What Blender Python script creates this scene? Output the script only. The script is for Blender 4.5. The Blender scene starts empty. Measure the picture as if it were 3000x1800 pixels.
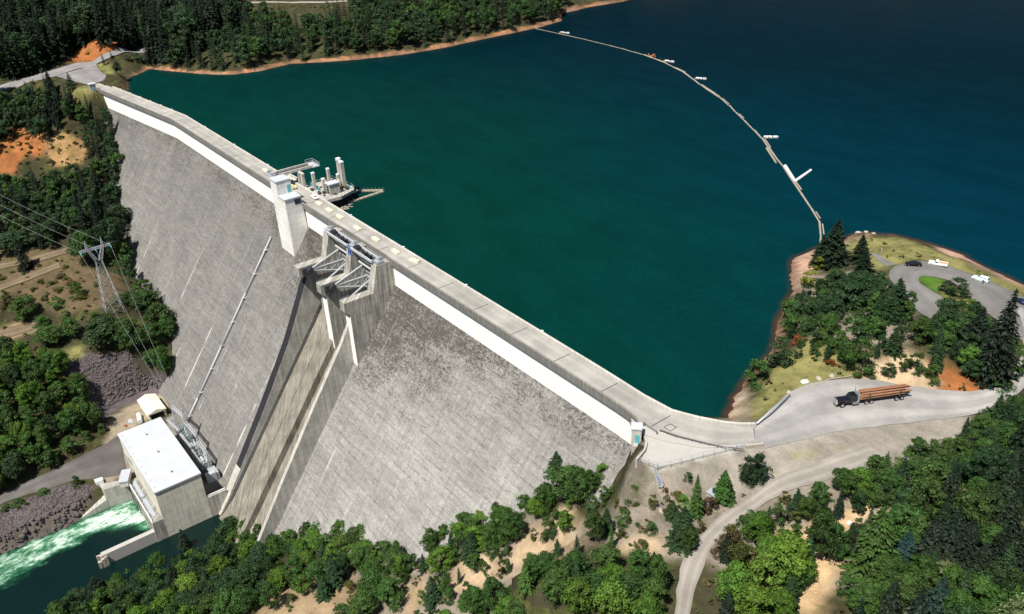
import bpy, bmesh, math, random
import numpy as np
from mathutils import Vector, Matrix
SC = bpy.context.scene
COL = SC.collection
R = math.radians
# ------------------------------------------------------------------ camera
cam = bpy.data.objects.new('camera', bpy.data.cameras.new('camera'))
COL.objects.link(cam); SC.camera = cam
_M = [[0.607257, 0.793294, -0.043871], [0.363607, -0.326584, -0.872429], [-0.70642, 0.513837, -0.486767]]   # rows: right, down, forward in world axes
cam.matrix_world = Matrix(((_M[0][0], -_M[1][0], -_M[2][0], 0.0), (_M[0][1], -_M[1][1], -_M[2][1], -135.4),
                           (_M[0][2], -_M[1][2], -_M[2][2], 130.0), (0, 0, 0, 1)))
cam.data.sensor_width = 36.0; cam.data.lens = 31.0118
cam.data.clip_start = 1.0; cam.data.clip_end = 12000.0
# ------------------------------------------------------------------ sky, sun, exposure
SUN = Vector((0.161, -0.463, 0.872)).normalized()
elev = math.asin(SUN.z); azi = math.atan2(SUN.x, SUN.y)
world = bpy.data.worlds.new('World'); SC.world = world; world.use_nodes = True
wn = world.node_tree
bg = wn.nodes['Background']; sky = wn.nodes.new('ShaderNodeTexSky')
sky.sky_type = 'NISHITA'; sky.sun_disc = False; sky.sun_elevation = elev; sky.sun_rotation = azi
sky.air_density = 1.0; sky.dust_density = 0.6
wn.links.new(sky.outputs[0], bg.inputs['Color']); bg.inputs['Strength'].default_value = 0.055
sl = bpy.data.lights.new('sun', 'SUN'); sl.energy = 5.0; sl.angle = R(0.5); sl.color = (1.0, 0.955, 0.88)
so = bpy.data.objects.new('sun', sl); COL.objects.link(so)
so.rotation_euler = (-SUN).to_track_quat('-Z', 'Y').to_euler(); so.location = (0, -300, 500)
SC.view_settings.view_transform = 'Standard'; SC.view_settings.look = 'None'
SC.view_settings.exposure = 0.48; SC.view_settings.gamma = 1.0
# ------------------------------------------------------------------ helpers
ORG = {}
def link(o, parent=None):
    COL.objects.link(o)
    if parent is not None: o.parent = parent
    return o
def tag(o, label=None, cat=None, group=None, kind=None):
    for k, v in (('label', label), ('category', cat), ('group', group), ('kind', kind)):
        if v: o[k] = v
    return o
def thing(name, label, cat, loc=(0, 0, 0), rz=0.0, group=None):
    o = bpy.data.objects.new(name, None); o.empty_display_size = 1.0
    link(o); o.location = loc; o.rotation_euler = (0, 0, rz); ORG[o] = Vector(loc)
    return tag(o, label, cat, group)
class MB:
    """collects boxes, tubes and prisms into one mesh"""
    def __init__(s): s.v = []; s.f = []
    def add(s, vs, fs):
        n = len(s.v); s.v += [tuple(p) for p in vs]; s.f += [tuple(i+n for i in f) for f in fs]; return s
    def box(s, x0, x1, y0, y1, z0, z1):
        return s.add([(x0, y0, z0), (x1, y0, z0), (x1, y1, z0), (x0, y1, z0), (x0, y0, z1), (x1, y0, z1), (x1, y1, z1), (x0, y1, z1)],
                     [(3, 2, 1, 0), (4, 5, 6, 7), (0, 1, 5, 4), (1, 2, 6, 5), (2, 3, 7, 6), (3, 0, 4, 7)])
    def obox(s, c, u, w, a, b, z0, z1):
        """box centred on c (x, y), half sizes a along unit u and b along unit w"""
        q = [(c[0]+i*a*u[0]+j*b*w[0], c[1]+i*a*u[1]+j*b*w[1]) for i, j in ((-1, -1), (1, -1), (1, 1), (-1, 1))]
        return s.slab(q, z0, z1)
    def slab(s, q, z0, z1):
        n = len(q)
        lo = [z0]*n if not hasattr(z0, '__len__') else z0
        hi = [z1]*n if not hasattr(z1, '__len__') else z1
        vs = [(p[0], p[1], lo[i]) for i, p in enumerate(q)]+[(p[0], p[1], hi[i]) for i, p in enumerate(q)]
        return s.add(vs, [tuple(range(n-1, -1, -1)), tuple(range(n, 2*n))]+[(i, (i+1) % n, n+(i+1) % n, n+i) for i in range(n)])
    def prism_x(s, prof, x0, x1):
        """profile of (y, z) points extruded along x"""
        n = len(prof)
        vs = [(x0, y, z) for y, z in prof]+[(x1, y, z) for y, z in prof]
        return s.add(vs, [tuple(range(n)), tuple(range(2*n-1, n-1, -1))]+[(i, n+i, n+(i+1) % n, (i+1) % n) for i in range(n)])
    def tube(s, p, q, r, n=6, r2=None, cap=True):
        p = Vector(p); q = Vector(q); d = (q-p)
        if d.length < 1e-6: return s
        d.normalize(); a = d.orthogonal().normalized(); b = d.cross(a); r2 = r if r2 is None else r2
        vs = [p+(a*math.cos(t)+b*math.sin(t))*r for t in [2*math.pi*i/n for i in range(n)]]
        vs += [q+(a*math.cos(t)+b*math.sin(t))*r2 for t in [2*math.pi*i/n for i in range(n)]]
        fs = [(i, (i+1) % n, n+(i+1) % n, n+i) for i in range(n)]
        if cap: fs += [tuple(range(n-1, -1, -1)), tuple(range(n, 2*n))]
        return s.add(vs, fs)
    def build(s, name, mat, parent=None, local=False, smooth=False, bevel=0.0):
        me = bpy.data.meshes.new(name)
        o0 = Vector((0, 0, 0)) if (parent is None or local) else ORG.get(parent, Vector((0, 0, 0)))
        me.from_pydata([(v[0]-o0.x, v[1]-o0.y, v[2]-o0.z) for v in s.v], [], s.f); me.update()
        bm = bmesh.new(); bm.from_mesh(me); bmesh.ops.recalc_face_normals(bm, faces=bm.faces)
        if bevel: bmesh.ops.bevel(bm, geom=[e for e in bm.edges], offset=bevel, segments=1, affect='EDGES', clamp_overlap=True)
        bm.to_mesh(me); bm.free()
        if smooth: me.polygons.foreach_set('use_smooth', [True]*len(me.polygons))
        me.materials.append(mat)
        o = bpy.data.objects.new(name, me); link(o, parent); ORG[o] = o0
        return o
def grid_mesh(name, V, F, mat, attrs=()):
    me = bpy.data.meshes.new(name); me.from_pydata(V, [], F); me.update()
    me.polygons.foreach_set('use_smooth', [True]*len(me.polygons))
    for an, at, vals in attrs:
        a = me.attributes.new(an, at, 'POINT')
        a.data.foreach_set('color' if at == 'FLOAT_COLOR' else 'value', np.asarray(vals, dtype=np.float32).ravel())
    me.materials.append(mat)
    return link(bpy.data.objects.new(name, me))
# ------------------------------------------------------------------ materials
class G:
    def __init__(s, name):
        s.m = bpy.data.materials.new(name); s.m.use_nodes = True; s.t = s.m.node_tree; s.p = s.t.nodes['Principled BSDF']
        s.pos = s.n('ShaderNodeNewGeometry').outputs['Position']
    def n(s, t, **k):
        x = s.t.nodes.new(t)
        for a, b in k.items(): setattr(x, a, b)
        return x
    def put(s, sock, v):
        if isinstance(v, bpy.types.NodeSocket): s.t.links.new(v, sock)
        elif hasattr(v, '__len__') and len(v) == 3 and len(sock.default_value) == 4: sock.default_value = (*v, 1)
        else: sock.default_value = v
    def ma(s, op, a, b=0.0, c=None, clamp=False):
        x = s.n('ShaderNodeMath', operation=op, use_clamp=clamp); s.put(x.inputs[0], a); s.put(x.inputs[1], b)
        if c is not None: s.put(x.inputs[2], c)
        return x.outputs[0]
    def mix(s, f, a, b, kind='MIX'):
        x = s.n('ShaderNodeMix', data_type='RGBA', blend_type=kind); s.put(x.inputs[0], f); s.put(x.inputs[6], a); s.put(x.inputs[7], b)
        return x.outputs[2]
    def noise(s, scale, detail=4, rough=.6, vec=None, sc3=None):
        v = vec or s.pos
        if sc3:
            mp = s.n('ShaderNodeMapping'); s.put(mp.inputs[0], v); mp.inputs['Scale'].default_value = sc3; v = mp.outputs[0]
        x = s.n('ShaderNodeTexNoise'); s.put(x.inputs['Vector'], v); x.inputs['Scale'].default_value = scale
        x.inputs['Detail'].default_value = detail; x.inputs['Roughness'].default_value = rough
        return x.outputs['Fac']
    def rng(s, v, a, b, c=0.0, d=1.0):
        x = s.n('ShaderNodeMapRange', interpolation_type='SMOOTHSTEP'); s.put(x.inputs[0], v)
        for i, q in enumerate((a, b, c, d)): s.put(x.inputs[i+1], q)
        return x.outputs[0]
    def xyz(s, v=None):
        x = s.n('ShaderNodeSeparateXYZ'); s.put(x.inputs[0], v or s.pos); return x.outputs
    def comb(s, a, b, c):
        x = s.n('ShaderNodeCombineXYZ'); s.put(x.inputs[0], a); s.put(x.inputs[1], b); s.put(x.inputs[2], c); return x.outputs[0]
    def val(s, col, v):
        x = s.n('ShaderNodeHueSaturation'); s.put(x.inputs['Value'], v); s.put(x.inputs['Color'], col); return x.outputs[0]
    def bump(s, h, st, dist):
        x = s.n('ShaderNodeBump'); x.inputs['Strength'].default_value = st; x.inputs['Distance'].default_value = dist; s.put(x.inputs['Height'], h)
        s.put(s.p.inputs['Normal'], x.outputs[0])
    def done(s, col, rough=.85, metal=0.0, spec=.3):
        s.put(s.p.inputs['Base Color'], col); s.put(s.p.inputs['Roughness'], rough); s.p.inputs['Metallic'].default_value = metal
        s.p.inputs['Specular IOR Level'].default_value = spec
        return s.m
def plain(name, col, rough=.7, var=.18, scale=.8, metal=0.0, spec=.35):
    g = G(name)
    tc = g.n('ShaderNodeTexCoord').outputs['Object']
    k = g.ma('ADD', g.ma('MULTIPLY', g.noise(scale, 5, .65, tc), 2*var), 1-var)
    return g.done(g.val(col, k), rough, metal, spec)
def concrete(name, col, streak=.35, lift=2.3, stain_shade=.25):
    """weathered board-formed concrete: lift lines, vertical run-off streaks, blotches"""
    g = G(name); X = g.xyz()
    h = g.ma('ADD', X[0], X[1])
    st = g.noise(1.0, 5, .6, g.comb(g.ma('MULTIPLY', h, 1.3), 0.0, g.ma('MULTIPLY', X[2], .07)))
    bl = g.noise(.16, 6, .65)
    fine = g.noise(1.6, 4, .7)
    k = g.ma('ADD', g.ma('MULTIPLY', g.rng(st, .3, .7), streak), 1-streak*.6)
    k = g.ma('MULTIPLY', k, g.ma('ADD', g.ma('MULTIPLY', g.rng(bl, .3, .7), stain_shade), 1-stain_shade*.6))
    k = g.ma('MULTIPLY', k, g.ma('ADD', g.ma('MULTIPLY', fine, .3), .85))
    if lift:
        fr = g.ma('ABSOLUTE', g.ma('SUBTRACT', g.ma('FRACT', g.ma('DIVIDE', X[2], lift)), .5))
        k = g.ma('MULTIPLY', k, g.rng(fr, .455, .49, 1.0, .72))
    return g.done(g.val(col, k), .9)
def dam_face():
    g = G('dam_face_concrete'); X = g.xyz(); x, y, z = X[0], X[1], X[2]
    # contraction joints every 19 m, lifts every 2.3 m, with a random tone per panel
    ju = g.ma('DIVIDE', g.ma('ADD', x, 138.0), 19.0); lu = g.ma('DIVIDE', z, 2.3); pu = g.ma('DIVIDE', g.ma('ADD', x, 138.0), 6.3333)
    wn_ = g.n('ShaderNodeTexWhiteNoise', noise_dimensions='3D')
    g.put(wn_.inputs[0], g.comb(g.ma('FLOOR', ju), 0.0, g.ma('FLOOR', lu)))
    jd = g.ma('ABSOLUTE', g.ma('SUBTRACT', g.ma('FRACT', ju), .5)); ld = g.ma('ABSOLUTE', g.ma('SUBTRACT', g.ma('FRACT', lu), .5)); pd = g.ma('ABSOLUTE', g.ma('SUBTRACT', g.ma('FRACT', pu), .5))
    wob = g.noise(.35, 4, .6)
    st = g.noise(1.0, 5, .62, g.comb(g.ma('MULTIPLY', x, .8), 0.0, g.ma('MULTIPLY', z, .05)))
    bl = g.noise(.05, 6, .6); fine = g.noise(.9, 6, .75)
    k = g.ma('ADD', g.ma('MULTIPLY', wn_.outputs[0], .13), .93)
    k = g.ma('MULTIPLY', k, g.ma('ADD', g.ma('MULTIPLY', g.rng(st, .28, .72), .26), .85))
    k = g.ma('MULTIPLY', k, g.ma('ADD', g.ma('MULTIPLY', g.rng(bl, .3, .7), .22), .88))
    grain = g.noise(2.2, 3, .7); band = g.noise(.6, 4, .7, sc3=(.25, 1, 1.5))
    k = g.ma('MULTIPLY', k, g.ma('ADD', g.ma('MULTIPLY', fine, 1.0), .5))
    k = g.ma('MULTIPLY', k, g.ma('ADD', g.ma('MULTIPLY', g.rng(grain, .25, .75), .42), .79))
    k = g.ma('MULTIPLY', k, g.ma('ADD', g.ma('MULTIPLY', g.rng(band, .3, .7), .30), .85))
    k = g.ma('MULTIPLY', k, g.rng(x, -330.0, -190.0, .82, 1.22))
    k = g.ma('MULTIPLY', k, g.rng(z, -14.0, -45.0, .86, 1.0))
    col = g.val((.222, .214, .198), k)
    # brown lichen: strongest under the crest on both sides of the spillway, thinning downward and outward
    top = g.rng(z, -62.0, -16.0)
    dx = g.ma('DIVIDE', g.ma('ADD', x, 255.0), 62.0)
    near = g.ma('POWER', 2.718, g.ma('MULTIPLY', g.ma('MULTIPLY', dx, dx), -1.0))
    amt = g.ma('MULTIPLY', top, g.ma('ADD', g.ma('MULTIPLY', near, .58), .17))
    amt = g.ma('ADD', amt, g.ma('MULTIPLY', g.rng(z, -19.0, -12.5), .22))
    spk = g.noise(.85, 8, .82, sc3=(1, 1, 1.3)); cl = g.noise(.13, 4, .6, sc3=(.7, 1, 1.6))
    spk2 = g.noise(2.3, 5, .8, sc3=(1, 1, 1.2))
    mixn = g.ma('ADD', g.ma('ADD', g.ma('MULTIPLY', g.rng(spk, .34, .66), .50), g.ma('MULTIPLY', g.rng(spk2, .36, .64), .32)), g.ma('MULTIPLY', g.rng(cl, .35, .65), .18))
    lich = g.rng(g.ma('SUBTRACT', mixn, g.ma('SUBTRACT', 1.0, g.ma('MINIMUM', amt, .66))), -.10, .14)
    clean = g.ma('MULTIPLY', g.rng(ld, .44, .49, 1.0, .62), g.rng(jd, .488, .496, 1.0, .5))
    lich = g.ma('MULTIPLY', lich, clean)
    col = g.mix(g.ma('MULTIPLY', lich, .80), col, (.040, .031, .024))
    # fine dark dribble along the lifts
    dl = g.ma('MULTIPLY', g.rng(ld, .43, .485), g.rng(g.noise(.45, 6, .75, sc3=(.7, 1, .5)), .40, .60))
    col = g.mix(g.ma('MULTIPLY', dl, .78), col, (.055, .048, .04))
    ll = g.ma('MULTIPLY', g.rng(g.ma('FRACT', lu), .03, .10, 1.0, 0.0), g.rng(g.noise(.4, 4, .7, sc3=(1, 1, .3)), .45, .6))
    col = g.mix(g.ma('MULTIPLY', ll, .30), col, (.5, .49, .46))
    # pale lime lines down the joints, broken up; some joints only
    js = g.n('ShaderNodeTexWhiteNoise', noise_dimensions='1D'); g.put(js.inputs['W'], g.ma('ROUND', ju))
    lm = g.ma('MULTIPLY', g.rng(jd, .472, .486), g.rng(g.ma('ADD', g.noise(.07, 3, .6), g.ma('MULTIPLY', js.outputs[0], .22)), .60, .74))
    lm = g.ma('MULTIPLY', lm, g.rng(z, -30.0, -70.0, .10, 1.0))
    lm = g.ma('MULTIPLY', lm, g.rng(x, -270.0, -190.0, 1.0, .25))
    col = g.mix(g.ma('MULTIPLY', lm, .75), col, (.58, .57, .54))
    lp = g.ma('MULTIPLY', g.rng(pd, .472, .49), g.rng(g.noise(.13, 4, .6, g.comb(x, 7.0, z)), .6, .72))
    col = g.mix(g.ma('MULTIPLY', lp, .55), col, (.5, .48, .45))
    g.bump(fine, .35, .25)
    return g.done(col, .92)
def ground_mat():
    g = G('land'); a = g.n('ShaderNodeAttribute', attribute_name='cover').outputs['Color']
    v = g.n('ShaderNodeAttribute', attribute_name='veg').outputs['Fac']
    n1 = g.noise(.09, 6, .62); n2 = g.noise(.5, 6, .7); n3 = g.noise(2.2, 4, .7)
    k = g.ma('MULTIPLY', g.ma('ADD', g.ma('MULTIPLY', g.rng(n1, .3, .7), .5), .72), g.ma('ADD', g.ma('MULTIPLY', n2, .7), .65))
    k = g.ma('MULTIPLY', k, g.ma('ADD', g.ma('MULTIPLY', n3, .6), .7))
    col = g.val(a, k)
    gr = g.ma('MULTIPLY', g.rng(g.noise(.22, 7, .72), .50, .60), v)
    col = g.mix(gr, col, g.mix(g.rng(n2, .35, .65), (.045, .06, .015), (.10, .10, .03)))
    g.bump(g.ma('ADD', n2, n3), .6, .5)
    return g.done(col, .95, spec=.1)
def road_mat(name, col, tracks=.12):
    g = G(name); n1 = g.noise(.12, 5, .6); n2 = g.noise(1.1, 5, .7)
    ua = g.n('ShaderNodeAttribute', attribute_name='across').outputs['Fac']
    tr = g.ma('ABSOLUTE', g.ma('SUBTRACT', g.ma('FRACT', g.ma('MULTIPLY', ua, 2.0)), .5))
    k = g.ma('MULTIPLY', g.ma('ADD', g.ma('MULTIPLY', g.rng(n1, .3, .7), .26), .87), g.ma('ADD', g.ma('MULTIPLY', n2, .3), .85))
    k = g.ma('MULTIPLY', k, g.rng(tr, .08, .3, 1+tracks, 1-tracks))
    k = g.ma('MULTIPLY', k, g.ma('ADD', g.ma('MULTIPLY', g.rng(g.noise(.04, 5, .65), .3, .7), .26), .87))
    g.bump(n2, .3, .1)
    return g.done(g.val(col, k), .92, spec=.15)
def foliage_mat():
    g = G('foliage'); oi = g.n('ShaderNodeObjectInfo')
    tc = g.n('ShaderNodeTexCoord').outputs['Object']
    n1 = g.noise(.55, 3, .6, tc); n2 = g.noise(2.6, 2, .6, tc)
    k = g.ma('MULTIPLY', g.ma('ADD', g.ma('MULTIPLY', g.rng(n1, .32, .68), .7), .62), g.ma('ADD', g.ma('MULTIPLY', n2, .8), .6))
    tn = g.n('ShaderNodeAttribute', attribute_name='tint').outputs['Color']
    col = g.val(g.mix(1.0, oi.outputs['Color'], tn, 'ADD'), k)
    hs = g.n('ShaderNodeHueSaturation'); g.put(hs.inputs['Color'], col); g.put(hs.inputs['Hue'], g.ma('ADD', g.ma('MULTIPLY', n1, .06), .47))
    g.done(hs.outputs[0], .6, spec=.22)
    tr = g.n('ShaderNodeBsdfTranslucent'); g.put(tr.inputs['Color'], g.val(hs.outputs[0], 1.3))
    mx = g.n('ShaderNodeMixShader'); mx.inputs[0].default_value = .18
    g.t.links.new(g.p.outputs[0], mx.inputs[1]); g.t.links.new(tr.outputs[0], mx.inputs[2])
    g.t.links.new(mx.outputs[0], g.t.nodes['Material Output'].inputs['Surface'])
    return g.m
def lake_mat():
    g = G('lake_water'); sh = g.n('ShaderNodeAttribute', attribute_name='depth').outputs['Fac']
    n1 = g.noise(.012, 3, .5)
    x = g.xyz(); w0 = g.ma('MULTIPLY', g.ma('SUBTRACT', n1, .5), 60.0)
    # silty green water by the dam, clearer blue water out in the open, vignette and view-angle darkening painted in up the valley
    water_vignette = g.mix(g.rng(g.ma('ADD', w0, g.ma('ADD', x[1], g.ma('MULTIPLY', x[0], .55))), -110.0, 130.0), (.0012, .0265, .0215), (.0008, .0235, .040))
    water_vignette = g.mix(g.rng(g.ma('ADD', w0, g.ma('SUBTRACT', x[1], g.ma('MULTIPLY', x[0], .35))), 120.0, 480.0), water_vignette, (.0007, .0095, .0155))
    rip = g.noise(.9, 4, .75, sc3=(1, 1.5, 1)); ws = g.noise(.035, 4, .65, sc3=(1, 2.2, 1))
    water_vignette = g.val(water_vignette, g.ma('MULTIPLY', g.ma('ADD', g.ma('MULTIPLY', rip, .8), .6), g.ma('ADD', g.ma('MULTIPLY', g.rng(ws, .3, .7), .22), .89)))
    col = g.mix(g.ma('MULTIPLY', g.rng(sh, 1.5, .1), g.rng(g.noise(.05, 3, .6), .35, .65, .25, 1.0)), water_vignette, (.05, .026, .018))
    w = g.ma('ADD', g.noise(.5, 3, .6, sc3=(1, 1.6, 1)), g.ma('MULTIPLY', g.noise(2.2, 3, .6), .5))
    g.bump(w, .18, .25)
    g.p.inputs['IOR'].default_value = 1.018
    return g.done(col, .16, spec=.5)
def river_mat():
    g = G('river_water'); f = g.n('ShaderNodeAttribute', attribute_name='foam').outputs['Fac']
    n1 = g.noise(.22, 7, .72, sc3=(1.5, .55, 1)); n2 = g.noise(.9, 6, .75, sc3=(1.4, .7, 1))
    s = g.ma('ADD', g.ma('MULTIPLY', n1, .65), g.ma('MULTIPLY', n2, .35))
    m = g.rng(g.ma('ADD', g.ma('MULTIPLY', g.ma('SUBTRACT', s, .5), 2.9), g.ma('MULTIPLY', f, .72)), .42, 1.05)
    m2 = g.rng(g.ma('ADD', g.ma('MULTIPLY', g.ma('SUBTRACT', s, .5), 1.9), g.ma('MULTIPLY', f, .88)), .16, .80)
    col = g.mix(m2, (.0012, .011, .009), (.03, .16, .075))
    col = g.mix(m, col, (.70, .82, .72))
    g.bump(s, .8, .6)
    g.done(col, g.mix(m2, (.12, .12, .12), (.6, .6, .6)), spec=.3)
    return g.m
MATS = dict(
    face=dam_face(), land=ground_mat(), leaf=foliage_mat(), lake=lake_mat(), river=river_mat(),
    white=concrete('pale_crest_wall_concrete', (.96, .935, .87), .13, 0, .07), conc=concrete('grey_concrete', (.43, .415, .37), .45, 2.3, .35),
    pier=concrete('pier_concrete', (.37, .355, .31), .85, 2.3, .45), fascia=concrete('stained_parapet_concrete', (.20, .195, .175), .5, 0, .3),
    chute=concrete('chute_concrete', (.225, .205, .17), .6, 0, .55), pale=concrete('pale_concrete', (.50, .48, .43), .3, 0, .25), tower=concrete('tower_concrete', (.82, .80, .75), .22, 2.3, .15),
    wallc=concrete('powerhouse_wall_concrete', (.66, .63, .53), .3, 3.1, .25), deck=road_mat('crest_road_surface', (.33, .315, .285), .06),
    asphalt=road_mat('asphalt', (.17, .162, .155), .05), yard=road_mat('dark_asphalt', (.115, .105, .10), .06), highway=road_mat('grey_highway', (.235, .225, .22), .05), gravel=road_mat('gravel_road', (.285, .275, .26), .10), dirt=road_mat('dirt_road', (.275, .25, .22), .09),
    track=road_mat('dirt_track_earth', (.165, .125, .08), .12), roofw=plain('white_roof', (.47, .49, .52), .6, .16, .15), roofg=plain('grey_roof', (.40, .42, .45), .6, .1, .5),
    cream=plain('cream_sheet_metal', (.78, .72, .58), .6, .08, .5), steel=plain('galvanised_steel', (.42, .44, .47), .5, .2, 1.0, .3), paving=plain('apron_paving', (.40, .385, .35), .9, .14, .5), lsteel=plain('light_painted_steel', (.42, .44, .46), .5, .15, 1.0), dsteel=plain('dark_steel', (.05, .05, .055), .55, .2, 1.0),
    blue=plain('blue_paint', (.06, .13, .42), .5, .1), turq=plain('turquoise_paint', (.12, .42, .45), .5, .12), yellow=plain('pale_yellow_paint', (.75, .62, .30), .6, .12), yconc=plain('yellowish_concrete_block', (.80, .72, .48), .8, .1),
    orange=plain('orange_rust', (.32, .12, .05), .8, .3), black=plain('black_gloss_paint', (.008, .008, .01), .15, .05, 1, 0, .6), navy=plain('navy_paint', (.01, .015, .05), .2, .05, 1, 0, .6), carw=plain('white_car_paint', (.78, .78, .76), .25, .03), carb=plain('pale_blue_car_paint', (.60, .72, .76), .25, .03),
    glass=plain('dark_window_glass', (.012, .015, .02), .08, .05, 1, 0, .6), tyre=plain('tyre_rubber', (.015, .015, .015), .8, .1), chrome=plain('chrome', (.7, .7, .72), .2, .05, 1, .9), wood=plain('bleached_log', (.30, .265, .21), .85, .35, .5), bark=plain('brown_log_bark', (.27, .135, .075), .9, .5, .6), cutw=plain('cut_log_end', (.45, .22, .08), .8, .2),
    trunk=plain('tree_bark', (.06, .045, .035), .9, .3), stain_shade=concrete('shadow_dark_concrete', (.022, .022, .027), .4, 0, .3), brown=concrete('brown_stain_shade_concrete', (.06, .038, .022), .5, 0, .4), rock=plain('dark_rubble', (.095, .08, .08), .95, .5, .35), rocky=plain('pale_rock', (.38, .34, .29), .95, .3, .5), skin=plain('skin', (.45, .26, .18), .6, .05), shirt=plain('white_shirt', (.75, .75, .78), .8, .05), trouser=plain('dark_trousers', (.03, .035, .06), .8, .1), hair=plain('dark_hair', (.02, .015, .01), .7, .1),
    hull=plain('white_boat_hull', (.78, .79, .78), .3, .04), cable=plain('aluminium_cable', (.35, .4, .4), .4, .1, 1, .3), grate=plain('steel_grating', (.33, .36, .42), .6, .2, 2.0), shade=plain('void_black', (.012, .012, .012), .95, .1),
)

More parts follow.
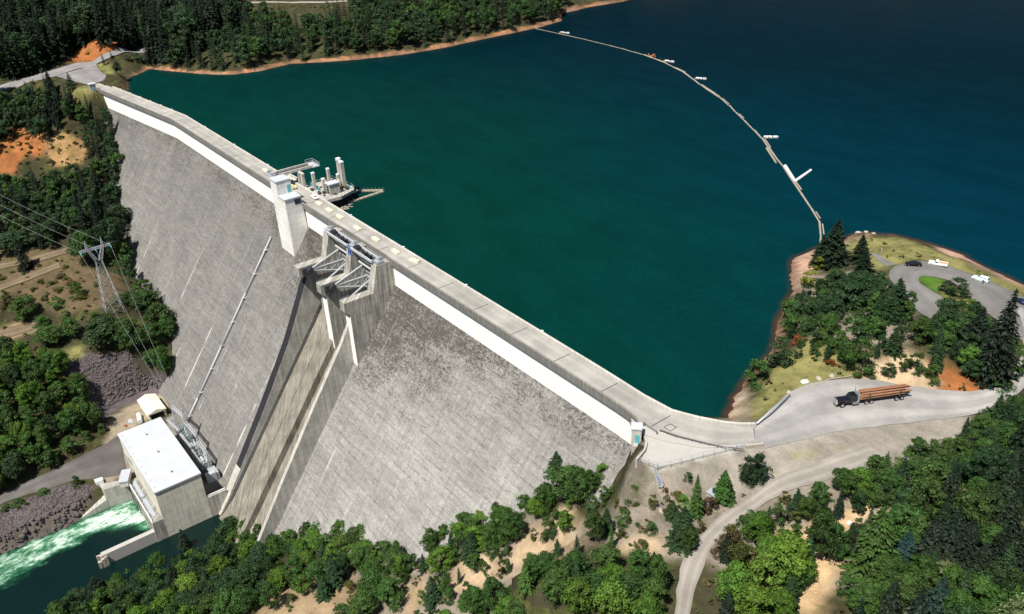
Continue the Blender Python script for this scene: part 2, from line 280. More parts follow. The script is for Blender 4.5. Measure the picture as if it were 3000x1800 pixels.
# ------------------------------------------------------------------ survey data: land, roads, cover, trees
CTRL = [[-616.3,-63.2,-1.0],[-624.9,-42.6,-1.0],[-630.0,-16.4,-0.3],[-636.1,-1.8,0.0],[-645.3,22.6,1.0],[-644.1,42.1,2.0],[-657.5,-4.8,8.0],[-650.5,9.4,8.0],[-639.6,3.3,16.0],[-588.2,-35.7,-7.0],[-599.3,-54.9,-9.0],[-599.4,-69.3,-11.0],[-570.4,-24.8,-12.0],[-549.0,-28.8,-24.0],[-578.8,-75.7,-20.0],[-560.3,-57.1,-20.0],[-554.4,-84.3,-34.0],[-531.7,-60.8,-34.0],[-515.2,-45.5,-36.0],[-521.1,-93.9,-46.0],[-499.5,-67.5,-47.0],[-473.0,-54.4,-52.0],[-471.5,-106.4,-58.0],[-464.7,-88.3,-57.0],[-463.7,-72.1,-55.0],[-428.1,-72.6,-60.0],[-407.3,-75.4,-64.0],[-446.4,-93.6,-62.0],[-448.5,-112.7,-65.0],[-432.5,-116.5,-68.0],[-414.3,-93.5,-69.0],[-391.4,-63.3,-73.0],[-387.9,-92.3,-74.0],[-373.2,-73.7,-77.0],[-355.7,-67.1,-80.0],[-369.8,-94.5,-91.5],[-362.3,-78.7,-91.5],[-398.9,-107.3,-74.0],[-407.7,-122.1,-72.0],[-379.4,-130.2,-82.0],[-366.6,-109.1,-85.0],[-342.2,-139.6,-91.0],[-345.5,-107.6,-91.0],[-336.9,-140.9,-92.0],[-338.9,-122.3,-92.0],[-342.4,-102.0,-92.0],[-358.0,-89.1,-92.0],[-317.7,-107.1,-92.0],[-331.5,-141.9,-92.0],[-331.9,-123.8,-92.0],[-100.8,7.6,0.0],[-85.8,29.8,0.0],[-74.6,55.6,0.0],[-74.3,76.8,0.5],[-123.1,108.5,1.0],[-103.8,109.5,1.0],[-83.8,99.1,1.0],[-101.5,89.7,1.0],[-136.1,118.1,0.5],[-115.0,16.3,-6.0],[-119.6,25.0,-6.0],[-126.8,47.9,-6.0],[-140.5,68.3,-6.0],[-156.2,92.8,-6.0],[-159.8,110.1,-6.0],[-157.2,125.3,-6.0],[-153.4,137.1,-6.0],[-135.4,143.8,-6.0],[-111.5,139.5,-6.0],[-100.5,136.7,-6.0],[-114.6,53.6,4.0],[-100.6,51.1,5.0],[-91.3,55.1,4.0],[-104.2,39.2,2.0],[-110.3,27.6,-1.0],[-85.0,54.9,1.0],[-85.3,59.6,5.0],[-77.4,69.9,2.0],[-107.6,-10.3,-1.0],[-113.6,-16.4,-1.5],[-103.3,-8.0,-2.0],[-109.2,-15.1,-8.0],[-83.7,10.9,-1.0],[-92.9,-5.7,-5.0],[-94.0,-17.6,-11.0],[-91.5,-26.4,-17.0],[-87.2,-32.1,-20.0],[-126.9,-18.3,-26.0],[-124.9,-27.2,-29.0],[-113.0,-24.4,-22.0],[-138.3,-37.1,-40.0],[-152.9,-47.9,-52.0],[-164.6,-54.9,-60.0],[-156.5,-60.0,-60.0],[-196.1,-67.0,-74.0],[-202.2,-78.9,-78.0],[-211.7,-89.6,-84.0],[-124.1,-41.8,-45.0],[-102.7,-34.0,-32.0],[-81.3,-18.6,-14.0],[-72.4,-16.5,-13.0],[-78.2,-10.3,-5.0],[-71.0,4.7,-2.0],[-69.8,-7.0,-9.0],[-36.2,1.7,0.0],[-53.5,7.7,2.0],[-49.3,26.1,5.0],[-67.9,34.2,0.0],[-59.5,47.6,4.0],[-51.2,-8.1,-6.0],[-272.8,-76.6,-101.0],[-255.4,-97.9,-101.0],[-257.2,-114.8,-101.0],[-267.4,-136.8,-101.0],[-800.0,-23.0,24.0],[-720.0,-39.0,18.0],[-780.0,17.0,20.0],[-710.0,-1.0,14.0],[-760.0,57.0,17.0],[-700.0,38.0,9.0],[-740.0,99.0,13.0],[-680.0,76.0,6.0],[-650.0,147.0,17.0],[-900.0,0.0,45.0],[-900.0,-150.0,30.0],[-800.0,200.0,40.0],[-740.0,320.0,38.0],[-700.0,450.0,40.0],[-650.0,600.0,40.0],[-900.0,600.0,90.0],[-1200.0,0.0,110.0],[-1200.0,-300.0,80.0],[-1200.0,500.0,140.0],[-900.0,-300.0,20.0],[-700.0,-150.0,-8.0],[-600.0,-160.0,-28.0],[-500.0,-160.0,-50.0],[-420.0,-200.0,-70.0],[-360.0,-200.0,-84.0],[-335.0,-180.0,-91.0],[-340.0,-260.0,-90.0],[-265.0,-260.0,-97.0],[-230.0,-140.0,-93.0],[-190.0,-140.0,-84.0],[-190.0,-220.0,-80.0],[-120.0,-110.0,-66.0],[-60.0,-80.0,-42.0],[0.0,-60.0,-22.0],[0.0,-150.0,-40.0],[30.0,10.0,3.0],[60.0,100.0,10.0],[20.0,220.0,6.0],[120.0,-60.0,5.0],[200.0,200.0,40.0],[300.0,500.0,60.0],[200.0,-300.0,-20.0],[0.0,-400.0,-60.0],[-400.0,-500.0,-60.0],[-130.0,-70.0,-56.0],[-90.0,-55.0,-40.0],[-560.0,-40.0,-14.0],[-575.0,-24.0,-3.0],[-590.0,-10.0,-0.4],[-600.0,-25.0,-0.4],[-580.0,-2.0,-1.5],[-545.0,-19.7,-11.5],[-533.0,-23.8,-19.0],[-521.0,-30.5,-30.1],[-509.0,-36.4,-40.0],[-497.0,-40.0,-46.9],[-485.0,-42.8,-52.6],[-473.0,-45.9,-58.9],[-461.0,-48.1,-63.3],[-449.0,-50.0,-66.0],[-437.0,-51.4,-67.8],[-425.0,-51.9,-68.5],[-413.0,-52.4,-69.1],[-401.0,-52.7,-69.5],[-389.0,-53.0,-69.9],[-377.0,-54.8,-72.5],[-365.0,-60.9,-80.8],[-262.0,-75.8,-101.0],[-252.0,-74.1,-98.6],[-242.0,-71.5,-95.2],[-232.0,-67.0,-89.1],[-222.0,-63.3,-84.0],[-212.0,-60.4,-80.0],[-202.0,-57.9,-76.7],[-192.0,-54.2,-71.6],[-182.0,-50.6,-66.8],[-172.0,-44.4,-58.3],[-162.0,-37.0,-48.2],[-152.0,-31.0,-40.0],[-142.0,-23.1,-29.3],[-132.0,-16.3,-20.0],[-589.9,3.3,-5.6],[-604.1,14.8,-5.6],[-613.4,25.0,-5.6],[-600.9,30.6,-5.6],[-604.9,38.7,-2.4],[-612.5,53.9,1.9],[-580.3,41.4,-5.6],[-584.8,49.3,-2.4],[-593.2,64.1,1.9],[-562.1,52.6,-5.6],[-567.5,59.8,-2.4],[-577.7,73.4,1.9],[-554.4,60.9,-5.6],[-562.5,64.8,-2.4],[-577.8,72.2,1.9],[-551.0,75.5,-5.6],[-560.0,75.7,-2.4],[-577.0,76.1,1.9],[-553.6,97.9,-5.6],[-562.4,99.8,-2.4],[-579.0,103.4,1.9],[-612.2,110.6,8.4],[-543.0,112.4,-5.6],[-550.6,117.3,-2.4],[-564.9,126.5,1.9],[-593.4,144.9,8.4],[-530.6,133.4,-5.6],[-538.6,137.5,-2.4],[-553.7,145.4,1.9],[-583.9,161.0,8.4],[-522.5,151.9,-5.6],[-530.9,155.1,-2.4],[-546.8,161.1,1.9],[-578.6,173.1,8.4],[-517.8,167.5,-5.6],[-526.6,169.2,-2.4],[-543.3,172.3,1.9],[-576.7,178.7,8.4],[-514.3,195.2,-5.6],[-523.3,195.7,-2.4],[-540.3,196.5,1.9],[-574.2,198.1,8.4],[-515.2,221.6,-5.6],[-524.2,221.6,-2.4],[-541.2,221.6,1.9],[-575.2,221.6,8.4],[-514.3,250.8,-5.6],[-523.3,250.7,-2.4],[-540.3,250.7,1.9],[-574.3,250.5,8.4],[-515.4,273.5,-5.6],[-524.3,272.4,-2.4],[-541.2,270.3,1.9],[-575.0,266.2,8.4],[-520.3,300.3,-5.6],[-528.8,297.1,-2.4],[-544.7,291.1,1.9],[-576.5,279.1,8.4],[-543.7,348.3,-5.6],[-552.5,346.5,-2.4],[-569.2,343.3,1.9],[-602.6,336.8,8.4],[-537.9,391.2,-5.6],[-546.9,392.4,-2.4],[-563.7,394.7,1.9],[-597.4,399.2,8.4]]
LAKE = [[-118.0,-4.0],[-200.0,-4.0],[-464.0,-4.0],[-550.0,-14.0],[-545.4,-8.6],[-591.6,3.7],[-601.5,7.9],[-605.8,15.3],[-615.2,25.5],[-602.7,31.1],[-582.0,42.0],[-563.8,53.2],[-556.1,61.4],[-552.6,76.1],[-555.2,98.6],[-544.6,113.1],[-532.2,134.2],[-524.0,152.7],[-519.3,168.4],[-515.8,196.2],[-516.7,222.6],[-515.8,251.9],[-516.9,274.7],[-521.9,301.6],[-542.4,320.7],[-545.3,349.7],[-539.5,392.8],[-575.0,450.0],[-640.0,700.0],[-700.0,1100.0],[-800.0,2500.0],[800.0,2500.0],[500.0,1000.0],[250.0,500.0],[110.0,260.0],[10.0,170.0],[-100.5,136.7],[-111.5,139.5],[-123.3,143.4],[-135.4,143.8],[-146.4,141.5],[-153.4,137.1],[-156.6,133.2],[-157.6,125.9],[-159.9,117.3],[-159.8,106.6],[-160.9,100.6],[-157.8,95.6],[-152.3,90.4],[-146.4,81.9],[-142.9,74.4],[-140.5,68.3],[-133.2,57.9],[-127.0,47.7],[-125.0,40.2],[-123.3,32.8],[-121.1,27.7],[-121.0,23.4],[-118.7,19.0],[-115.2,14.6],[-112.5,13.3]]
RIVER = [[-318,-300],[-314,-200],[-313.5,-148],[-313,-124],[-313.6,-110],[-316,-106],[-314,-96],[-299,-95],[-286,-95],[-286,-76],[-282,-66],[-258,-66],[-255,-80],[-254,-97],[-256,-115],[-266,-137],[-268,-200],[-268,-300]]
CONTACT = [[-575,-1],[-560,-4],[-549,-10],[-538,-14],[-527,-25],[-514,-36],[-504,-44],[-492,-49],[-467,-62],[-442,-67.5],[-417,-69],[-387,-70],[-371,-74],[-363,-83],[-357,-90],[-350,-92.3],[-328,-92.3],[-281,-92.3],[-280,-101],[-262,-101],[-245,-97],[-227,-86],[-212,-80],[-200,-76],[-189,-70],[-176,-64],[-169,-54],[-152,-40],[-143.6,-31],[-136,-23],[-124,-14],[-119,-12]]
PADS = [[[[-333,-98.7],[-281.3,-98.7],[-281.3,-60],[-352,-60],[-372,-72],[-370,-90],[-345,-100]],-92.15,0,0],[[[-121,-9],[-113,-19.5],[-107.8,-18.3],[-103.9,-8.3],[-99.5,4],[-104,10],[-118,0]],-0.45,0,0],[[[-556,-24],[-556,-10],[-575,-5],[-600,0],[-625,0],[-620,-50],[-585,-33]],-0.3,0,0]]
ROADS = {"road|pale grey highway above the dam":[[[-617.9,-65.2,-614.2,-66.4],[-617.8,-62.9,-614.1,-64.0],[-626.8,-46.4,-613.4,-48.1],[-632.4,-29.2,-616.1,-31.4],[-637.8,-12.4,-630.0,-13.6],[-631.4,2.1,-628.8,0.8],[-629.7,8.9,-626.6,8.4],[-649.6,30.4,-637.3,27.0],[-643.6,44.4,-638.3,42.5],[-639.8,56.5,-633.6,54.2]],0.12],"road|pale junction at the left end of the crest":[[[-616.4,-30.5,-630.4,-2.5],[-599.7,-27.1,-612.3,-6.1],[-582.4,-22.7,-590.6,-6.5],[-575.7,-20.7,-580.3,-12.2]],0.135],"road|asphalt access road to the powerhouse":[[[-335.3,-144.6,-330.2,-145.5],[-335.9,-141.1,-331.1,-142.0],[-338.1,-129.0,-330.5,-133.5],[-339.2,-116.6,-328.7,-125.1],[-340.6,-108.7,-327.6,-116.9],[-342.0,-100.6,-323.7,-110.6],[-345.6,-94.7,-317.8,-106.6],[-345.4,-93.1,-318.0,-97.8]],0.1],"road|gravel turnout and road at the right end":[[[-104.4,10.9,-98.1,3.1],[-106.1,17.5,-94.2,9.9],[-106.8,24.0,-92.0,16.1],[-106.6,31.7,-88.0,24.8],[-98.9,40.3,-83.6,33.2],[-87.5,49.6,-78.6,42.5],[-77.6,56.9,-72.8,50.3],[-73.7,63.1,-70.0,56.1],[-73.8,71.5,-68.9,66.1],[-77.3,84.7,-72.1,79.3],[-83.0,96.8,-77.3,94.2],[-92.3,108.9,-84.6,112.5]],0.14],"dirt_road|dirt road curving down the slope":[[[-82.2,23.0,-76.5,23.0],[-85.0,14.5,-78.5,16.3],[-87.5,6.1,-81.3,7.3],[-90.3,-0.5,-86.4,-1.4],[-90.1,-1.7,-88.0,-4.2],[-91.6,-10.6,-88.3,-10.4],[-91.5,-17.9,-87.2,-18.6],[-90.3,-24.9,-86.8,-24.1],[-88.3,-30.5,-84.3,-29.0],[-85.5,-35.4,-81.7,-33.6],[-82.5,-39.1,-80.0,-36.6],[-79.0,-43.1,-77.0,-41.1],[-77.7,-44.8,-75.7,-43.1]],0.14],"car_park|asphalt car park loop on the point":[[[-89.8,117.4,-77.1,89.8],[-94.4,122.3,-80.3,91.9],[-99.5,122.0,-85.4,94.5],[-105.6,123.3,-101.3,102.8],[-112.0,122.7,-110.2,111.2],[-119.0,122.9,-113.8,109.3],[-124.6,120.0,-118.7,108.2],[-126.4,108.9,-118.5,104.8],[-129.9,103.0,-117.1,102.1],[-121.9,96.3,-113.9,100.4],[-109.0,84.4,-107.6,98.3],[-101.1,81.5,-105.7,97.7]],0.12],"footpath|asphalt footpath across the grass":[[[-138.1,109.7,-137.2,111.3],[-133.6,107.1,-132.3,108.9],[-128.8,104.8,-127.5,107.6]],0.13],"dirt_track|upper dirt track by the pylon":[[[-478.9,-107.1,-474.7,-108.2],[-478.4,-104.6,-474.2,-105.7],[-472.7,-89.3,-468.1,-90.0],[-469.7,-79.8,-464.8,-79.9],[-468.0,-69.3,-463.3,-69.9]],0.12],"dirt_track|lower dirt track by the pylon":[[[-462.9,-111.3,-458.6,-112.5],[-462.9,-108.8,-459.0,-109.8],[-461.6,-92.6,-457.1,-93.2],[-460.4,-80.7,-455.9,-81.4]],0.12],"dirt_track|dirt track beside the talus":[[[-430.3,-119.3,-423.4,-120.9],[-430.5,-116.9,-423.6,-118.5],[-429.1,-109.4,-420.7,-110.9],[-426.1,-102.7,-421.0,-103.5]],0.12],"road|road cut high above the far shore":[[[-709.3,117.5,-705.5,115.9],[-674.2,130.3,-670.1,128.5],[-643.9,143.7,-641.0,142.2],[-627.3,162.4,-624.6,160.9],[-617.9,181.4,-615.1,179.8]],0.15]}
FLAT = [[[-617.9,-65.2],[-617.8,-62.9],[-626.8,-46.4],[-632.4,-29.2],[-637.8,-12.4],[-631.4,2.1],[-629.7,8.9],[-649.6,30.4],[-643.6,44.4],[-639.8,56.5],[-633.6,54.2],[-638.3,42.5],[-637.3,27.0],[-626.6,8.4],[-628.8,0.8],[-630.0,-13.6],[-616.1,-31.4],[-613.4,-48.1],[-614.1,-64.0],[-614.2,-66.4]],[[-616.4,-30.5],[-599.7,-27.1],[-582.4,-22.7],[-575.7,-20.7],[-580.3,-12.2],[-590.6,-6.5],[-612.3,-6.1],[-630.4,-2.5]],[[-335.3,-144.6],[-335.9,-141.1],[-338.1,-129.0],[-339.2,-116.6],[-340.6,-108.7],[-342.0,-100.6],[-345.6,-94.7],[-345.4,-93.1],[-318.0,-97.8],[-317.8,-106.6],[-323.7,-110.6],[-327.6,-116.9],[-328.7,-125.1],[-330.5,-133.5],[-331.1,-142.0],[-330.2,-145.5]],[[-104.4,10.9],[-106.1,17.5],[-106.8,24.0],[-106.6,31.7],[-98.9,40.3],[-87.5,49.6],[-77.6,56.9],[-73.7,63.1],[-73.8,71.5],[-77.3,84.7],[-83.0,96.8],[-92.3,108.9],[-84.6,112.5],[-77.3,94.2],[-72.1,79.3],[-68.9,66.1],[-70.0,56.1],[-72.8,50.3],[-78.6,42.5],[-83.6,33.2],[-88.0,24.8],[-92.0,16.1],[-94.2,9.9],[-98.1,3.1]],[[-82.2,23.0],[-85.0,14.5],[-87.5,6.1],[-90.3,-0.5],[-90.1,-1.7],[-91.6,-10.6],[-91.5,-17.9],[-90.3,-24.9],[-88.3,-30.5],[-85.5,-35.4],[-82.5,-39.1],[-79.0,-43.1],[-77.7,-44.8],[-75.7,-43.1],[-77.0,-41.1],[-80.0,-36.6],[-81.7,-33.6],[-84.3,-29.0],[-86.8,-24.1],[-87.2,-18.6],[-88.3,-10.4],[-88.0,-4.2],[-86.4,-1.4],[-81.3,7.3],[-78.5,16.3],[-76.5,23.0]],[[-89.8,117.4],[-94.4,122.3],[-99.5,122.0],[-105.6,123.3],[-112.0,122.7],[-119.0,122.9],[-124.6,120.0],[-126.4,108.9],[-129.9,103.0],[-121.9,96.3],[-109.0,84.4],[-101.1,81.5],[-105.7,97.7],[-107.6,98.3],[-113.9,100.4],[-117.1,102.1],[-118.5,104.8],[-118.7,108.2],[-113.8,109.3],[-110.2,111.2],[-101.3,102.8],[-85.4,94.5],[-80.3,91.9],[-77.1,89.8]],[[-138.1,109.7],[-133.6,107.1],[-128.8,104.8],[-127.5,107.6],[-132.3,108.9],[-137.2,111.3]],[[-478.9,-107.1],[-478.4,-104.6],[-472.7,-89.3],[-469.7,-79.8],[-468.0,-69.3],[-463.3,-69.9],[-464.8,-79.9],[-468.1,-90.0],[-474.2,-105.7],[-474.7,-108.2]],[[-462.9,-111.3],[-462.9,-108.8],[-461.6,-92.6],[-460.4,-80.7],[-455.9,-81.4],[-457.1,-93.2],[-459.0,-109.8],[-458.6,-112.5]],[[-430.3,-119.3],[-430.5,-116.9],[-429.1,-109.4],[-426.1,-102.7],[-421.0,-103.5],[-420.7,-110.9],[-423.6,-118.5],[-423.4,-120.9]],[[-709.3,117.5],[-674.2,130.3],[-643.9,143.7],[-627.3,162.4],[-617.9,181.4],[-615.1,179.8],[-624.6,160.9],[-641.0,142.2],[-670.1,128.5],[-705.5,115.9]],[[-333.0,-98.7],[-281.3,-98.7],[-281.3,-60.0],[-352.0,-60.0],[-372.0,-72.0],[-370.0,-90.0],[-345.0,-100.0]],[[-121.0,-9.0],[-113.0,-19.5],[-107.8,-18.3],[-103.9,-8.3],[-99.5,4.0],[-104.0,10.0],[-118.0,0.0]],[[-556.0,-24.0],[-556.0,-10.0],[-575.0,-5.0],[-600.0,0.0],[-625.0,0.0],[-620.0,-50.0],[-585.0,-33.0]]]
COVER = [["yard",[[-334,-98.5],[-281,-98.5],[-281,-62],[-346,-62],[-346,-72],[-334,-78]]],["soil",[[-111.6,-20.9],[-97.3,3.3],[-85.2,13.0],[-73.3,49.4],[-63.6,42.9],[-51.3,-7.7],[-153.1,-75.4],[-215.1,-94.2],[-183.6,-43.7],[-143.0,-26.0]]],["tan",[[-212.2,-94.9],[-214.6,-88.0],[-219.9,-73.3],[-205.8,-64.5],[-186.2,-60.7],[-180.6,-64.7],[-172.5,-71.1]]],["pale",[[-158.2,-43.1],[-145.7,-38.0],[-138.2,-40.4],[-140.7,-45.5],[-151.5,-49.8],[-155.9,-49.2]]],["tan",[[-168.8,-58.2],[-166.5,-49.7],[-158.8,-52.6],[-158.6,-56.7],[-155.8,-60.2],[-159.0,-61.2]]],["soil",[[-167.9,-41.7],[-170.4,-38.0],[-163.7,-36.8],[-160.5,-39.0]]],["pale",[[-158.3,-42.4],[-147.0,-38.1],[-141.8,-40.2],[-142.5,-43.9],[-148.4,-49.2]]],["pale",[[-140.8,-37.1],[-142.6,-31.8],[-139.6,-29.0],[-131.4,-30.5],[-105.5,-51.6],[-134.9,-35.7],[-135.7,-39.7],[-137.8,-40.9]]],["pale",[[-136.2,-26.5],[-131.1,-23.2],[-128.5,-22.7],[-128.8,-26.7],[-105.7,-45.1],[-104.9,-50.3]]],["pale",[[-100.3,-37.4],[-95.7,-30.1],[-92.5,-31.8],[-93.5,-36.0],[-97.1,-40.4]]],["sand",[[-82.0,-12.7],[-77.7,-6.3],[-77.5,-2.6],[-77.4,-0.0],[-73.9,0.4],[-72.3,3.2],[-71.8,6.5],[-71.1,10.1],[-69.3,6.9],[-69.0,-0.3],[-68.6,-4.8],[-65.6,-7.7],[-64.5,-8.3],[-63.6,-16.3],[-61.5,-21.2],[-64.3,-28.0],[-69.7,-23.6],[-70.8,-16.5],[-72.8,-12.4],[-75.7,-10.0],[-78.5,-13.3]]],["orange",[[-94.1,-2.8],[-92.0,-0.5],[-90.1,0.7],[-89.9,-2.6],[-92.9,-4.4]]],["orange",[[-90.4,58.8],[-85.7,61.3],[-81.8,60.7],[-78.9,63.2],[-75.7,62.2],[-72.5,60.8],[-82.6,52.0],[-83.7,55.0]]],["pale",[[-98.8,48.8],[-95.2,60.7],[-89.8,58.6],[-83.7,54.4],[-85.7,49.8],[-92.3,42.7],[-96.0,40.8]]],["drygrass",[[-154.8,118.4],[-151.0,129.6],[-144.3,138.9],[-129.5,134.3],[-96.6,133.4],[-89.8,117.4],[-105.4,124.1],[-120.0,121.7],[-124.6,120.0],[-129.2,102.8],[-135.2,99.2]]],["shore",[[-165.2,104.5],[-157.9,108.4],[-146.0,91.6],[-143.9,83.9],[-141.4,76.7],[-151.3,88.3]]],["shore",[[-154.8,118.4],[-152.2,130.5],[-191.2,227.7],[-131.0,137.2],[-97.3,134.8],[-129.2,222.8],[-175.6,229.4],[-192.7,230.2],[-153.8,132.9]]],["drygrass",[[-106.9,10.8],[-118.5,36.2],[-120.8,48.0],[-115.8,50.4],[-102.9,44.6],[-96.8,42.5],[-101.4,35.9],[-105.7,28.9],[-104.5,13.8]]],["beach",[[-109.5,6.7],[-119.9,20.3],[-118.9,27.1],[-112.7,20.1],[-106.6,10.4]]],["grass",[[-118.2,103.4],[-118.8,109.0],[-113.4,109.5],[-109.9,103.2],[-107.9,98.0],[-114.3,101.2]]],["drygrass",[[-111.6,104.4],[-102.5,104.3],[-96.9,99.3],[-105.2,96.8]]],["soil",[[-148.2,89.7],[-128.0,98.4],[-109.0,84.4],[-96.1,62.2],[-103.1,51.5],[-118.3,49.8]]],["orange",[[-651.1,-19.3],[-654.4,-7.6],[-679.7,-0.0],[-696.5,12.5],[-675.3,8.3],[-678.2,14.3],[-663.6,23.8],[-631.8,13.3],[-631.8,3.4],[-631.8,0.7],[-636.7,-11.5],[-639.4,-16.6]]],["drygrass",[[-628.8,-4.9],[-629.2,1.0],[-626.4,3.6],[-615.4,5.9],[-589.9,-2.5],[-595.3,-5.2],[-608.0,-5.5]]],["drygrass",[[-575.0,-33.9],[-576.7,-24.8],[-575.2,-21.2],[-556.6,-24.8],[-561.4,-28.3],[-573.5,-33.8]]],["orange",[[-574.1,-77.4],[-579.9,-66.4],[-572.9,-58.1],[-562.7,-54.5],[-553.8,-55.7],[-548.4,-61.1],[-555.7,-69.5],[-550.3,-75.4],[-548.5,-80.0],[-554.4,-84.9]]],["tanorange",[[-562.9,-55.3],[-556.9,-48.0],[-552.0,-44.2],[-546.1,-34.3],[-534.2,-37.6],[-529.6,-45.5],[-536.9,-59.1],[-547.6,-58.5]]],["shoulder",[[-103.1,-9.7],[-100.1,6.8],[-92.0,22.4],[-82.4,41.7],[-74.7,53.8],[-67.3,41.4],[-74.1,21.4],[-83.4,3.3],[-91.5,-7.5],[-99.2,-12.3],[-108.7,-20.0]]],["drygrass",[[-91.2,9.7],[-87.1,17.1],[-86.4,16.4],[-90.3,9.2]]],["scrub",[[-476.0,-106.5],[-469.2,-80.7],[-468.4,-69.1],[-450.2,-69.9],[-441.9,-66.5],[-446.6,-56.5],[-420.0,-62.8],[-408.4,-75.7],[-421.2,-92.5],[-437.1,-96.5],[-453.8,-104.9],[-456.4,-111.8]]],["scrub",[[-493.9,-101.8],[-471.7,-80.6],[-468.7,-80.1],[-475.0,-106.8]]],["scrub",[[-487.2,-71.7],[-496.9,-64.7],[-489.7,-59.8],[-473.5,-64.5],[-469.1,-70.3]]],["tan",[[-431.8,-117.8],[-426.1,-102.7],[-418.8,-103.6],[-419.6,-120.5]]],["talus",[[-388.9,-100.1],[-388.3,-89.6],[-382.5,-78.4],[-376.3,-72.7],[-368.1,-64.9],[-361.9,-64.3],[-367.7,-78.5],[-372.0,-94.5],[-369.6,-98.7],[-380.0,-98.6]]],["talus",[[-381.7,-94.8],[-364.3,-63.0],[-363.3,-64.3],[-365.3,-79.7],[-363.3,-96.2],[-375.0,-97.0]]],["drygrass",[[-395.8,-97.3],[-395.2,-93.0],[-390.3,-89.7],[-388.3,-91.2],[-391.3,-97.4]]],["riprap",[[-328.3,-144.9],[-328.6,-142.6],[-327.5,-125.4],[-326.4,-117.9],[-317.0,-109.4],[-312.2,-119.4],[-312.5,-129.1],[-312.0,-148.2],[-312.0,-150.4]]],["work",[[-358.9,-96.1],[-365.3,-79.7],[-363.3,-64.3],[-352.8,-67.2],[-347.6,-83.0],[-344.7,-93.4],[-338.3,-101.0],[-351.2,-94.2]]],["work",[[-328.3,-104.3],[-328.2,-95.5],[-315.4,-96.8],[-316.6,-108.9]]],["concrete",[[-112.5,-19.7],[-114.7,-14.6],[-129.1,-1.0],[-117.3,-7.9],[-110.2,-5.1],[-99.5,1.5],[-98.8,5.9],[-98.6,4.9],[-103.5,-9.0],[-107.8,-18.8]]]]
REGIONS = ["clearing", "far shore wood", "foot of dam", "junction", "left slope", "lower slope", "point", "pylon", "right wood", "river bank", "road bank", "slope", "upper wood", "valley"]
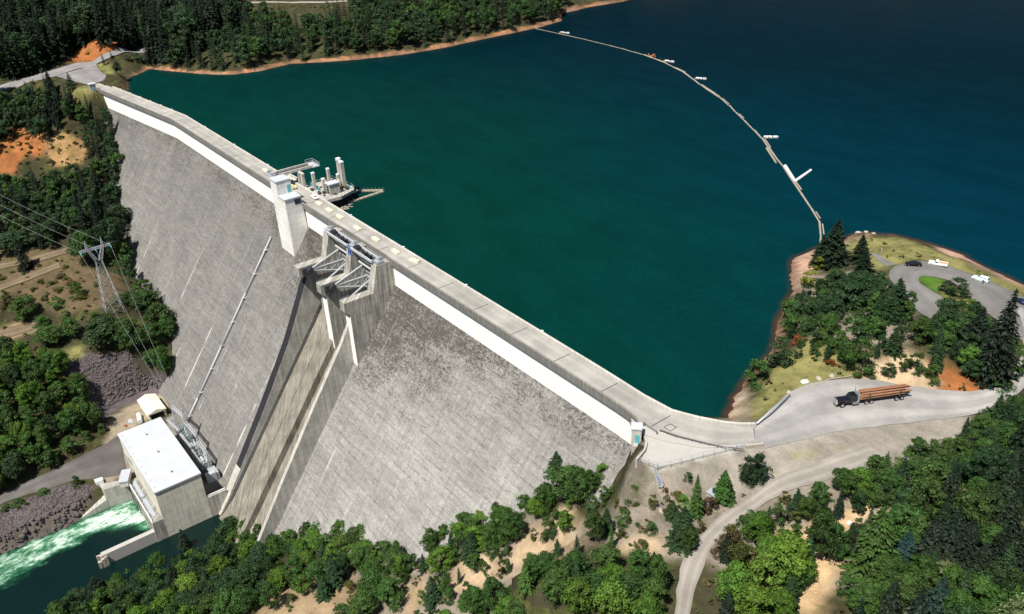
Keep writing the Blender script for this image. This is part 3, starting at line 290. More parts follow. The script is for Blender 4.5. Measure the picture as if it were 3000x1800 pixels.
TREES = [
["c","dk",-144.9,99.3,16.6,5.0,6],["c","dk",-148.8,99.3,9.8,2.9,6],["c","dk",-137.8,104.0,9.4,2.8,6],["c","dk",-131.8,96.7,7.1,2.8,6],["c","dk",-76.7,67.0,25.5,4.6,6],["c","dk",-86.6,77.6,11.7,3.8,6],
["c","cm",-107.1,73.2,11.4,3.8,6],["c","cm",-107.2,64.0,7.9,2.6,6],["c","cm",-105.7,67.0,9.8,2.6,6],["c","cm",-97.1,55.9,7.7,2.3,6],["c","cm",-94.3,69.1,7.3,2.5,6],["F","cm",-86.9,67.2,4.9,1.9,6],
["c","cm",-77.0,66.7,13.8,3.0,6],["b","dm",-122.0,63.7,7.4,3.9,6],["b","dm",-120.7,70.8,9.2,5.6,6],["b","dm",-120.0,77.4,8.5,5.1,6],["b","dm",-129.7,77.9,7.4,4.6,6],["B","dm",-121.3,87.8,6.1,2.9,6],
["s","dm",-131.2,68.1,5.4,3.3,6],["b","dm",-97.1,82.8,8.3,3.5,6],["s","dm",-106.2,63.2,4.6,2.8,6],["s","md",-109.7,58.4,3.6,2.8,6],["B","md",-107.4,80.7,6.4,1.6,6],["B","md",-103.4,71.9,6.1,2.0,6],
["s","md",-132.8,84.1,5.5,3.5,6],["B","md",-103.7,58.0,6.1,2.6,6],["b","md",-94.9,63.2,8.2,2.9,6],["s","md",-124.3,55.5,4.9,3.9,6],["B","md",-135.0,65.1,5.6,2.9,6],["s","ye",-146.0,94.8,4.6,2.3,6],
["s","ye",-142.1,84.6,4.8,3.0,6],["s","dm",-118.4,38.7,8.2,3.9,6],["s","dm",-105.6,102.7,5.2,3.6,6],["s","dm",-108.1,101.9,3.9,1.9,6],["s","dm",-102.5,103.0,2.8,1.4,6],["s","dm",-93.4,48.4,3.1,2.2,6],
["s","md",-117.9,29.1,7.1,3.6,6],["s","md",-113.9,49.2,3.9,2.4,6],["s","md",-108.2,45.3,5.2,1.5,6],["s","md",-99.0,43.7,10.0,3.9,6],["s","md",-89.5,54.1,5.8,2.6,6],["s","md",-95.3,44.3,1.8,1.2,6],
["s","md",-85.1,54.5,5.6,2.0,6],["s","md",-91.7,51.9,5.1,1.4,6],["s","md",-90.2,65.9,5.6,3.1,6],["s","md",-73.7,73.5,9.4,2.0,6],["s","md",-74.4,65.8,1.9,3.6,6],["s","md",-80.9,87.1,1.5,1.9,6],
["s","md",-102.6,58.4,3.4,1.9,6],["s","md",-105.0,55.7,3.6,1.7,6],["b","br",-81.0,63.8,7.6,2.8,6],["s","br",-98.1,97.0,3.6,2.3,6],["s","rd",-120.6,49.6,2.1,2.0,6],["s","rd",-108.3,51.3,1.6,1.7,6],
["s","rd",-105.6,42.4,1.6,1.5,6],["c","cm",-67.6,52.3,7.3,1.8,8],["c","cm",-94.6,-10.9,7.1,1.8,8],["c","cm",-80.7,-4.0,7.4,1.9,8],["c","cm",-62.4,21.3,7.6,2.1,8],["s","dm",-94.4,-4.1,7.0,2.0,8],
["s","dm",-93.1,-1.8,6.7,1.9,8],["s","ol",-84.3,-3.4,3.4,1.3,8],["s","ol",-78.1,-25.5,8.3,3.0,8],["s","ol",-83.3,-22.6,6.7,2.6,8],["s","ol",-77.8,-22.7,5.2,2.3,8],["s","ol",-79.6,-5.8,3.3,1.6,8],
["s","ol",-69.1,-16.4,4.2,1.2,8],["b","md",-79.0,-3.2,5.9,1.9,8],["b","md",-78.2,0.1,7.1,2.1,8],["b","md",-77.6,6.9,6.2,2.1,8],["b","md",-74.4,6.0,6.8,2.4,8],["s","md",-72.7,6.8,4.0,1.6,8],
["b","md",-73.9,13.8,6.7,2.8,8],["b","md",-70.6,12.6,5.9,2.6,8],["b","md",-70.6,7.8,6.1,2.2,8],["b","md",-68.0,10.6,6.8,2.2,8],["s","md",-73.4,28.6,4.5,2.7,8],["s","md",-71.7,21.0,5.2,2.5,8],
["s","md",-70.5,29.2,5.4,2.3,8],["s","md",-67.4,19.7,5.5,2.7,8],["s","md",-67.0,10.6,4.5,2.2,8],["b","md",-67.0,26.9,6.1,2.5,8],["b","md",-67.1,34.5,6.2,3.0,8],["s","md",-65.7,37.7,5.5,3.0,8],
["b","md",-65.2,41.5,6.2,3.0,8],["b","md",-60.7,40.4,8.0,2.5,8],["b","md",-60.8,24.7,6.5,2.7,8],["b","md",-57.8,25.6,5.6,2.7,8],["b","dm",-59.8,44.8,8.2,2.3,8],["b","dm",-61.8,51.8,6.8,1.9,8],
["b","dm",-51.3,15.5,7.3,2.7,8],["s","dm",-54.4,15.6,5.4,2.1,8],["B","dm",-71.5,4.1,5.6,1.7,8],["b","dm",-63.8,10.9,6.1,2.6,8],["b","dm",-58.9,32.7,7.1,2.4,8],["c","cb",-61.4,-5.8,17.5,4.5,8],
["c","cb",-63.3,2.8,9.7,2.7,8],["c","cb",-58.9,-7.1,8.8,2.9,8],["c","bl",-57.9,-1.3,10.0,3.0,8],["c","bl",-47.8,-6.7,11.7,2.7,8],["c","dk",-54.8,1.8,11.7,2.6,8],["c","dk",-55.4,6.3,9.5,2.2,8],
["c","dk",-52.9,6.5,9.8,2.3,8],["c","dk",-49.3,4.6,11.4,2.4,8],["c","dk",-53.9,27.5,8.6,2.9,8],["c","dk",-51.7,28.6,10.0,2.3,8],["c","dk",-41.3,7.2,12.9,3.1,8],["c","dk",-44.6,6.6,10.5,3.0,8],
["c","dk",-45.5,3.4,9.7,2.4,8],["b","md",-69.8,-10.1,13.1,2.9,8],["b","md",-67.3,-7.7,10.1,2.1,8],["b","md",-53.4,-2.5,7.3,2.9,8],["b","md",-53.6,-6.6,8.3,2.7,8],["b","md",-48.0,-1.2,6.7,3.1,8],
["b","md",-42.9,-2.2,8.9,3.0,8],["b","md",-57.6,-13.8,7.0,2.9,8],["s","md",-60.4,-15.3,5.5,2.0,8],["b","md",-54.8,-10.1,7.9,2.9,8],["b","md",-44.1,-5.6,7.9,3.0,8],["b","md",-40.0,-3.9,6.5,3.0,8],
["b","md",-38.2,0.3,7.9,3.1,8],["s","pa",-52.8,20.9,3.4,2.9,8],["s","pa",-50.5,-0.1,5.2,2.4,8],["b","br",-71.6,-20.7,11.3,4.5,8],["b","br",-70.8,-26.3,10.4,3.8,8],["b","br",-68.5,-33.6,9.8,3.8,8],
["b","br",-73.0,-33.8,10.5,3.4,8],["b","br",-66.0,-28.3,6.1,2.4,8],["s","br",-73.1,6.4,4.2,1.4,8],["s","md",-81.5,-9.4,6.7,2.1,8],["s","md",-83.4,-11.9,4.3,1.9,8],["s","md",-75.7,-9.1,0.7,0.9,8],
["s","md",-75.5,-2.3,2.2,1.3,8],["c","cm",-144.5,-18.4,9.7,2.8,11],["c","cm",-90.8,-28.6,10.5,2.9,11],["c","cm",-97.6,-24.3,5.1,1.6,11],["c","cm",-103.5,-38.0,7.0,1.5,11],["F","cm",-102.7,-47.2,5.8,1.1,11],
["F","cm",-105.3,-50.3,4.6,1.3,11],["c","cm",-153.7,-41.6,9.4,2.9,11],["F","cm",-138.4,-40.0,5.1,1.1,11],["c","cm",-88.3,-39.3,6.8,1.4,11],["F","cm",-79.9,-16.8,3.9,1.4,11],["c","cb",-94.4,-11.5,8.5,2.3,11],
["c","cb",-94.9,-19.9,11.6,1.7,11],["F","cb",-99.6,-40.4,6.7,1.0,11],["b","md",-136.9,-21.6,9.8,4.7,11],["b","md",-131.7,-21.3,11.4,3.2,11],["b","md",-140.3,-25.4,7.9,2.9,11],["b","md",-130.5,-18.5,7.9,2.1,11],
["b","md",-103.6,-41.9,8.5,2.0,11],["b","md",-146.1,-34.9,11.6,3.7,11],["b","md",-142.4,-34.4,10.4,2.2,11],["b","md",-149.4,-37.3,7.9,2.8,11],["s","md",-161.6,-35.0,5.1,3.7,11],["b","md",-88.6,-28.9,6.8,2.0,11],
["s","md",-124.9,-18.9,5.2,1.9,11],["s","br",-129.8,-14.9,4.3,1.9,11],["b","br",-141.7,-27.2,6.1,2.8,11],["s","br",-99.8,-18.9,1.9,1.4,11],["s","dm",-93.4,-4.4,6.2,2.2,11],["s","dm",-92.0,-2.5,7.9,2.2,11],
["s","ol",-103.0,-24.8,3.1,1.4,11],["s","ol",-116.3,-22.4,1.8,1.0,11],["s","ol",-105.5,-27.4,1.0,0.9,11],["s","ol",-100.8,-36.9,3.3,1.0,11],["s","ol",-95.9,-35.6,1.8,1.6,11],["s","ol",-99.4,-24.2,5.4,1.1,11],
["s","ol",-91.0,-22.8,3.3,1.0,11],["s","ol",-101.3,-18.2,1.0,1.7,11],["s","ol",-139.2,-41.7,6.1,1.4,11],["s","bn",-104.5,-19.4,0.9,0.8,11],["s","bn",-93.7,-17.3,4.5,1.2,11],["s","bn",-94.1,-15.5,3.1,1.4,11],
["s","bn",-82.1,-23.2,6.8,2.6,11],["s","bn",-83.9,-24.5,4.9,2.1,11],["s","md",-112.1,-23.1,2.4,1.3,11],["s","md",-103.1,-33.9,3.7,1.8,11],["s","md",-97.7,-31.0,2.7,1.5,11],["s","md",-111.6,-21.8,0.7,1.0,11],
["s","md",-102.9,-13.9,2.2,1.1,11],["s","md",-134.6,-29.7,7.3,2.2,11],["s","md",-138.1,-31.6,4.3,0.9,11],["s","md",-141.4,-31.3,1.3,0.6,11],["s","md",-128.6,-25.9,1.3,0.6,11],["s","md",-123.1,-17.8,2.8,1.2,11],
["s","md",-100.9,-31.5,0.7,0.7,11],["s","md",-85.6,-12.9,3.6,1.9,11],["s","md",-86.8,-14.6,2.2,1.6,11],["b","md",-103.7,-58.2,6.4,2.1,5],["b","md",-101.8,-55.5,6.4,2.5,5],["b","md",-97.7,-52.0,7.4,2.8,5],
["b","md",-94.6,-46.6,7.4,2.8,5],["b","md",-90.2,-42.0,7.4,2.6,5],["b","md",-84.7,-41.0,9.5,2.0,5],["b","md",-103.0,-62.2,8.5,3.2,5],["b","md",-134.6,-47.7,10.7,3.6,5],["b","md",-138.0,-52.4,11.4,3.2,5],
["b","md",-95.8,-58.4,8.6,3.1,5],["b","md",-90.6,-54.0,8.3,3.4,5],["b","md",-86.5,-49.3,8.5,3.1,5],["b","md",-82.7,-45.7,7.3,2.7,5],["b","br",-97.9,-60.4,8.6,3.0,5],["b","br",-91.4,-56.8,8.5,3.0,5],
["b","br",-85.6,-53.0,9.5,3.3,5],["b","br",-81.4,-48.7,8.6,2.9,5],["b","br",-127.8,-48.4,10.4,3.8,5],["b","br",-91.3,-47.4,5.9,2.6,5],["c","cb",-102.1,-61.0,7.6,1.5,5],["c","cb",-137.2,-47.9,9.8,2.0,5],
["b","md",-257.0,-56.1,10.3,4.4,2],["B","md",-251.3,-52.1,7.4,3.3,2],["b","md",-238.3,-51.6,7.7,4.7,2],["s","md",-229.9,-47.7,5.4,2.9,2],["B","md",-247.1,-61.6,6.2,4.0,2],["B","md",-240.0,-56.6,5.9,5.0,2],
["b","md",-223.3,-55.3,6.7,4.7,2],["b","md",-213.1,-52.7,8.6,4.1,2],["b","md",-203.6,-50.2,8.3,4.3,2],["s","md",-249.5,-67.4,5.5,3.3,2],["b","md",-269.8,-74.5,9.4,4.2,2],["B","md",-263.4,-70.6,8.9,3.6,2],
["B","md",-272.1,-80.3,8.2,4.0,2],["B","md",-270.1,-84.5,8.2,3.9,2],["b","md",-235.1,-70.9,8.5,4.3,2],["b","md",-189.9,-51.8,7.6,3.9,2],["b","md",-181.0,-51.1,8.5,2.7,2],["b","md",-171.7,-44.5,9.8,2.6,2],
["B","md",-170.8,-39.9,5.6,2.4,2],["B","md",-173.6,-51.4,6.1,2.8,2],["B","br",-235.7,-64.7,6.1,3.9,2],["b","br",-221.2,-61.8,7.3,4.7,2],["b","br",-240.5,-76.5,7.0,4.8,2],["b","br",-196.6,-55.5,7.1,4.8,2],
["b","br",-207.1,-57.9,7.9,4.0,2],["b","br",-220.2,-66.4,7.4,4.2,2],["s","br",-167.3,-35.3,4.3,3.6,2],["s","br",-159.8,-34.0,4.2,3.5,2],["b","br",-150.4,-33.3,7.1,3.0,2],["s","br",-150.3,-36.8,4.5,3.8,2],
["b","br",-159.9,-48.0,9.2,3.9,2],["b","dm",-216.4,-79.1,10.8,3.4,2],["b","dm",-218.2,-86.6,12.3,4.9,2],["b","dm",-224.5,-90.9,11.9,5.0,2],["b","dm",-239.0,-93.2,10.1,4.7,2],["b","dm",-245.5,-85.2,11.6,4.9,2],
["b","dm",-226.3,-79.4,10.3,3.9,2],["b","md",-212.5,-94.8,11.3,4.3,2],["b","md",-220.4,-98.6,10.0,4.0,2],["b","md",-172.5,-64.1,11.0,4.4,2],["b","md",-166.2,-62.1,10.7,3.9,2],["b","md",-170.6,-68.9,8.6,3.9,2],
["B","md",-170.8,-56.0,6.8,2.2,2],["B","md",-174.9,-73.5,5.6,2.6,2],["b","md",-181.2,-58.9,9.1,3.7,2],["F","cm",-211.5,-62.4,6.7,2.5,2],["c","cm",-192.7,-66.7,11.3,3.2,2],["c","cm",-190.7,-71.9,8.0,2.5,2],
["c","cm",-153.3,-41.6,9.5,2.5,2],["c","cm",-153.9,-54.8,10.3,2.5,2],["F","cm",-167.5,-49.6,7.1,1.8,2],["s","ol",-186.3,-65.1,4.0,1.9,2],["s","ol",-209.2,-71.0,1.9,0.9,2],["s","ol",-198.6,-80.1,2.8,2.1,2],
["s","md",-183.1,-63.8,2.7,1.2,2],["s","md",-179.6,-68.4,3.3,1.2,2],["s","md",-204.3,-69.1,2.8,1.3,2],["s","md",-157.9,-43.9,4.9,1.5,2],["c","dk",-270.7,-92.6,18.3,3.6,9],["c","dk",-251.8,-102.2,12.0,3.4,9],
["c","dk",-269.2,-124.0,12.6,5.1,9],["b","dm",-269.7,-75.9,11.1,4.6,9],["b","dm",-252.1,-86.9,13.7,4.3,9],["b","dm",-256.4,-114.9,8.9,4.4,9],["b","dm",-247.5,-94.9,12.8,4.2,9],["b","dm",-271.1,-131.0,7.6,4.2,9],
["b","dm",-247.3,-108.9,8.9,4.1,9],["b","br",-238.7,-100.3,10.7,4.6,9],["b","br",-237.1,-88.2,12.2,4.7,9],["b","br",-238.9,-79.3,11.1,4.2,9],["s","md",-322.4,-115.9,5.1,1.9,10],["s","md",-326.4,-127.5,2.8,2.2,10],
["s","md",-326.3,-136.8,2.8,2.8,10],["s","md",-327.0,-140.7,2.4,2.2,10],["s","md",-324.2,-134.4,1.6,1.2,10],["B","md",-366.2,-97.9,5.8,3.5,13],["B","md",-362.2,-110.7,6.1,2.7,13],["s","md",-349.5,-105.5,4.6,2.4,13],
["B","md",-344.7,-112.6,7.9,3.6,13],["s","md",-352.0,-98.0,4.8,2.1,13],["B","md",-341.1,-120.4,7.9,3.6,13],["b","dm",-456.5,-55.3,23.0,7.2,7],["B","dm",-433.2,-55.1,14.3,3.8,7],["b","dm",-476.2,-44.4,17.7,6.7,7],
["b","dm",-388.4,-79.6,13.7,8.8,7],["b","md",-451.4,-69.5,18.3,6.3,7],["B","md",-418.3,-54.3,7.6,4.7,7],["b","md",-401.9,-57.1,11.3,5.9,7],["b","md",-382.5,-57.5,14.7,5.8,7],["b","md",-376.9,-56.6,12.5,4.1,7],
["b","md",-379.4,-71.3,16.6,5.6,7],["b","md",-365.2,-63.8,15.6,4.1,7],["B","md",-373.2,-67.7,6.7,4.1,7],["b","md",-431.7,-104.4,10.1,6.5,7],["s","md",-427.9,-91.1,4.8,3.9,7],["s","md",-421.9,-100.8,4.6,3.9,7],
["b","md",-404.5,-101.2,9.2,6.3,7],["B","md",-401.2,-92.1,10.4,3.8,7],["b","md",-377.1,-63.2,12.2,4.7,7],["B","md",-406.9,-63.3,7.0,3.9,7],["s","ol",-469.1,-91.7,1.5,1.0,7],["s","ol",-464.4,-89.7,1.6,1.4,7],
["s","ol",-455.5,-79.5,1.3,1.9,7],["s","ol",-452.6,-102.7,1.3,1.0,7],["s","ol",-447.3,-109.0,6.5,2.0,7],["s","ol",-490.4,-97.3,1.8,1.1,7],["s","ol",-469.3,-96.4,0.9,0.9,7],["s","ol",-429.9,-114.7,1.2,1.3,7],
["s","md",-444.0,-58.6,7.1,2.8,7],["s","md",-425.0,-82.2,8.6,3.6,7],["s","md",-404.8,-79.6,3.0,2.9,7],["s","md",-417.0,-90.4,3.9,2.6,7],["s","md",-450.7,-109.4,5.4,1.3,7],["s","md",-412.6,-82.3,1.3,1.6,7],
["s","md",-410.9,-66.2,3.7,3.0,7],["s","ol",-452.9,-91.9,1.3,2.0,7],["s","ol",-447.0,-89.5,1.9,2.4,7],["s","ol",-438.2,-87.7,1.6,2.7,7],["s","ol",-459.5,-96.6,1.0,1.7,7],["s","ol",-446.6,-81.6,1.3,2.0,7],
["s","ol",-432.5,-81.4,1.5,3.0,7],["s","ol",-423.6,-80.0,2.1,3.3,7],["s","ol",-445.2,-106.0,1.6,2.0,7],["s","ol",-438.5,-94.0,1.9,2.3,7],["s","ol",-467.1,-106.4,1.3,2.1,7],["s","ol",-448.5,-75.7,0.9,1.4,7],
["s","ol",-449.8,-96.2,1.3,2.0,7],["s","bn",-438.8,-80.9,2.5,2.7,7],["s","bn",-449.7,-83.4,1.9,2.4,7],["s","bn",-468.6,-101.3,0.9,1.4,7],["s","bn",-446.3,-111.3,3.3,2.6,7],["s","bn",-427.8,-72.1,2.1,2.0,7],
["b","dm",-484.9,-96.1,10.0,8.1,7],["b","dm",-482.3,-86.5,10.1,6.4,7],["b","dm",-479.6,-78.3,11.3,5.7,7],["B","dm",-503.0,-94.0,8.5,5.4,7],["B","dm",-495.5,-79.5,8.5,5.5,7],["B","dm",-488.0,-71.5,8.3,4.0,7],
["B","dm",-455.8,-70.7,14.3,3.8,7],["c","dk",-587.7,-40.8,18.9,4.2,3],["F","dk",-583.3,-29.9,8.3,3.1,3],["F","dk",-607.6,-50.5,8.0,1.9,3],["F","dk",-605.6,-61.1,8.3,2.1,3],["F","dk",-608.1,-45.7,4.0,1.1,3],
["F","dk",-623.9,0.5,8.6,1.6,3],["F","dk",-599.2,-41.0,8.2,1.3,3],["F","dk",-627.4,7.0,5.6,1.1,3],["B","dm",-576.2,-31.9,5.8,2.9,3],["B","dm",-592.2,0.4,8.2,2.8,3],["s","dm",-623.0,21.6,5.5,4.6,3],
["s","dm",-624.2,15.7,3.3,2.7,3],["s","dm",-626.4,31.8,4.2,3.5,3],["B","br",-604.0,-50.5,6.5,2.3,3],["s","ol",-561.0,-69.1,1.2,1.1,0],["s","ol",-540.9,-58.2,1.2,1.2,0],["s","ol",-541.6,-38.9,1.6,1.6,0],
["s","ol",-571.4,-65.8,1.5,1.7,0],["s","dm",-556.0,-48.5,1.6,1.5,0],["s","bn",-537.7,-50.8,1.0,1.0,0],["s","bn",-537.8,-54.1,1.3,1.1,0],["s","bn",-551.3,-36.8,0.7,1.1,0],["s","dm",-551.3,-73.5,1.3,1.2,0],
["s","bn",-547.9,-64.6,1.3,1.3,0],["s","dm",-541.7,-59.0,1.9,1.4,0],["s","ol",-534.2,-41.5,1.2,0.9,0],["s","dm",-552.1,-48.1,1.6,1.6,0],["s","dm",-566.7,-72.9,1.3,1.4,0],["s","bn",-546.3,-46.4,0.7,0.9,0],
["s","dm",-553.4,-40.0,0.9,1.4,0],["s","ol",-542.1,-60.5,0.7,1.0,0],["s","ol",-569.9,-62.3,0.9,1.4,0],["s","dm",-546.3,-38.3,1.2,1.0,0],["s","bn",-548.7,-69.6,1.5,1.6,0],["s","ol",-545.8,-43.2,1.9,1.6,0],
["s","ol",-539.9,-57.9,1.2,1.2,0],["s","dm",-543.6,-41.0,0.7,1.0,0],["s","ol",-571.9,-76.7,0.7,1.3,0],["s","dm",-564.6,-76.6,1.3,1.2,0],["s","ol",-553.6,-52.8,1.3,1.2,0],["s","dm",-548.1,-38.1,1.3,1.2,0],
["s","dm",-571.9,-68.3,1.9,1.5,0],["s","ol",-562.6,-65.3,0.9,1.5,0],["s","ol",-565.7,-63.6,1.2,1.6,0],["s","dm",-544.2,-53.3,0.9,0.8,0],["s","ol",-553.0,-49.7,2.2,1.6,0],["s","ol",-555.2,-66.2,1.6,1.6,0],
["s","ol",-554.7,-43.5,1.5,1.8,0],["s","ol",-557.5,-65.0,3.6,1.2,0],["s","ol",-550.0,-55.6,3.4,1.4,0],["s","ol",-565.2,-69.0,2.5,1.6,0],["s","ol",-545.6,-52.5,1.9,1.2,0],["B","dm",-775.9,-1.0,18.9,6.3,12],
["c","dk",-768.6,-32.2,22.7,4.0,12],["c","cm",-763.3,-26.0,25.5,4.6,12],["c","dk",-753.0,-25.6,25.2,4.1,12],["c","dk",-757.1,-19.3,23.2,4.0,12],["c","dk",-751.2,-35.4,23.5,4.4,12],["c","dk",-745.0,-25.3,23.8,4.3,12],
["c","dk",-745.5,12.2,26.7,4.5,12],["F","dk",-751.5,33.9,22.8,3.7,12],["c","dk",-737.1,-45.4,29.5,4.8,12],["c","dk",-740.2,-34.9,32.5,5.1,12],["c","cm",-740.1,-22.9,24.8,4.3,12],["c","dk",-744.6,-16.4,24.6,3.9,12],
["B","dm",-737.7,-5.8,16.5,5.2,12],["c","cm",-742.6,-0.8,26.1,4.2,12],["c","cm",-734.9,46.7,23.4,4.0,12],["F","cm",-740.0,54.3,23.6,3.6,12],["b","dm",-738.2,60.4,24.0,8.8,12],["c","dk",-729.6,-42.7,32.1,6.3,12],
["c","dk",-732.2,-34.3,29.0,4.9,12],["c","dk",-730.0,-28.0,28.2,5.4,12],["c","dk",-735.5,-17.6,32.1,5.2,12],["B","dm",-728.3,-6.5,19.5,6.2,12],["b","dm",-732.0,-0.3,21.1,6.8,12],["b","dm",-726.4,8.3,20.3,7.5,12],
["B","dm",-732.0,16.0,18.9,6.7,12],["c","dk",-727.4,28.2,25.1,4.4,12],["b","dm",-730.6,38.2,22.1,7.2,12],["c","cm",-727.7,46.7,28.9,4.9,12],["c","cm",-731.9,54.2,26.2,4.9,12],["c","dk",-731.0,69.7,23.8,4.0,12],
["B","dm",-733.8,86.0,19.7,6.4,12],["c","dk",-720.4,-43.0,25.1,4.2,12],["c","dk",-722.1,-35.5,31.9,5.1,12],["c","dk",-721.2,-25.0,22.1,3.7,12],["c","cm",-721.8,-18.6,27.1,4.9,12],["c","dk",-722.6,-10.2,26.0,4.4,12],
["c","dk",-724.0,1.4,32.8,6.1,12],["c","dk",-721.8,7.9,24.2,4.6,12],["c","dk",-723.9,19.2,30.5,5.7,12],["c","dk",-718.9,28.5,31.3,5.0,12],["c","dk",-726.9,35.9,30.4,5.8,12],["c","dk",-718.1,47.4,26.3,4.9,12],
["c","dk",-725.4,55.6,27.0,5.4,12],["b","dm",-725.9,72.3,24.6,8.0,12],["c","dk",-718.1,79.9,26.9,4.3,12],["b","dm",-726.6,87.1,21.0,8.1,12],["B","dm",-726.4,107.1,17.2,5.6,12],["c","cm",-711.9,-42.2,30.1,4.8,12],
["c","dk",-715.6,-31.8,24.9,4.0,12],["b","dm",-708.7,-28.0,18.1,6.9,12],["B","dm",-714.1,-15.6,19.6,5.9,12],["c","dk",-712.3,-10.2,29.3,5.4,12],["c","dk",-715.7,-0.0,28.7,4.5,12],["c","cm",-709.9,12.0,30.8,5.8,12],
["c","dk",-716.3,17.2,28.4,4.3,12],["c","dk",-711.2,28.3,26.5,4.1,12],["c","dk",-714.0,36.4,32.9,6.1,12],["c","dk",-712.3,43.9,29.8,5.8,12],["c","dk",-713.6,53.7,26.8,4.5,12],["b","dm",-713.7,62.0,24.3,7.6,12],
["b","dm",-717.1,72.1,21.6,7.2,12],["c","cm",-713.6,78.7,25.0,4.7,12],["c","dk",-707.4,-50.4,21.9,3.6,12],["c","cm",-702.8,-42.7,31.6,5.0,12],["c","dk",-704.5,-33.6,32.7,5.4,12],["c","dk",-701.6,-28.2,24.7,4.8,12],
["c","dk",-709.5,-15.3,29.5,5.8,12],["c","dk",-702.9,-5.9,24.1,4.2,12],["c","dk",-705.0,3.1,27.4,4.9,12],["b","dm",-703.1,12.4,22.0,7.7,12],["b","dm",-705.4,20.6,20.5,6.5,12],["c","cm",-704.4,28.8,25.0,4.0,12],
["c","dk",-707.2,38.7,27.4,4.2,12],["c","dk",-699.6,43.2,32.9,5.8,12],["c","dk",-707.2,52.3,27.1,5.0,12],["c","dk",-702.6,61.2,26.5,4.7,12],["c","dk",-705.9,69.1,29.7,5.1,12],["c","cm",-704.3,79.8,25.9,4.7,12],
["c","dk",-709.2,88.1,27.4,4.8,12],["c","dk",-700.2,99.8,23.3,4.0,12],["b","dm",-698.7,-52.1,23.1,8.9,12],["c","dk",-693.1,-40.6,22.3,3.9,12],["c","dk",-699.5,-34.0,29.2,5.1,12],["c","cm",-694.9,-25.3,31.4,5.9,12],
["c","cm",-696.7,-18.9,25.7,4.8,12],["c","dk",-693.7,-6.8,24.4,4.7,12],["c","dk",-700.8,2.3,28.0,4.5,12],["b","dm",-694.1,9.6,20.2,7.6,12],["b","dm",-697.4,20.0,20.6,7.4,12],["c","dk",-696.1,27.2,24.6,4.7,12],
["B","dm",-700.6,35.4,16.4,5.0,12],["c","dk",-694.5,42.1,22.8,3.9,12],["c","dk",-699.1,53.3,24.6,4.6,12],["c","dk",-692.7,64.8,32.4,5.2,12],["c","dk",-698.7,71.4,28.9,5.5,12],["c","dk",-692.4,82.5,24.0,4.1,12],
["c","dk",-695.5,91.5,33.0,6.0,12],["b","dm",-694.7,95.7,23.2,8.0,12],["b","dm",-687.8,-53.3,23.3,7.0,12],["c","dk",-682.9,-42.5,24.9,4.1,12],["c","dk",-689.8,-33.7,24.8,4.1,12],["c","dk",-686.2,-26.9,28.0,5.6,12],
["c","dk",-687.1,-17.1,23.4,4.6,12],["c","dk",-682.6,-9.8,28.0,4.6,12],["b","dm",-691.2,-1.7,24.1,8.6,12],["c","dk",-683.4,9.9,26.1,4.8,12],["c","dk",-692.0,15.8,25.1,4.3,12],["c","dk",-683.0,27.2,26.5,5.1,12],
["c","dk",-687.1,33.4,27.2,4.3,12],["c","cm",-684.3,42.6,26.6,4.5,12],["c","cm",-688.0,54.2,25.3,3.9,12],["c","cm",-684.2,60.8,30.3,4.6,12],["c","dk",-686.7,69.0,32.0,5.6,12],["c","dk",-687.3,81.0,23.3,3.8,12],
["c","dk",-691.5,86.4,32.4,5.9,12],["B","dm",-685.0,98.4,19.6,6.0,12],["c","dk",-687.0,107.6,26.1,4.0,12],["c","dk",-679.6,-53.8,30.8,5.1,12],["b","dm",-678.0,-43.2,18.6,6.9,12],["c","dk",-679.3,-34.7,24.6,4.3,12],
["c","dk",-675.6,-23.3,23.6,4.2,12],["c","dk",-682.4,-18.1,29.9,5.0,12],["c","dk",-676.0,-7.8,24.1,4.2,12],["c","dk",-678.1,1.1,30.9,4.9,12],["c","dk",-675.1,9.1,22.7,3.7,12],["c","dk",-678.8,20.3,24.5,3.8,12],
["c","dk",-681.8,35.2,26.4,5.1,12],["c","cm",-673.8,43.5,32.2,5.7,12],["c","dk",-679.7,54.4,27.6,4.2,12],["c","cm",-673.4,60.2,31.5,6.2,12],["b","dm",-678.9,70.3,21.7,8.2,12],["c","dk",-678.2,80.7,28.3,4.5,12],
["b","dm",-678.5,89.3,20.5,6.5,12],["b","dm",-678.5,100.3,21.4,6.9,12],["b","dm",-681.1,107.2,21.5,7.8,12],["c","dk",-673.8,-51.9,28.4,5.4,12],["b","dm",-664.8,-40.7,19.7,7.7,12],["c","dk",-671.8,-36.6,32.3,5.9,12],
["b","dm",-665.7,-27.8,20.0,7.2,12],["B","dm",-671.4,-19.1,18.1,5.7,12],["c","cm",-664.5,-7.8,31.9,5.2,12],["c","dk",-672.0,-0.5,27.7,4.6,12],["c","cm",-672.0,16.8,26.6,4.2,12],["c","dk",-672.3,36.8,22.2,3.7,12],
["c","dk",-664.8,43.8,23.6,4.7,12],["c","dk",-669.8,53.8,30.1,4.8,12],["F","dk",-669.2,59.9,21.9,3.4,12],["b","dm",-669.1,71.0,20.0,6.5,12],["c","dk",-667.5,82.4,29.2,4.8,12],["c","dk",-671.2,88.8,26.9,5.0,12],
["c","dk",-668.4,99.0,28.3,4.5,12],["c","dk",-673.0,106.2,22.3,4.4,12],["c","cm",-660.9,-59.6,23.1,4.2,12],["b","dm",-664.9,-50.5,18.6,5.8,12],["c","dk",-659.3,-42.7,30.7,5.8,12],["c","dk",-662.0,-34.5,25.6,5.0,12],
["c","dk",-656.3,-23.2,22.8,4.4,12],["b","dm",-664.0,-17.7,19.9,7.4,12],["c","cm",-656.3,-10.1,31.5,5.0,12],["c","cm",-663.3,0.3,32.5,6.2,12],["c","dk",-655.7,7.5,26.4,5.2,12],["c","dk",-657.1,24.4,32.1,6.2,12],
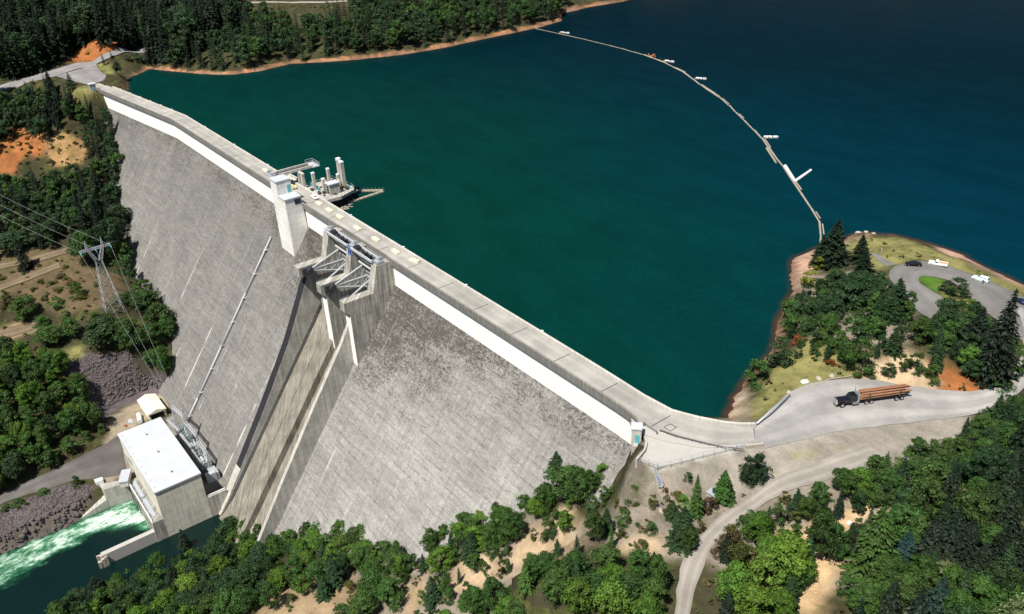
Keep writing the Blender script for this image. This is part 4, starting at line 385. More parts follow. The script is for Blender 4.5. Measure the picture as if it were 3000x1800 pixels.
["c","dk",-660.3,34.9,23.4,4.2,12],["c","dk",-656.4,45.7,25.7,4.6,12],["c","dk",-663.2,55.5,29.3,5.6,12],["b","dm",-657.4,61.5,18.8,7.4,12],["c","dk",-661.5,71.2,25.9,4.9,12],["b","dm",-657.2,80.6,20.5,7.8,12],
["b","dm",-661.1,86.9,18.8,6.8,12],["B","dm",-658.4,94.8,16.3,5.1,12],["c","dk",-650.0,-61.9,28.0,4.6,12],["c","cm",-652.7,-52.7,23.1,3.6,12],["c","dk",-649.1,-41.7,22.4,4.3,12],["c","dk",-654.3,-33.4,27.2,4.4,12],
["c","dk",-652.1,-26.9,28.9,4.6,12],["c","dk",-652.1,-18.8,33.0,5.2,12],["c","dk",-652.1,-10.7,24.1,3.7,12],["c","dk",-652.5,-1.4,32.9,6.5,12],["c","dk",-649.8,9.3,31.4,5.6,12],["c","dk",-649.5,24.5,29.2,5.4,12],
["c","cm",-652.3,37.5,24.6,3.9,12],["c","dk",-648.9,46.7,25.2,4.5,12],["c","cm",-653.4,54.8,22.2,4.1,12],["b","dm",-647.6,63.1,19.6,7.0,12],["c","dk",-656.7,73.4,32.0,5.2,12],["c","dk",-646.8,78.3,27.6,4.8,12],
["c","dk",-656.4,87.9,24.2,4.8,12],["c","dk",-651.9,96.9,26.3,4.9,12],["c","dk",-656.3,104.8,32.4,6.2,12],["c","dk",-638.7,-58.5,22.0,3.7,12],["c","dk",-643.5,-52.5,30.1,5.6,12],["b","dm",-639.9,-42.3,23.6,7.7,12],
["c","dk",-643.0,-33.2,29.8,5.6,12],["c","dk",-641.1,-27.3,25.7,4.6,12],["c","dk",-646.2,-18.2,32.4,5.5,12],["b","dm",-646.9,1.0,24.4,9.7,12],["c","dk",-638.9,8.8,31.4,6.3,12],["c","cm",-647.4,50.8,33.2,5.0,12],
["b","dm",-640.5,65.0,21.8,7.6,12],["c","dk",-643.3,70.2,27.7,4.8,12],["c","dk",-638.4,77.6,32.2,6.0,12],["c","dk",-647.2,86.0,29.0,5.2,12],["b","dm",-643.3,98.2,24.5,9.5,12],["b","dm",-633.0,-58.8,23.2,7.5,12],
["c","dk",-634.8,-53.1,27.2,4.9,12],["c","dk",-631.0,-45.3,24.0,3.9,12],["c","cm",-636.3,-36.8,30.9,5.2,12],["c","dk",-629.6,43.6,24.9,4.2,12],["b","dm",-629.5,60.1,23.7,7.4,12],["c","dk",-637.3,69.6,31.8,5.5,12],
["c","dk",-631.0,79.8,28.8,5.2,12],["B","dm",-638.7,90.8,17.5,6.7,12],["c","dk",-629.4,-52.3,28.0,5.3,12],["c","dk",-621.2,29.1,22.3,3.6,12],["c","dk",-626.9,38.0,23.7,3.6,12],["b","dm",-625.0,44.7,19.2,7.2,12],
["c","dk",-628.6,54.3,27.7,4.5,12],["b","dm",-625.4,64.6,17.9,7.1,12],["c","cm",-628.3,72.8,31.8,4.9,12],["b","dm",-620.7,82.5,21.7,7.8,12],["c","dk",-628.2,90.8,27.0,5.3,12],["c","dk",-621.2,33.8,33.1,5.7,12],
["c","dk",-611.6,46.2,28.1,5.6,12],["b","dm",-616.4,55.5,24.0,9.3,12],["c","cm",-612.8,61.0,31.9,5.3,12],["c","dk",-620.7,69.9,25.7,5.0,12],["c","dk",-616.8,78.2,33.3,5.4,12],["c","dk",-617.6,88.7,30.4,5.4,12],
["c","cm",-609.5,-70.6,33.1,5.4,12],["c","dk",-608.8,37.3,28.8,5.0,12],["b","dm",-605.7,46.9,22.4,7.6,12],["c","dk",-609.3,54.7,24.3,4.8,12],["c","dk",-608.0,60.6,32.3,5.7,12],["c","dk",-610.2,71.5,33.2,5.3,12],
["c","cm",-607.9,81.4,24.8,3.9,12],["B","dm",-629.5,105.7,14.2,5.3,1],["F","dk",-625.2,97.7,14.0,2.5,1],["B","md",-620.4,106.7,10.5,3.7,1],["B","dm",-625.2,115.3,13.0,4.3,1],["F","dk",-616.9,98.0,17.6,2.7,1],
["B","dm",-616.0,107.6,9.5,3.3,1],["B","dm",-620.8,112.8,10.6,3.6,1],["F","dk",-609.1,92.6,14.9,2.3,1],["F","cm",-611.5,95.7,20.0,3.1,1],["F","dk",-608.3,105.0,15.2,2.8,1],["F","dk",-608.0,119.5,14.4,2.7,1],
["B","dm",-607.8,182.7,13.4,5.2,1],["B","dm",-608.9,193.5,10.3,3.5,1],["B","dm",-598.5,42.3,15.2,5.3,1],["B","dm",-601.0,57.6,13.4,5.1,1],["B","dm",-603.0,67.9,11.3,4.0,1],["B","dm",-599.9,75.5,11.3,4.2,1],
["F","dk",-603.9,80.6,12.7,2.4,1],["B","dm",-597.6,90.9,11.6,4.0,1],["F","cm",-602.2,99.2,14.9,2.5,1],["B","md",-599.0,103.6,12.7,5.0,1],["B","dm",-604.7,113.8,11.2,4.0,1],["B","dm",-598.3,119.1,10.1,3.6,1],
["B","dm",-605.3,177.2,14.6,5.8,1],["F","dk",-596.7,186.0,18.0,3.6,1],["B","dm",-601.2,189.2,10.8,3.7,1],["B","dm",-598.6,214.4,13.0,5.0,1],["B","dm",-597.1,36.5,11.3,4.4,1],["F","dk",-590.8,44.5,16.9,3.4,1],
["F","dk",-597.1,51.5,15.6,2.6,1],["F","cm",-589.5,60.6,19.4,3.5,1],["B","dm",-593.5,67.8,11.6,3.7,1],["F","cm",-589.7,74.6,18.8,3.3,1],["B","dm",-595.3,82.9,9.9,3.8,1],["B","md",-589.7,88.6,11.2,3.4,1],
["F","dk",-596.3,99.7,13.9,2.1,1],["B","md",-592.6,103.9,14.8,5.0,1],["B","md",-593.7,116.0,13.9,4.6,1],["F","cm",-593.2,119.1,13.2,2.5,1],["F","cm",-590.6,169.0,20.4,3.5,1],["F","cm",-594.6,176.9,15.1,2.9,1],
["F","dk",-593.2,182.4,19.9,3.9,1],["F","dk",-596.7,191.2,17.8,2.8,1],["B","dm",-592.3,201.4,10.4,4.1,1],["F","dk",-590.1,212.8,13.0,2.0,1],["F","dk",-586.2,50.7,18.8,2.8,1],["F","cm",-583.1,59.2,15.9,2.5,1],
["F","dk",-588.0,69.2,13.1,2.2,1],["F","cm",-581.9,73.5,19.6,3.5,1],["F","cm",-587.1,82.9,15.3,2.5,1],["c","cm",-584.8,88.5,19.6,3.8,1],["F","dk",-587.8,98.4,20.0,3.2,1],["B","md",-581.8,106.0,11.2,3.4,1],
["F","cm",-587.4,113.4,15.1,2.9,1],["F","cm",-585.8,120.5,16.0,2.7,1],["B","md",-586.1,129.9,11.9,4.7,1],["B","dm",-585.6,138.9,10.1,3.2,1],["F","dk",-585.5,146.6,13.8,2.7,1],["F","dk",-582.2,151.7,18.7,3.7,1],
["B","dm",-583.9,166.0,15.3,5.1,1],["F","cm",-588.9,176.9,18.2,3.5,1],["B","dm",-581.8,181.6,10.6,3.3,1],["B","md",-589.0,190.3,10.1,3.7,1],["F","dk",-581.9,199.3,19.8,3.1,1],["B","md",-588.4,207.8,12.1,4.0,1],
["F","dk",-582.3,215.4,15.4,2.8,1],["F","dk",-586.9,224.3,13.6,2.5,1],["F","dk",-580.3,49.1,18.0,3.4,1],["F","cm",-574.9,57.8,16.7,2.6,1],["B","dm",-577.3,65.3,11.0,3.5,1],["F","dk",-577.4,73.5,16.0,3.1,1],
["F","cm",-578.1,84.3,13.8,2.4,1],["F","dk",-574.2,88.8,17.1,3.4,1],["c","dk",-580.1,98.2,20.2,3.8,1],["F","dk",-575.6,108.0,13.5,2.4,1],["B","dm",-578.2,113.6,11.0,3.4,1],["B","dm",-577.5,123.9,14.9,5.3,1],
["F","cm",-577.1,130.8,15.6,2.5,1],["F","dk",-574.4,138.2,16.4,3.1,1],["F","dk",-577.4,146.1,19.7,3.2,1],["F","dk",-575.3,152.8,19.6,3.3,1],["F","cm",-579.0,158.2,13.0,2.1,1],["F","cm",-575.1,166.2,13.8,2.7,1],
["B","md",-577.8,174.0,11.1,3.4,1],["F","dk",-576.8,185.0,19.9,3.2,1],["F","dk",-581.3,190.1,16.5,2.9,1],["F","dk",-575.7,201.6,17.9,2.8,1],["B","md",-577.2,205.1,14.1,5.2,1],["F","cm",-578.1,213.4,20.6,3.3,1],
["F","dk",-578.1,223.5,19.0,2.9,1],["F","cm",-574.0,230.6,17.0,2.9,1],["F","cm",-576.3,247.8,13.7,2.7,1],["B","md",-579.2,252.0,12.9,4.3,1],["F","cm",-570.6,52.7,15.3,2.5,1],["F","cm",-566.3,57.6,18.8,3.2,1],
["F","cm",-569.4,68.7,14.4,2.8,1],["B","dm",-569.9,73.6,13.8,5.0,1],["c","cm",-573.9,82.5,20.0,3.5,1],["F","dk",-569.7,89.9,14.8,2.4,1],["B","dm",-572.5,98.4,13.2,4.3,1],["B","dm",-568.8,103.9,14.3,5.7,1],
["B","md",-574.3,115.6,9.4,3.3,1],["B","md",-568.5,122.1,9.8,3.8,1],["B","dm",-573.9,127.1,15.2,5.8,1],["B","md",-567.7,137.7,13.3,5.0,1],["F","dk",-569.7,143.6,19.2,3.7,1],["F","cm",-566.0,155.0,13.9,2.6,1],
["B","dm",-572.4,160.8,11.5,4.2,1],["F","dk",-570.0,169.0,17.9,3.2,1],["F","dk",-570.3,177.7,14.7,2.9,1],["B","dm",-567.4,183.0,15.0,5.2,1],["F","cm",-573.6,191.2,14.8,3.0,1],["B","dm",-567.3,197.1,10.1,3.4,1],
["F","cm",-572.7,209.0,15.2,3.0,1],["B","dm",-567.4,217.1,12.2,4.7,1],["B","md",-573.7,222.8,14.8,4.8,1],["B","md",-569.2,231.3,11.6,4.6,1],["F","cm",-569.5,239.1,14.7,2.6,1],["F","cm",-565.6,247.5,17.8,2.8,1],
["B","md",-573.3,255.7,10.5,3.8,1],["B","md",-567.0,262.6,10.9,3.7,1],["B","dm",-569.7,267.8,13.3,4.3,1],["F","dk",-566.3,67.9,17.4,3.1,1],["B","md",-558.4,75.3,12.9,4.2,1],["B","md",-564.5,81.6,14.5,4.8,1],
["B","dm",-562.4,89.0,13.9,4.7,1],["B","dm",-561.6,99.7,10.2,3.9,1],["F","cm",-561.8,107.6,20.1,3.3,1],["F","dk",-566.4,112.0,15.3,2.6,1],["F","cm",-560.7,119.8,18.1,3.4,1],["B","dm",-562.4,130.6,14.7,4.8,1],
["c","cm",-558.7,137.6,20.4,4.0,1],["B","md",-563.3,146.9,11.3,3.4,1],["B","dm",-558.6,153.4,13.6,4.1,1],["B","md",-561.5,157.9,11.0,3.8,1],["F","dk",-560.4,168.3,13.2,2.0,1],["B","dm",-562.8,174.2,11.7,3.9,1],
["B","dm",-560.3,184.0,14.6,4.7,1],["F","cm",-563.4,193.0,14.4,2.6,1],["F","dk",-560.3,201.7,15.3,2.6,1],["F","dk",-565.6,209.0,15.0,2.8,1],["F","dk",-559.7,216.4,17.7,2.8,1],["F","dk",-562.0,224.5,17.1,3.1,1],
["F","cm",-558.3,230.2,14.3,2.2,1],["B","md",-565.5,238.1,10.1,3.2,1],["F","cm",-560.2,246.4,15.3,2.4,1],["B","dm",-563.1,256.2,11.1,3.4,1],["B","dm",-562.4,260.0,10.7,3.3,1],["B","dm",-565.3,268.9,10.7,4.3,1],
["B","dm",-560.8,275.0,10.7,3.6,1],["B","dm",-565.6,283.7,10.7,3.6,1],["B","dm",-562.3,298.3,10.3,3.4,1],["F","dk",-559.1,307.9,13.4,2.6,1],["B","dm",-557.9,69.3,15.3,5.4,1],["F","dk",-557.9,100.2,15.8,3.1,1],
["F","cm",-551.3,106.6,16.3,2.6,1],["F","cm",-557.6,114.8,18.8,3.6,1],["F","dk",-550.1,123.2,13.5,2.3,1],["F","dk",-556.4,127.1,13.7,2.1,1],["B","dm",-551.6,134.8,13.0,5.2,1],["F","cm",-556.6,144.4,18.6,2.9,1],
["F","dk",-550.1,153.8,17.6,2.7,1],["F","cm",-558.1,160.6,18.7,3.1,1],["B","dm",-551.6,166.9,15.2,5.6,1],["F","dk",-555.8,173.8,13.8,2.2,1],["B","dm",-551.1,184.3,11.1,4.3,1],["B","dm",-554.1,193.6,11.8,4.3,1],
["B","md",-553.3,197.2,11.9,4.3,1],["B","md",-555.4,208.1,14.5,5.0,1],["F","dk",-551.1,214.1,20.5,3.6,1],["B","md",-556.7,224.3,14.8,5.9,1],["B","dm",-551.8,229.5,12.9,4.2,1],["B","dm",-558.1,239.5,14.9,5.5,1],
["F","dk",-553.3,248.4,14.2,2.8,1],["F","cm",-554.5,253.7,17.4,2.9,1],["B","md",-553.7,259.4,14.4,4.8,1],["B","dm",-556.0,270.7,13.2,4.1,1],["F","dk",-554.3,277.0,17.8,3.3,1],["B","dm",-556.8,285.1,12.9,4.3,1],
["F","dk",-551.8,292.8,17.6,3.0,1],["B","md",-551.1,308.5,15.1,5.5,1],["F","cm",-550.3,326.6,18.2,3.1,1],["F","cm",-546.1,121.7,19.2,3.3,1],["F","dk",-547.3,126.8,15.5,2.5,1],["B","dm",-543.6,135.6,14.9,5.3,1],
["B","md",-548.3,144.8,10.6,4.0,1],["B","dm",-543.3,152.1,13.0,3.9,1],["B","md",-547.0,159.4,9.6,3.5,1],["F","dk",-542.3,167.5,12.7,2.0,1],["F","cm",-550.1,175.1,13.9,2.4,1],["F","dk",-542.3,184.8,15.7,2.5,1],
["B","md",-549.3,189.6,13.6,5.3,1],["F","cm",-543.6,200.5,15.5,2.4,1],["B","dm",-550.2,206.5,13.2,4.7,1],["B","md",-542.9,215.6,13.2,4.9,1],["F","cm",-546.1,223.4,13.7,2.4,1],["B","md",-546.1,230.7,11.1,4.4,1],
["B","dm",-547.3,240.9,13.3,4.5,1],["B","md",-545.4,244.4,15.3,4.8,1],["F","dk",-546.7,255.1,14.6,2.6,1],["F","cm",-546.3,261.7,18.7,3.5,1],["F","dk",-546.1,269.3,18.5,3.4,1],["F","dk",-544.3,275.4,18.5,2.9,1],
["F","cm",-546.0,284.6,17.3,2.7,1],["B","dm",-544.3,292.0,11.3,4.2,1],["F","dk",-546.2,300.4,17.6,2.7,1],["F","cm",-543.7,310.1,14.0,2.4,1],["B","dm",-546.8,316.4,10.4,3.5,1],["B","dm",-549.2,332.0,11.1,3.6,1],
["F","dk",-542.4,127.6,14.2,2.7,1],["B","dm",-536.4,138.6,13.5,4.5,1],["F","dk",-540.2,147.2,19.3,3.7,1],["B","md",-537.5,152.1,10.1,3.9,1],["F","cm",-542.2,161.8,18.4,3.4,1],["B","dm",-538.0,166.9,12.4,4.0,1],
["B","dm",-538.5,174.3,9.8,3.7,1],["F","cm",-537.5,185.6,16.6,2.9,1],["B","dm",-541.8,190.2,13.5,4.3,1],["B","md",-534.8,201.4,13.9,4.6,1],["B","md",-541.3,208.1,10.0,3.5,1],["B","md",-536.1,216.4,10.5,4.1,1],
["B","md",-539.8,221.0,12.5,4.7,1],["B","dm",-535.8,228.9,14.1,5.2,1],["F","cm",-539.0,236.3,20.0,3.1,1],["B","md",-538.3,246.2,14.7,5.0,1],["F","cm",-539.0,253.3,15.8,2.5,1],["F","dk",-537.3,260.1,16.8,3.0,1],
["B","dm",-539.6,268.6,12.7,4.5,1],["B","dm",-537.6,275.0,11.8,4.5,1],["B","md",-541.8,283.5,13.2,4.2,1],["F","cm",-538.6,291.6,15.8,3.1,1],["F","cm",-538.9,300.8,15.5,2.5,1],["B","dm",-534.6,308.9,14.7,5.3,1],
["F","dk",-540.6,316.7,18.5,3.7,1],["F","cm",-535.2,146.8,14.4,2.6,1],["B","dm",-530.4,151.1,13.0,4.9,1],["F","dk",-533.2,161.2,16.0,2.9,1],["B","md",-530.1,166.7,15.1,5.5,1],["B","dm",-531.1,176.4,12.9,4.9,1],
["B","dm",-529.2,185.1,14.0,4.8,1],["B","dm",-532.0,193.7,13.1,4.7,1],["F","cm",-529.4,197.7,17.5,3.5,1],["B","md",-534.9,208.0,11.1,3.5,1],["B","dm",-529.8,212.7,11.1,4.4,1],["F","dk",-532.6,223.3,19.6,3.1,1],
["B","dm",-526.8,229.6,13.4,4.3,1],["F","cm",-533.6,240.5,20.6,3.3,1],["B","dm",-528.0,244.4,11.5,4.1,1],["F","dk",-533.4,252.4,18.5,3.0,1],["B","dm",-527.8,262.7,10.6,3.7,1],["B","md",-532.9,267.3,11.5,4.5,1],
["B","dm",-528.9,276.1,11.5,3.7,1],["F","cm",-532.7,283.8,18.8,3.0,1],["B","dm",-531.0,294.9,11.7,4.0,1],["B","md",-532.2,302.4,13.2,4.2,1],["B","md",-526.1,159.8,13.1,4.6,1],["B","dm",-525.8,174.8,13.9,5.5,1],
["F","cm",-519.6,181.7,13.3,2.1,1],["B","dm",-522.6,190.1,11.3,3.6,1],["F","dk",-519.7,200.0,18.4,3.4,1],["F","dk",-525.2,209.0,16.5,2.9,1],["F","dk",-522.4,216.0,17.9,3.4,1],["B","md",-526.3,224.1,13.2,4.5,1],
["F","cm",-520.5,231.4,20.0,3.6,1],["B","md",-523.5,238.2,14.6,5.2,1],["F","dk",-520.3,247.8,13.8,2.2,1],["F","cm",-523.0,254.6,17.3,2.6,1],["F","dk",-523.3,261.7,13.6,2.7,1],["B","md",-523.0,270.6,15.2,5.3,1],
["B","dm",-522.8,278.7,10.2,3.2,1],["B","dm",-523.8,283.3,13.6,4.3,1],["F","dk",-522.9,293.3,18.6,3.2,1],["B","md",-526.4,298.4,14.0,4.5,1],["B","dm",-518.1,252.0,9.4,3.1,1],["B","dm",-602.6,-75.1,9.5,3.4,4],
["B","md",-597.3,-66.9,13.3,4.2,4],["B","dm",-596.3,-56.8,10.6,4.1,4],["B","dm",-592.7,-78.4,8.8,3.4,4],["F","dk",-595.2,-73.9,15.3,2.7,4],["B","md",-592.9,-69.4,11.5,3.6,4],["B","dm",-596.6,-61.4,9.6,3.8,4],
["F","dk",-591.2,-58.4,13.9,2.4,4],["B","dm",-594.2,-51.6,10.2,3.2,4],["B","md",-589.8,-75.0,13.3,4.6,4],["B","dm",-587.2,-67.0,11.5,3.9,4],["F","dk",-590.7,-61.9,12.0,1.9,4],["B","md",-586.9,-57.2,11.5,4.3,4],
["B","dm",-591.2,-53.0,10.7,3.5,4],["B","dm",-585.0,-46.9,11.4,4.3,4],["B","dm",-582.1,-78.3,13.5,5.0,4],["F","dk",-582.5,-74.0,15.4,2.5,4],["B","dm",-580.6,-68.0,11.9,3.6,4],["B","md",-585.7,-61.9,11.7,4.1,4],
["B","dm",-582.5,-58.2,12.4,4.3,4],["F","dk",-584.8,-51.7,13.8,2.7,4],["B","md",-581.7,-45.7,11.6,4.5,4],["F","dk",-582.7,-40.0,13.9,2.3,4],["B","md",-575.8,-78.4,10.8,3.5,4],["F","dk",-577.8,-74.0,15.8,2.8,4],
["B","dm",-577.2,-67.0,10.9,3.8,4],["F","dk",-579.1,-63.9,14.9,2.7,4],["B","md",-577.2,-59.0,9.9,3.6,4],["B","dm",-577.0,-50.4,10.8,4.0,4],["B","md",-577.0,-46.5,9.1,3.3,4],["F","dk",-579.7,-39.6,11.6,2.2,4],
["F","dk",-575.1,-35.5,13.1,2.4,4],["B","dm",-569.8,-81.0,10.7,3.4,4],["B","dm",-572.8,-72.9,12.2,4.6,4],["B","dm",-573.6,-61.2,13.1,5.1,4],["F","dk",-570.8,-58.9,12.7,2.5,4],["F","dk",-573.3,-52.3,12.0,2.3,4],
["c","dk",-568.2,-47.0,16.9,3.2,4],["F","dk",-571.6,-42.1,17.1,3.1,4],["F","dk",-570.3,-34.6,11.6,2.0,4],["B","dm",-568.0,-85.0,11.7,4.3,4],["c","dk",-566.1,-59.0,17.6,3.1,4],["B","dm",-566.6,-51.8,13.5,4.9,4],
["c","dk",-564.4,-47.6,18.4,3.3,4],["F","dk",-567.2,-40.2,12.4,1.9,4],["c","dk",-565.6,-35.0,17.6,3.5,4],["B","dm",-557.2,-56.7,13.5,4.9,4],["F","dk",-563.3,-52.0,13.0,2.2,4],["F","dk",-558.4,-47.0,14.1,2.5,4],
["B","md",-562.4,-38.9,12.3,3.7,4],["B","md",-558.4,-33.3,11.0,3.9,4],["F","dk",-556.5,-52.1,14.2,2.1,4],["F","dk",-552.6,-34.0,11.7,2.3,4],["F","dk",-556.7,-29.1,16.5,2.9,4],["B","dm",-549.4,-29.5,9.1,3.0,4],
["F","dk",-547.3,-22.6,12.4,1.9,4],["B","dm",-542.8,-91.7,9.4,2.8,4],["B","dm",-545.5,-27.6,8.7,2.9,4],["B","dm",-543.0,-23.9,10.3,3.5,4],["B","dm",-535.7,-91.9,10.0,3.6,4],["B","dm",-538.3,-83.5,9.1,3.4,4],
["B","dm",-536.9,-33.4,13.0,4.0,4],["F","dk",-540.7,-29.3,16.1,2.5,4],["B","dm",-534.4,-96.3,10.5,3.7,4],["B","md",-530.5,-92.0,9.4,3.4,4],["B","dm",-532.8,-85.7,13.5,5.2,4],["B","md",-529.3,-80.6,11.6,3.8,4],
["B","dm",-533.4,-38.7,9.0,3.3,4],["F","dk",-530.0,-36.4,16.8,2.7,4],["F","dk",-532.6,-28.1,15.0,2.3,4],["F","dk",-531.6,-24.4,17.4,3.0,4],["F","dk",-525.4,-89.6,16.1,2.6,4],["B","md",-526.7,-86.3,11.9,4.0,4],
["B","md",-525.5,-78.4,11.9,3.9,4],["B","dm",-529.2,-73.6,10.2,3.3,4],["F","dk",-528.7,-40.6,13.3,2.1,4],["F","dk",-525.5,-35.4,17.5,2.9,4],["F","dk",-527.8,-29.9,14.8,2.8,4],["B","dm",-523.5,-96.8,9.7,3.2,4],
["F","dk",-520.3,-90.0,13.2,2.5,4],["F","dk",-521.6,-84.6,16.1,2.8,4],["B","dm",-520.3,-79.0,11.7,4.4,4],["F","dk",-523.7,-72.6,15.5,2.9,4],["F","dk",-518.3,-67.1,13.1,2.3,4],["F","dk",-522.8,-40.9,12.8,2.0,4],
["F","dk",-519.5,-33.9,13.9,2.7,4],["B","dm",-523.0,-29.5,12.6,3.9,4],["F","dk",-516.8,-97.4,17.0,2.6,4],["B","dm",-514.5,-91.3,8.9,3.0,4],["F","dk",-515.0,-83.9,17.0,2.6,4],["F","dk",-513.1,-80.6,15.0,2.3,4],
["F","dk",-518.0,-72.5,16.6,2.6,4],["B","dm",-513.8,-67.8,13.2,5.0,4],["B","dm",-516.2,-62.6,12.5,4.3,4],["B","md",-513.5,-56.6,10.9,4.1,4],["B","dm",-517.7,-53.2,10.9,4.1,4],["B","dm",-515.1,-41.3,8.7,2.6,4],
["B","dm",-514.9,-35.7,8.5,3.0,4],["B","dm",-518.5,-30.8,9.9,3.8,4],["B","dm",-508.7,-101.1,10.5,3.7,4],["F","dk",-509.8,-96.1,12.2,1.9,4],["F","dk",-506.7,-89.2,11.9,2.0,4],["B","dm",-509.7,-84.1,12.8,3.9,4],
["B","dm",-510.0,-80.1,12.2,4.8,4],["B","md",-511.0,-74.8,10.1,3.2,4],["B","md",-509.7,-67.0,12.4,4.5,4],["B","dm",-510.5,-62.4,12.2,4.4,4],["B","md",-506.6,-56.7,9.0,3.1,4],["F","dk",-510.5,-50.9,16.1,2.5,4],
["B","dm",-509.5,-47.5,12.7,4.1,4],["B","md",-512.8,-41.5,12.2,4.0,4],["B","dm",-507.7,-34.2,12.0,4.1,4],["B","md",-510.5,-30.6,13.6,4.8,4],["F","dk",-505.5,-84.3,16.8,2.6,4],["B","dm",-502.5,-79.7,9.0,3.5,4],
["B","dm",-505.3,-75.0,11.0,4.2,4],["F","dk",-501.4,-69.6,12.6,1.9,4],["F","dk",-505.3,-61.2,14.2,2.4,4],["B","md",-504.1,-58.1,8.8,2.8,4],["F","dk",-505.3,-52.0,15.9,2.7,4],["c","dk",-503.6,-45.6,17.5,3.2,4],
["F","dk",-506.6,-39.4,12.6,2.4,4],["B","md",-496.5,-101.7,12.0,4.1,4],["F","dk",-499.3,-85.6,13.8,2.1,4],["B","dm",-499.9,-72.3,8.6,3.2,4],["B","dm",-498.7,-69.9,10.8,3.3,4],["B","md",-501.0,-62.0,10.6,3.8,4],
["c","dk",-497.5,-55.8,18.2,3.0,4],["B","dm",-500.0,-50.3,10.5,3.7,4],["B","dm",-497.4,-44.3,9.9,3.5,4],["B","dm",-499.5,-38.8,10.7,4.0,4],["B","md",-492.2,-103.5,11.5,4.4,4],["c","dk",-494.2,-97.6,17.5,3.3,4],
["B","md",-492.3,-89.3,10.9,4.1,4],["F","dk",-494.4,-85.5,12.1,1.9,4],["F","dk",-490.7,-79.2,12.5,2.2,4],["B","dm",-494.4,-73.3,8.9,2.8,4],["B","dm",-490.4,-66.7,13.0,4.7,4],["B","dm",-494.4,-64.6,12.1,4.3,4],
["B","dm",-491.2,-57.9,8.5,3.0,4],["B","dm",-493.0,-52.4,13.2,5.2,4],["F","dk",-490.5,-46.9,11.8,2.0,4],["B","dm",-495.5,-41.7,13.2,4.1,4],["F","dk",-486.1,-78.4,12.0,2.0,4],["B","dm",-486.8,-66.7,9.2,3.7,4],
["c","dk",-487.1,-61.5,17.3,2.7,4],["B","dm",-486.0,-55.8,13.1,4.9,4],["B","dm",-489.5,-50.8,10.8,3.5,4],["c","dk",-485.7,-46.1,17.1,3.3,4],["c","dk",-482.6,-107.8,15.8,3.0,4],["B","dm",-483.9,-73.7,8.6,2.7,4],
["B","md",-479.8,-68.7,10.0,3.7,4],["B","md",-481.5,-63.3,10.8,3.5,4],["F","dk",-481.0,-55.8,12.2,1.9,4],["F","dk",-484.4,-52.1,15.3,2.8,4],["F","dk",-475.9,-84.1,12.5,2.1,4],["B","dm",-473.2,-80.4,8.9,2.7,4],
["F","dk",-478.8,-72.8,12.3,2.1,4],["F","dk",-473.0,-69.0,11.8,2.3,4],["B","dm",-476.7,-64.3,9.2,3.1,4],["c","dk",-475.7,-55.6,17.5,3.3,4],["F","dk",-477.1,-50.0,16.5,2.6,4],["c","dk",-473.2,-62.0,18.1,3.5,4],
["c","dk",-469.2,-57.1,16.6,2.7,4],["F","dk",-472.6,-51.9,13.1,2.2,4],["F","dk",-469.4,-47.2,13.4,2.1,4],["c","dk",-466.5,-95.2,17.9,3.4,4],["B","dm",-464.9,-61.9,9.6,3.5,4],["F","dk",-462.2,-57.1,16.2,2.6,4],
["B","dm",-466.3,-50.5,13.4,4.1,4],["F","dk",-460.0,-62.3,13.3,2.0,4],["F","dk",-454.1,-63.2,12.0,1.8,4],["F","dk",-450.2,-63.9,13.8,2.2,4],["B","md",-450.5,-51.2,13.1,4.5,4],["b","md",-409.5,-125.2,11.8,4.3,13],
["B","md",-402.8,-128.3,9.6,3.8,13],["b","md",-405.6,-118.8,12.3,4.7,13],["B","md",-396.3,-129.0,9.9,3.8,13],["B","md",-400.7,-118.4,10.1,3.8,13],["b","br",-397.9,-113.9,12.9,4.1,13],["b","md",-390.3,-125.6,13.3,5.2,13],
["b","br",-392.2,-120.2,12.7,4.0,13],["B","md",-389.3,-111.8,9.4,3.7,13],["B","br",-392.7,-105.5,9.6,3.6,13],["B","br",-385.5,-128.4,9.9,3.7,13],["b","dm",-388.6,-120.2,12.6,4.0,13],["b","md",-385.3,-113.9,13.2,5.2,13],
["B","md",-387.2,-106.1,11.5,3.8,13],["b","br",-385.8,-102.0,12.0,3.9,13],["b","md",-380.2,-132.9,12.3,3.8,13],["B","md",-379.1,-127.7,10.1,3.9,13],["B","md",-381.1,-119.7,9.7,3.0,13],["b","br",-376.7,-115.7,11.7,4.3,13],
["B","br",-380.9,-106.5,10.0,3.3,13],["b","md",-375.8,-99.1,11.0,4.2,13],["b","md",-374.9,-131.8,13.6,4.4,13],["b","md",-368.5,-129.1,12.1,4.5,13],["b","br",-374.3,-119.1,13.0,4.3,13],["b","md",-369.8,-113.9,11.1,3.9,13],
["B","md",-374.8,-107.5,10.1,3.8,13],["B","md",-371.4,-99.4,11.7,3.8,13],["b","md",-367.8,-133.0,12.0,4.7,13],["B","md",-363.5,-128.2,10.0,3.7,13],["B","md",-367.3,-121.7,9.7,3.5,13],["b","br",-355.3,-138.1,13.4,4.7,13],
["B","md",-361.1,-134.7,9.6,3.1,13],["b","br",-356.4,-126.6,12.2,3.9,13],["b","md",-358.7,-122.3,10.8,4.3,13],["B","dm",-358.0,-115.4,10.5,3.7,13],["b","br",-360.7,-105.8,11.2,4.1,13],["b","md",-357.3,-100.8,12.0,4.7,13],
["b","md",-349.4,-138.1,12.9,5.1,13],["b","br",-352.4,-132.7,11.4,4.3,13],["B","md",-350.3,-126.3,10.7,3.6,13],["b","md",-352.1,-119.7,11.4,3.6,13],["b","md",-354.9,-108.2,13.1,4.9,13],["b","br",-345.9,-139.7,13.4,4.3,13],
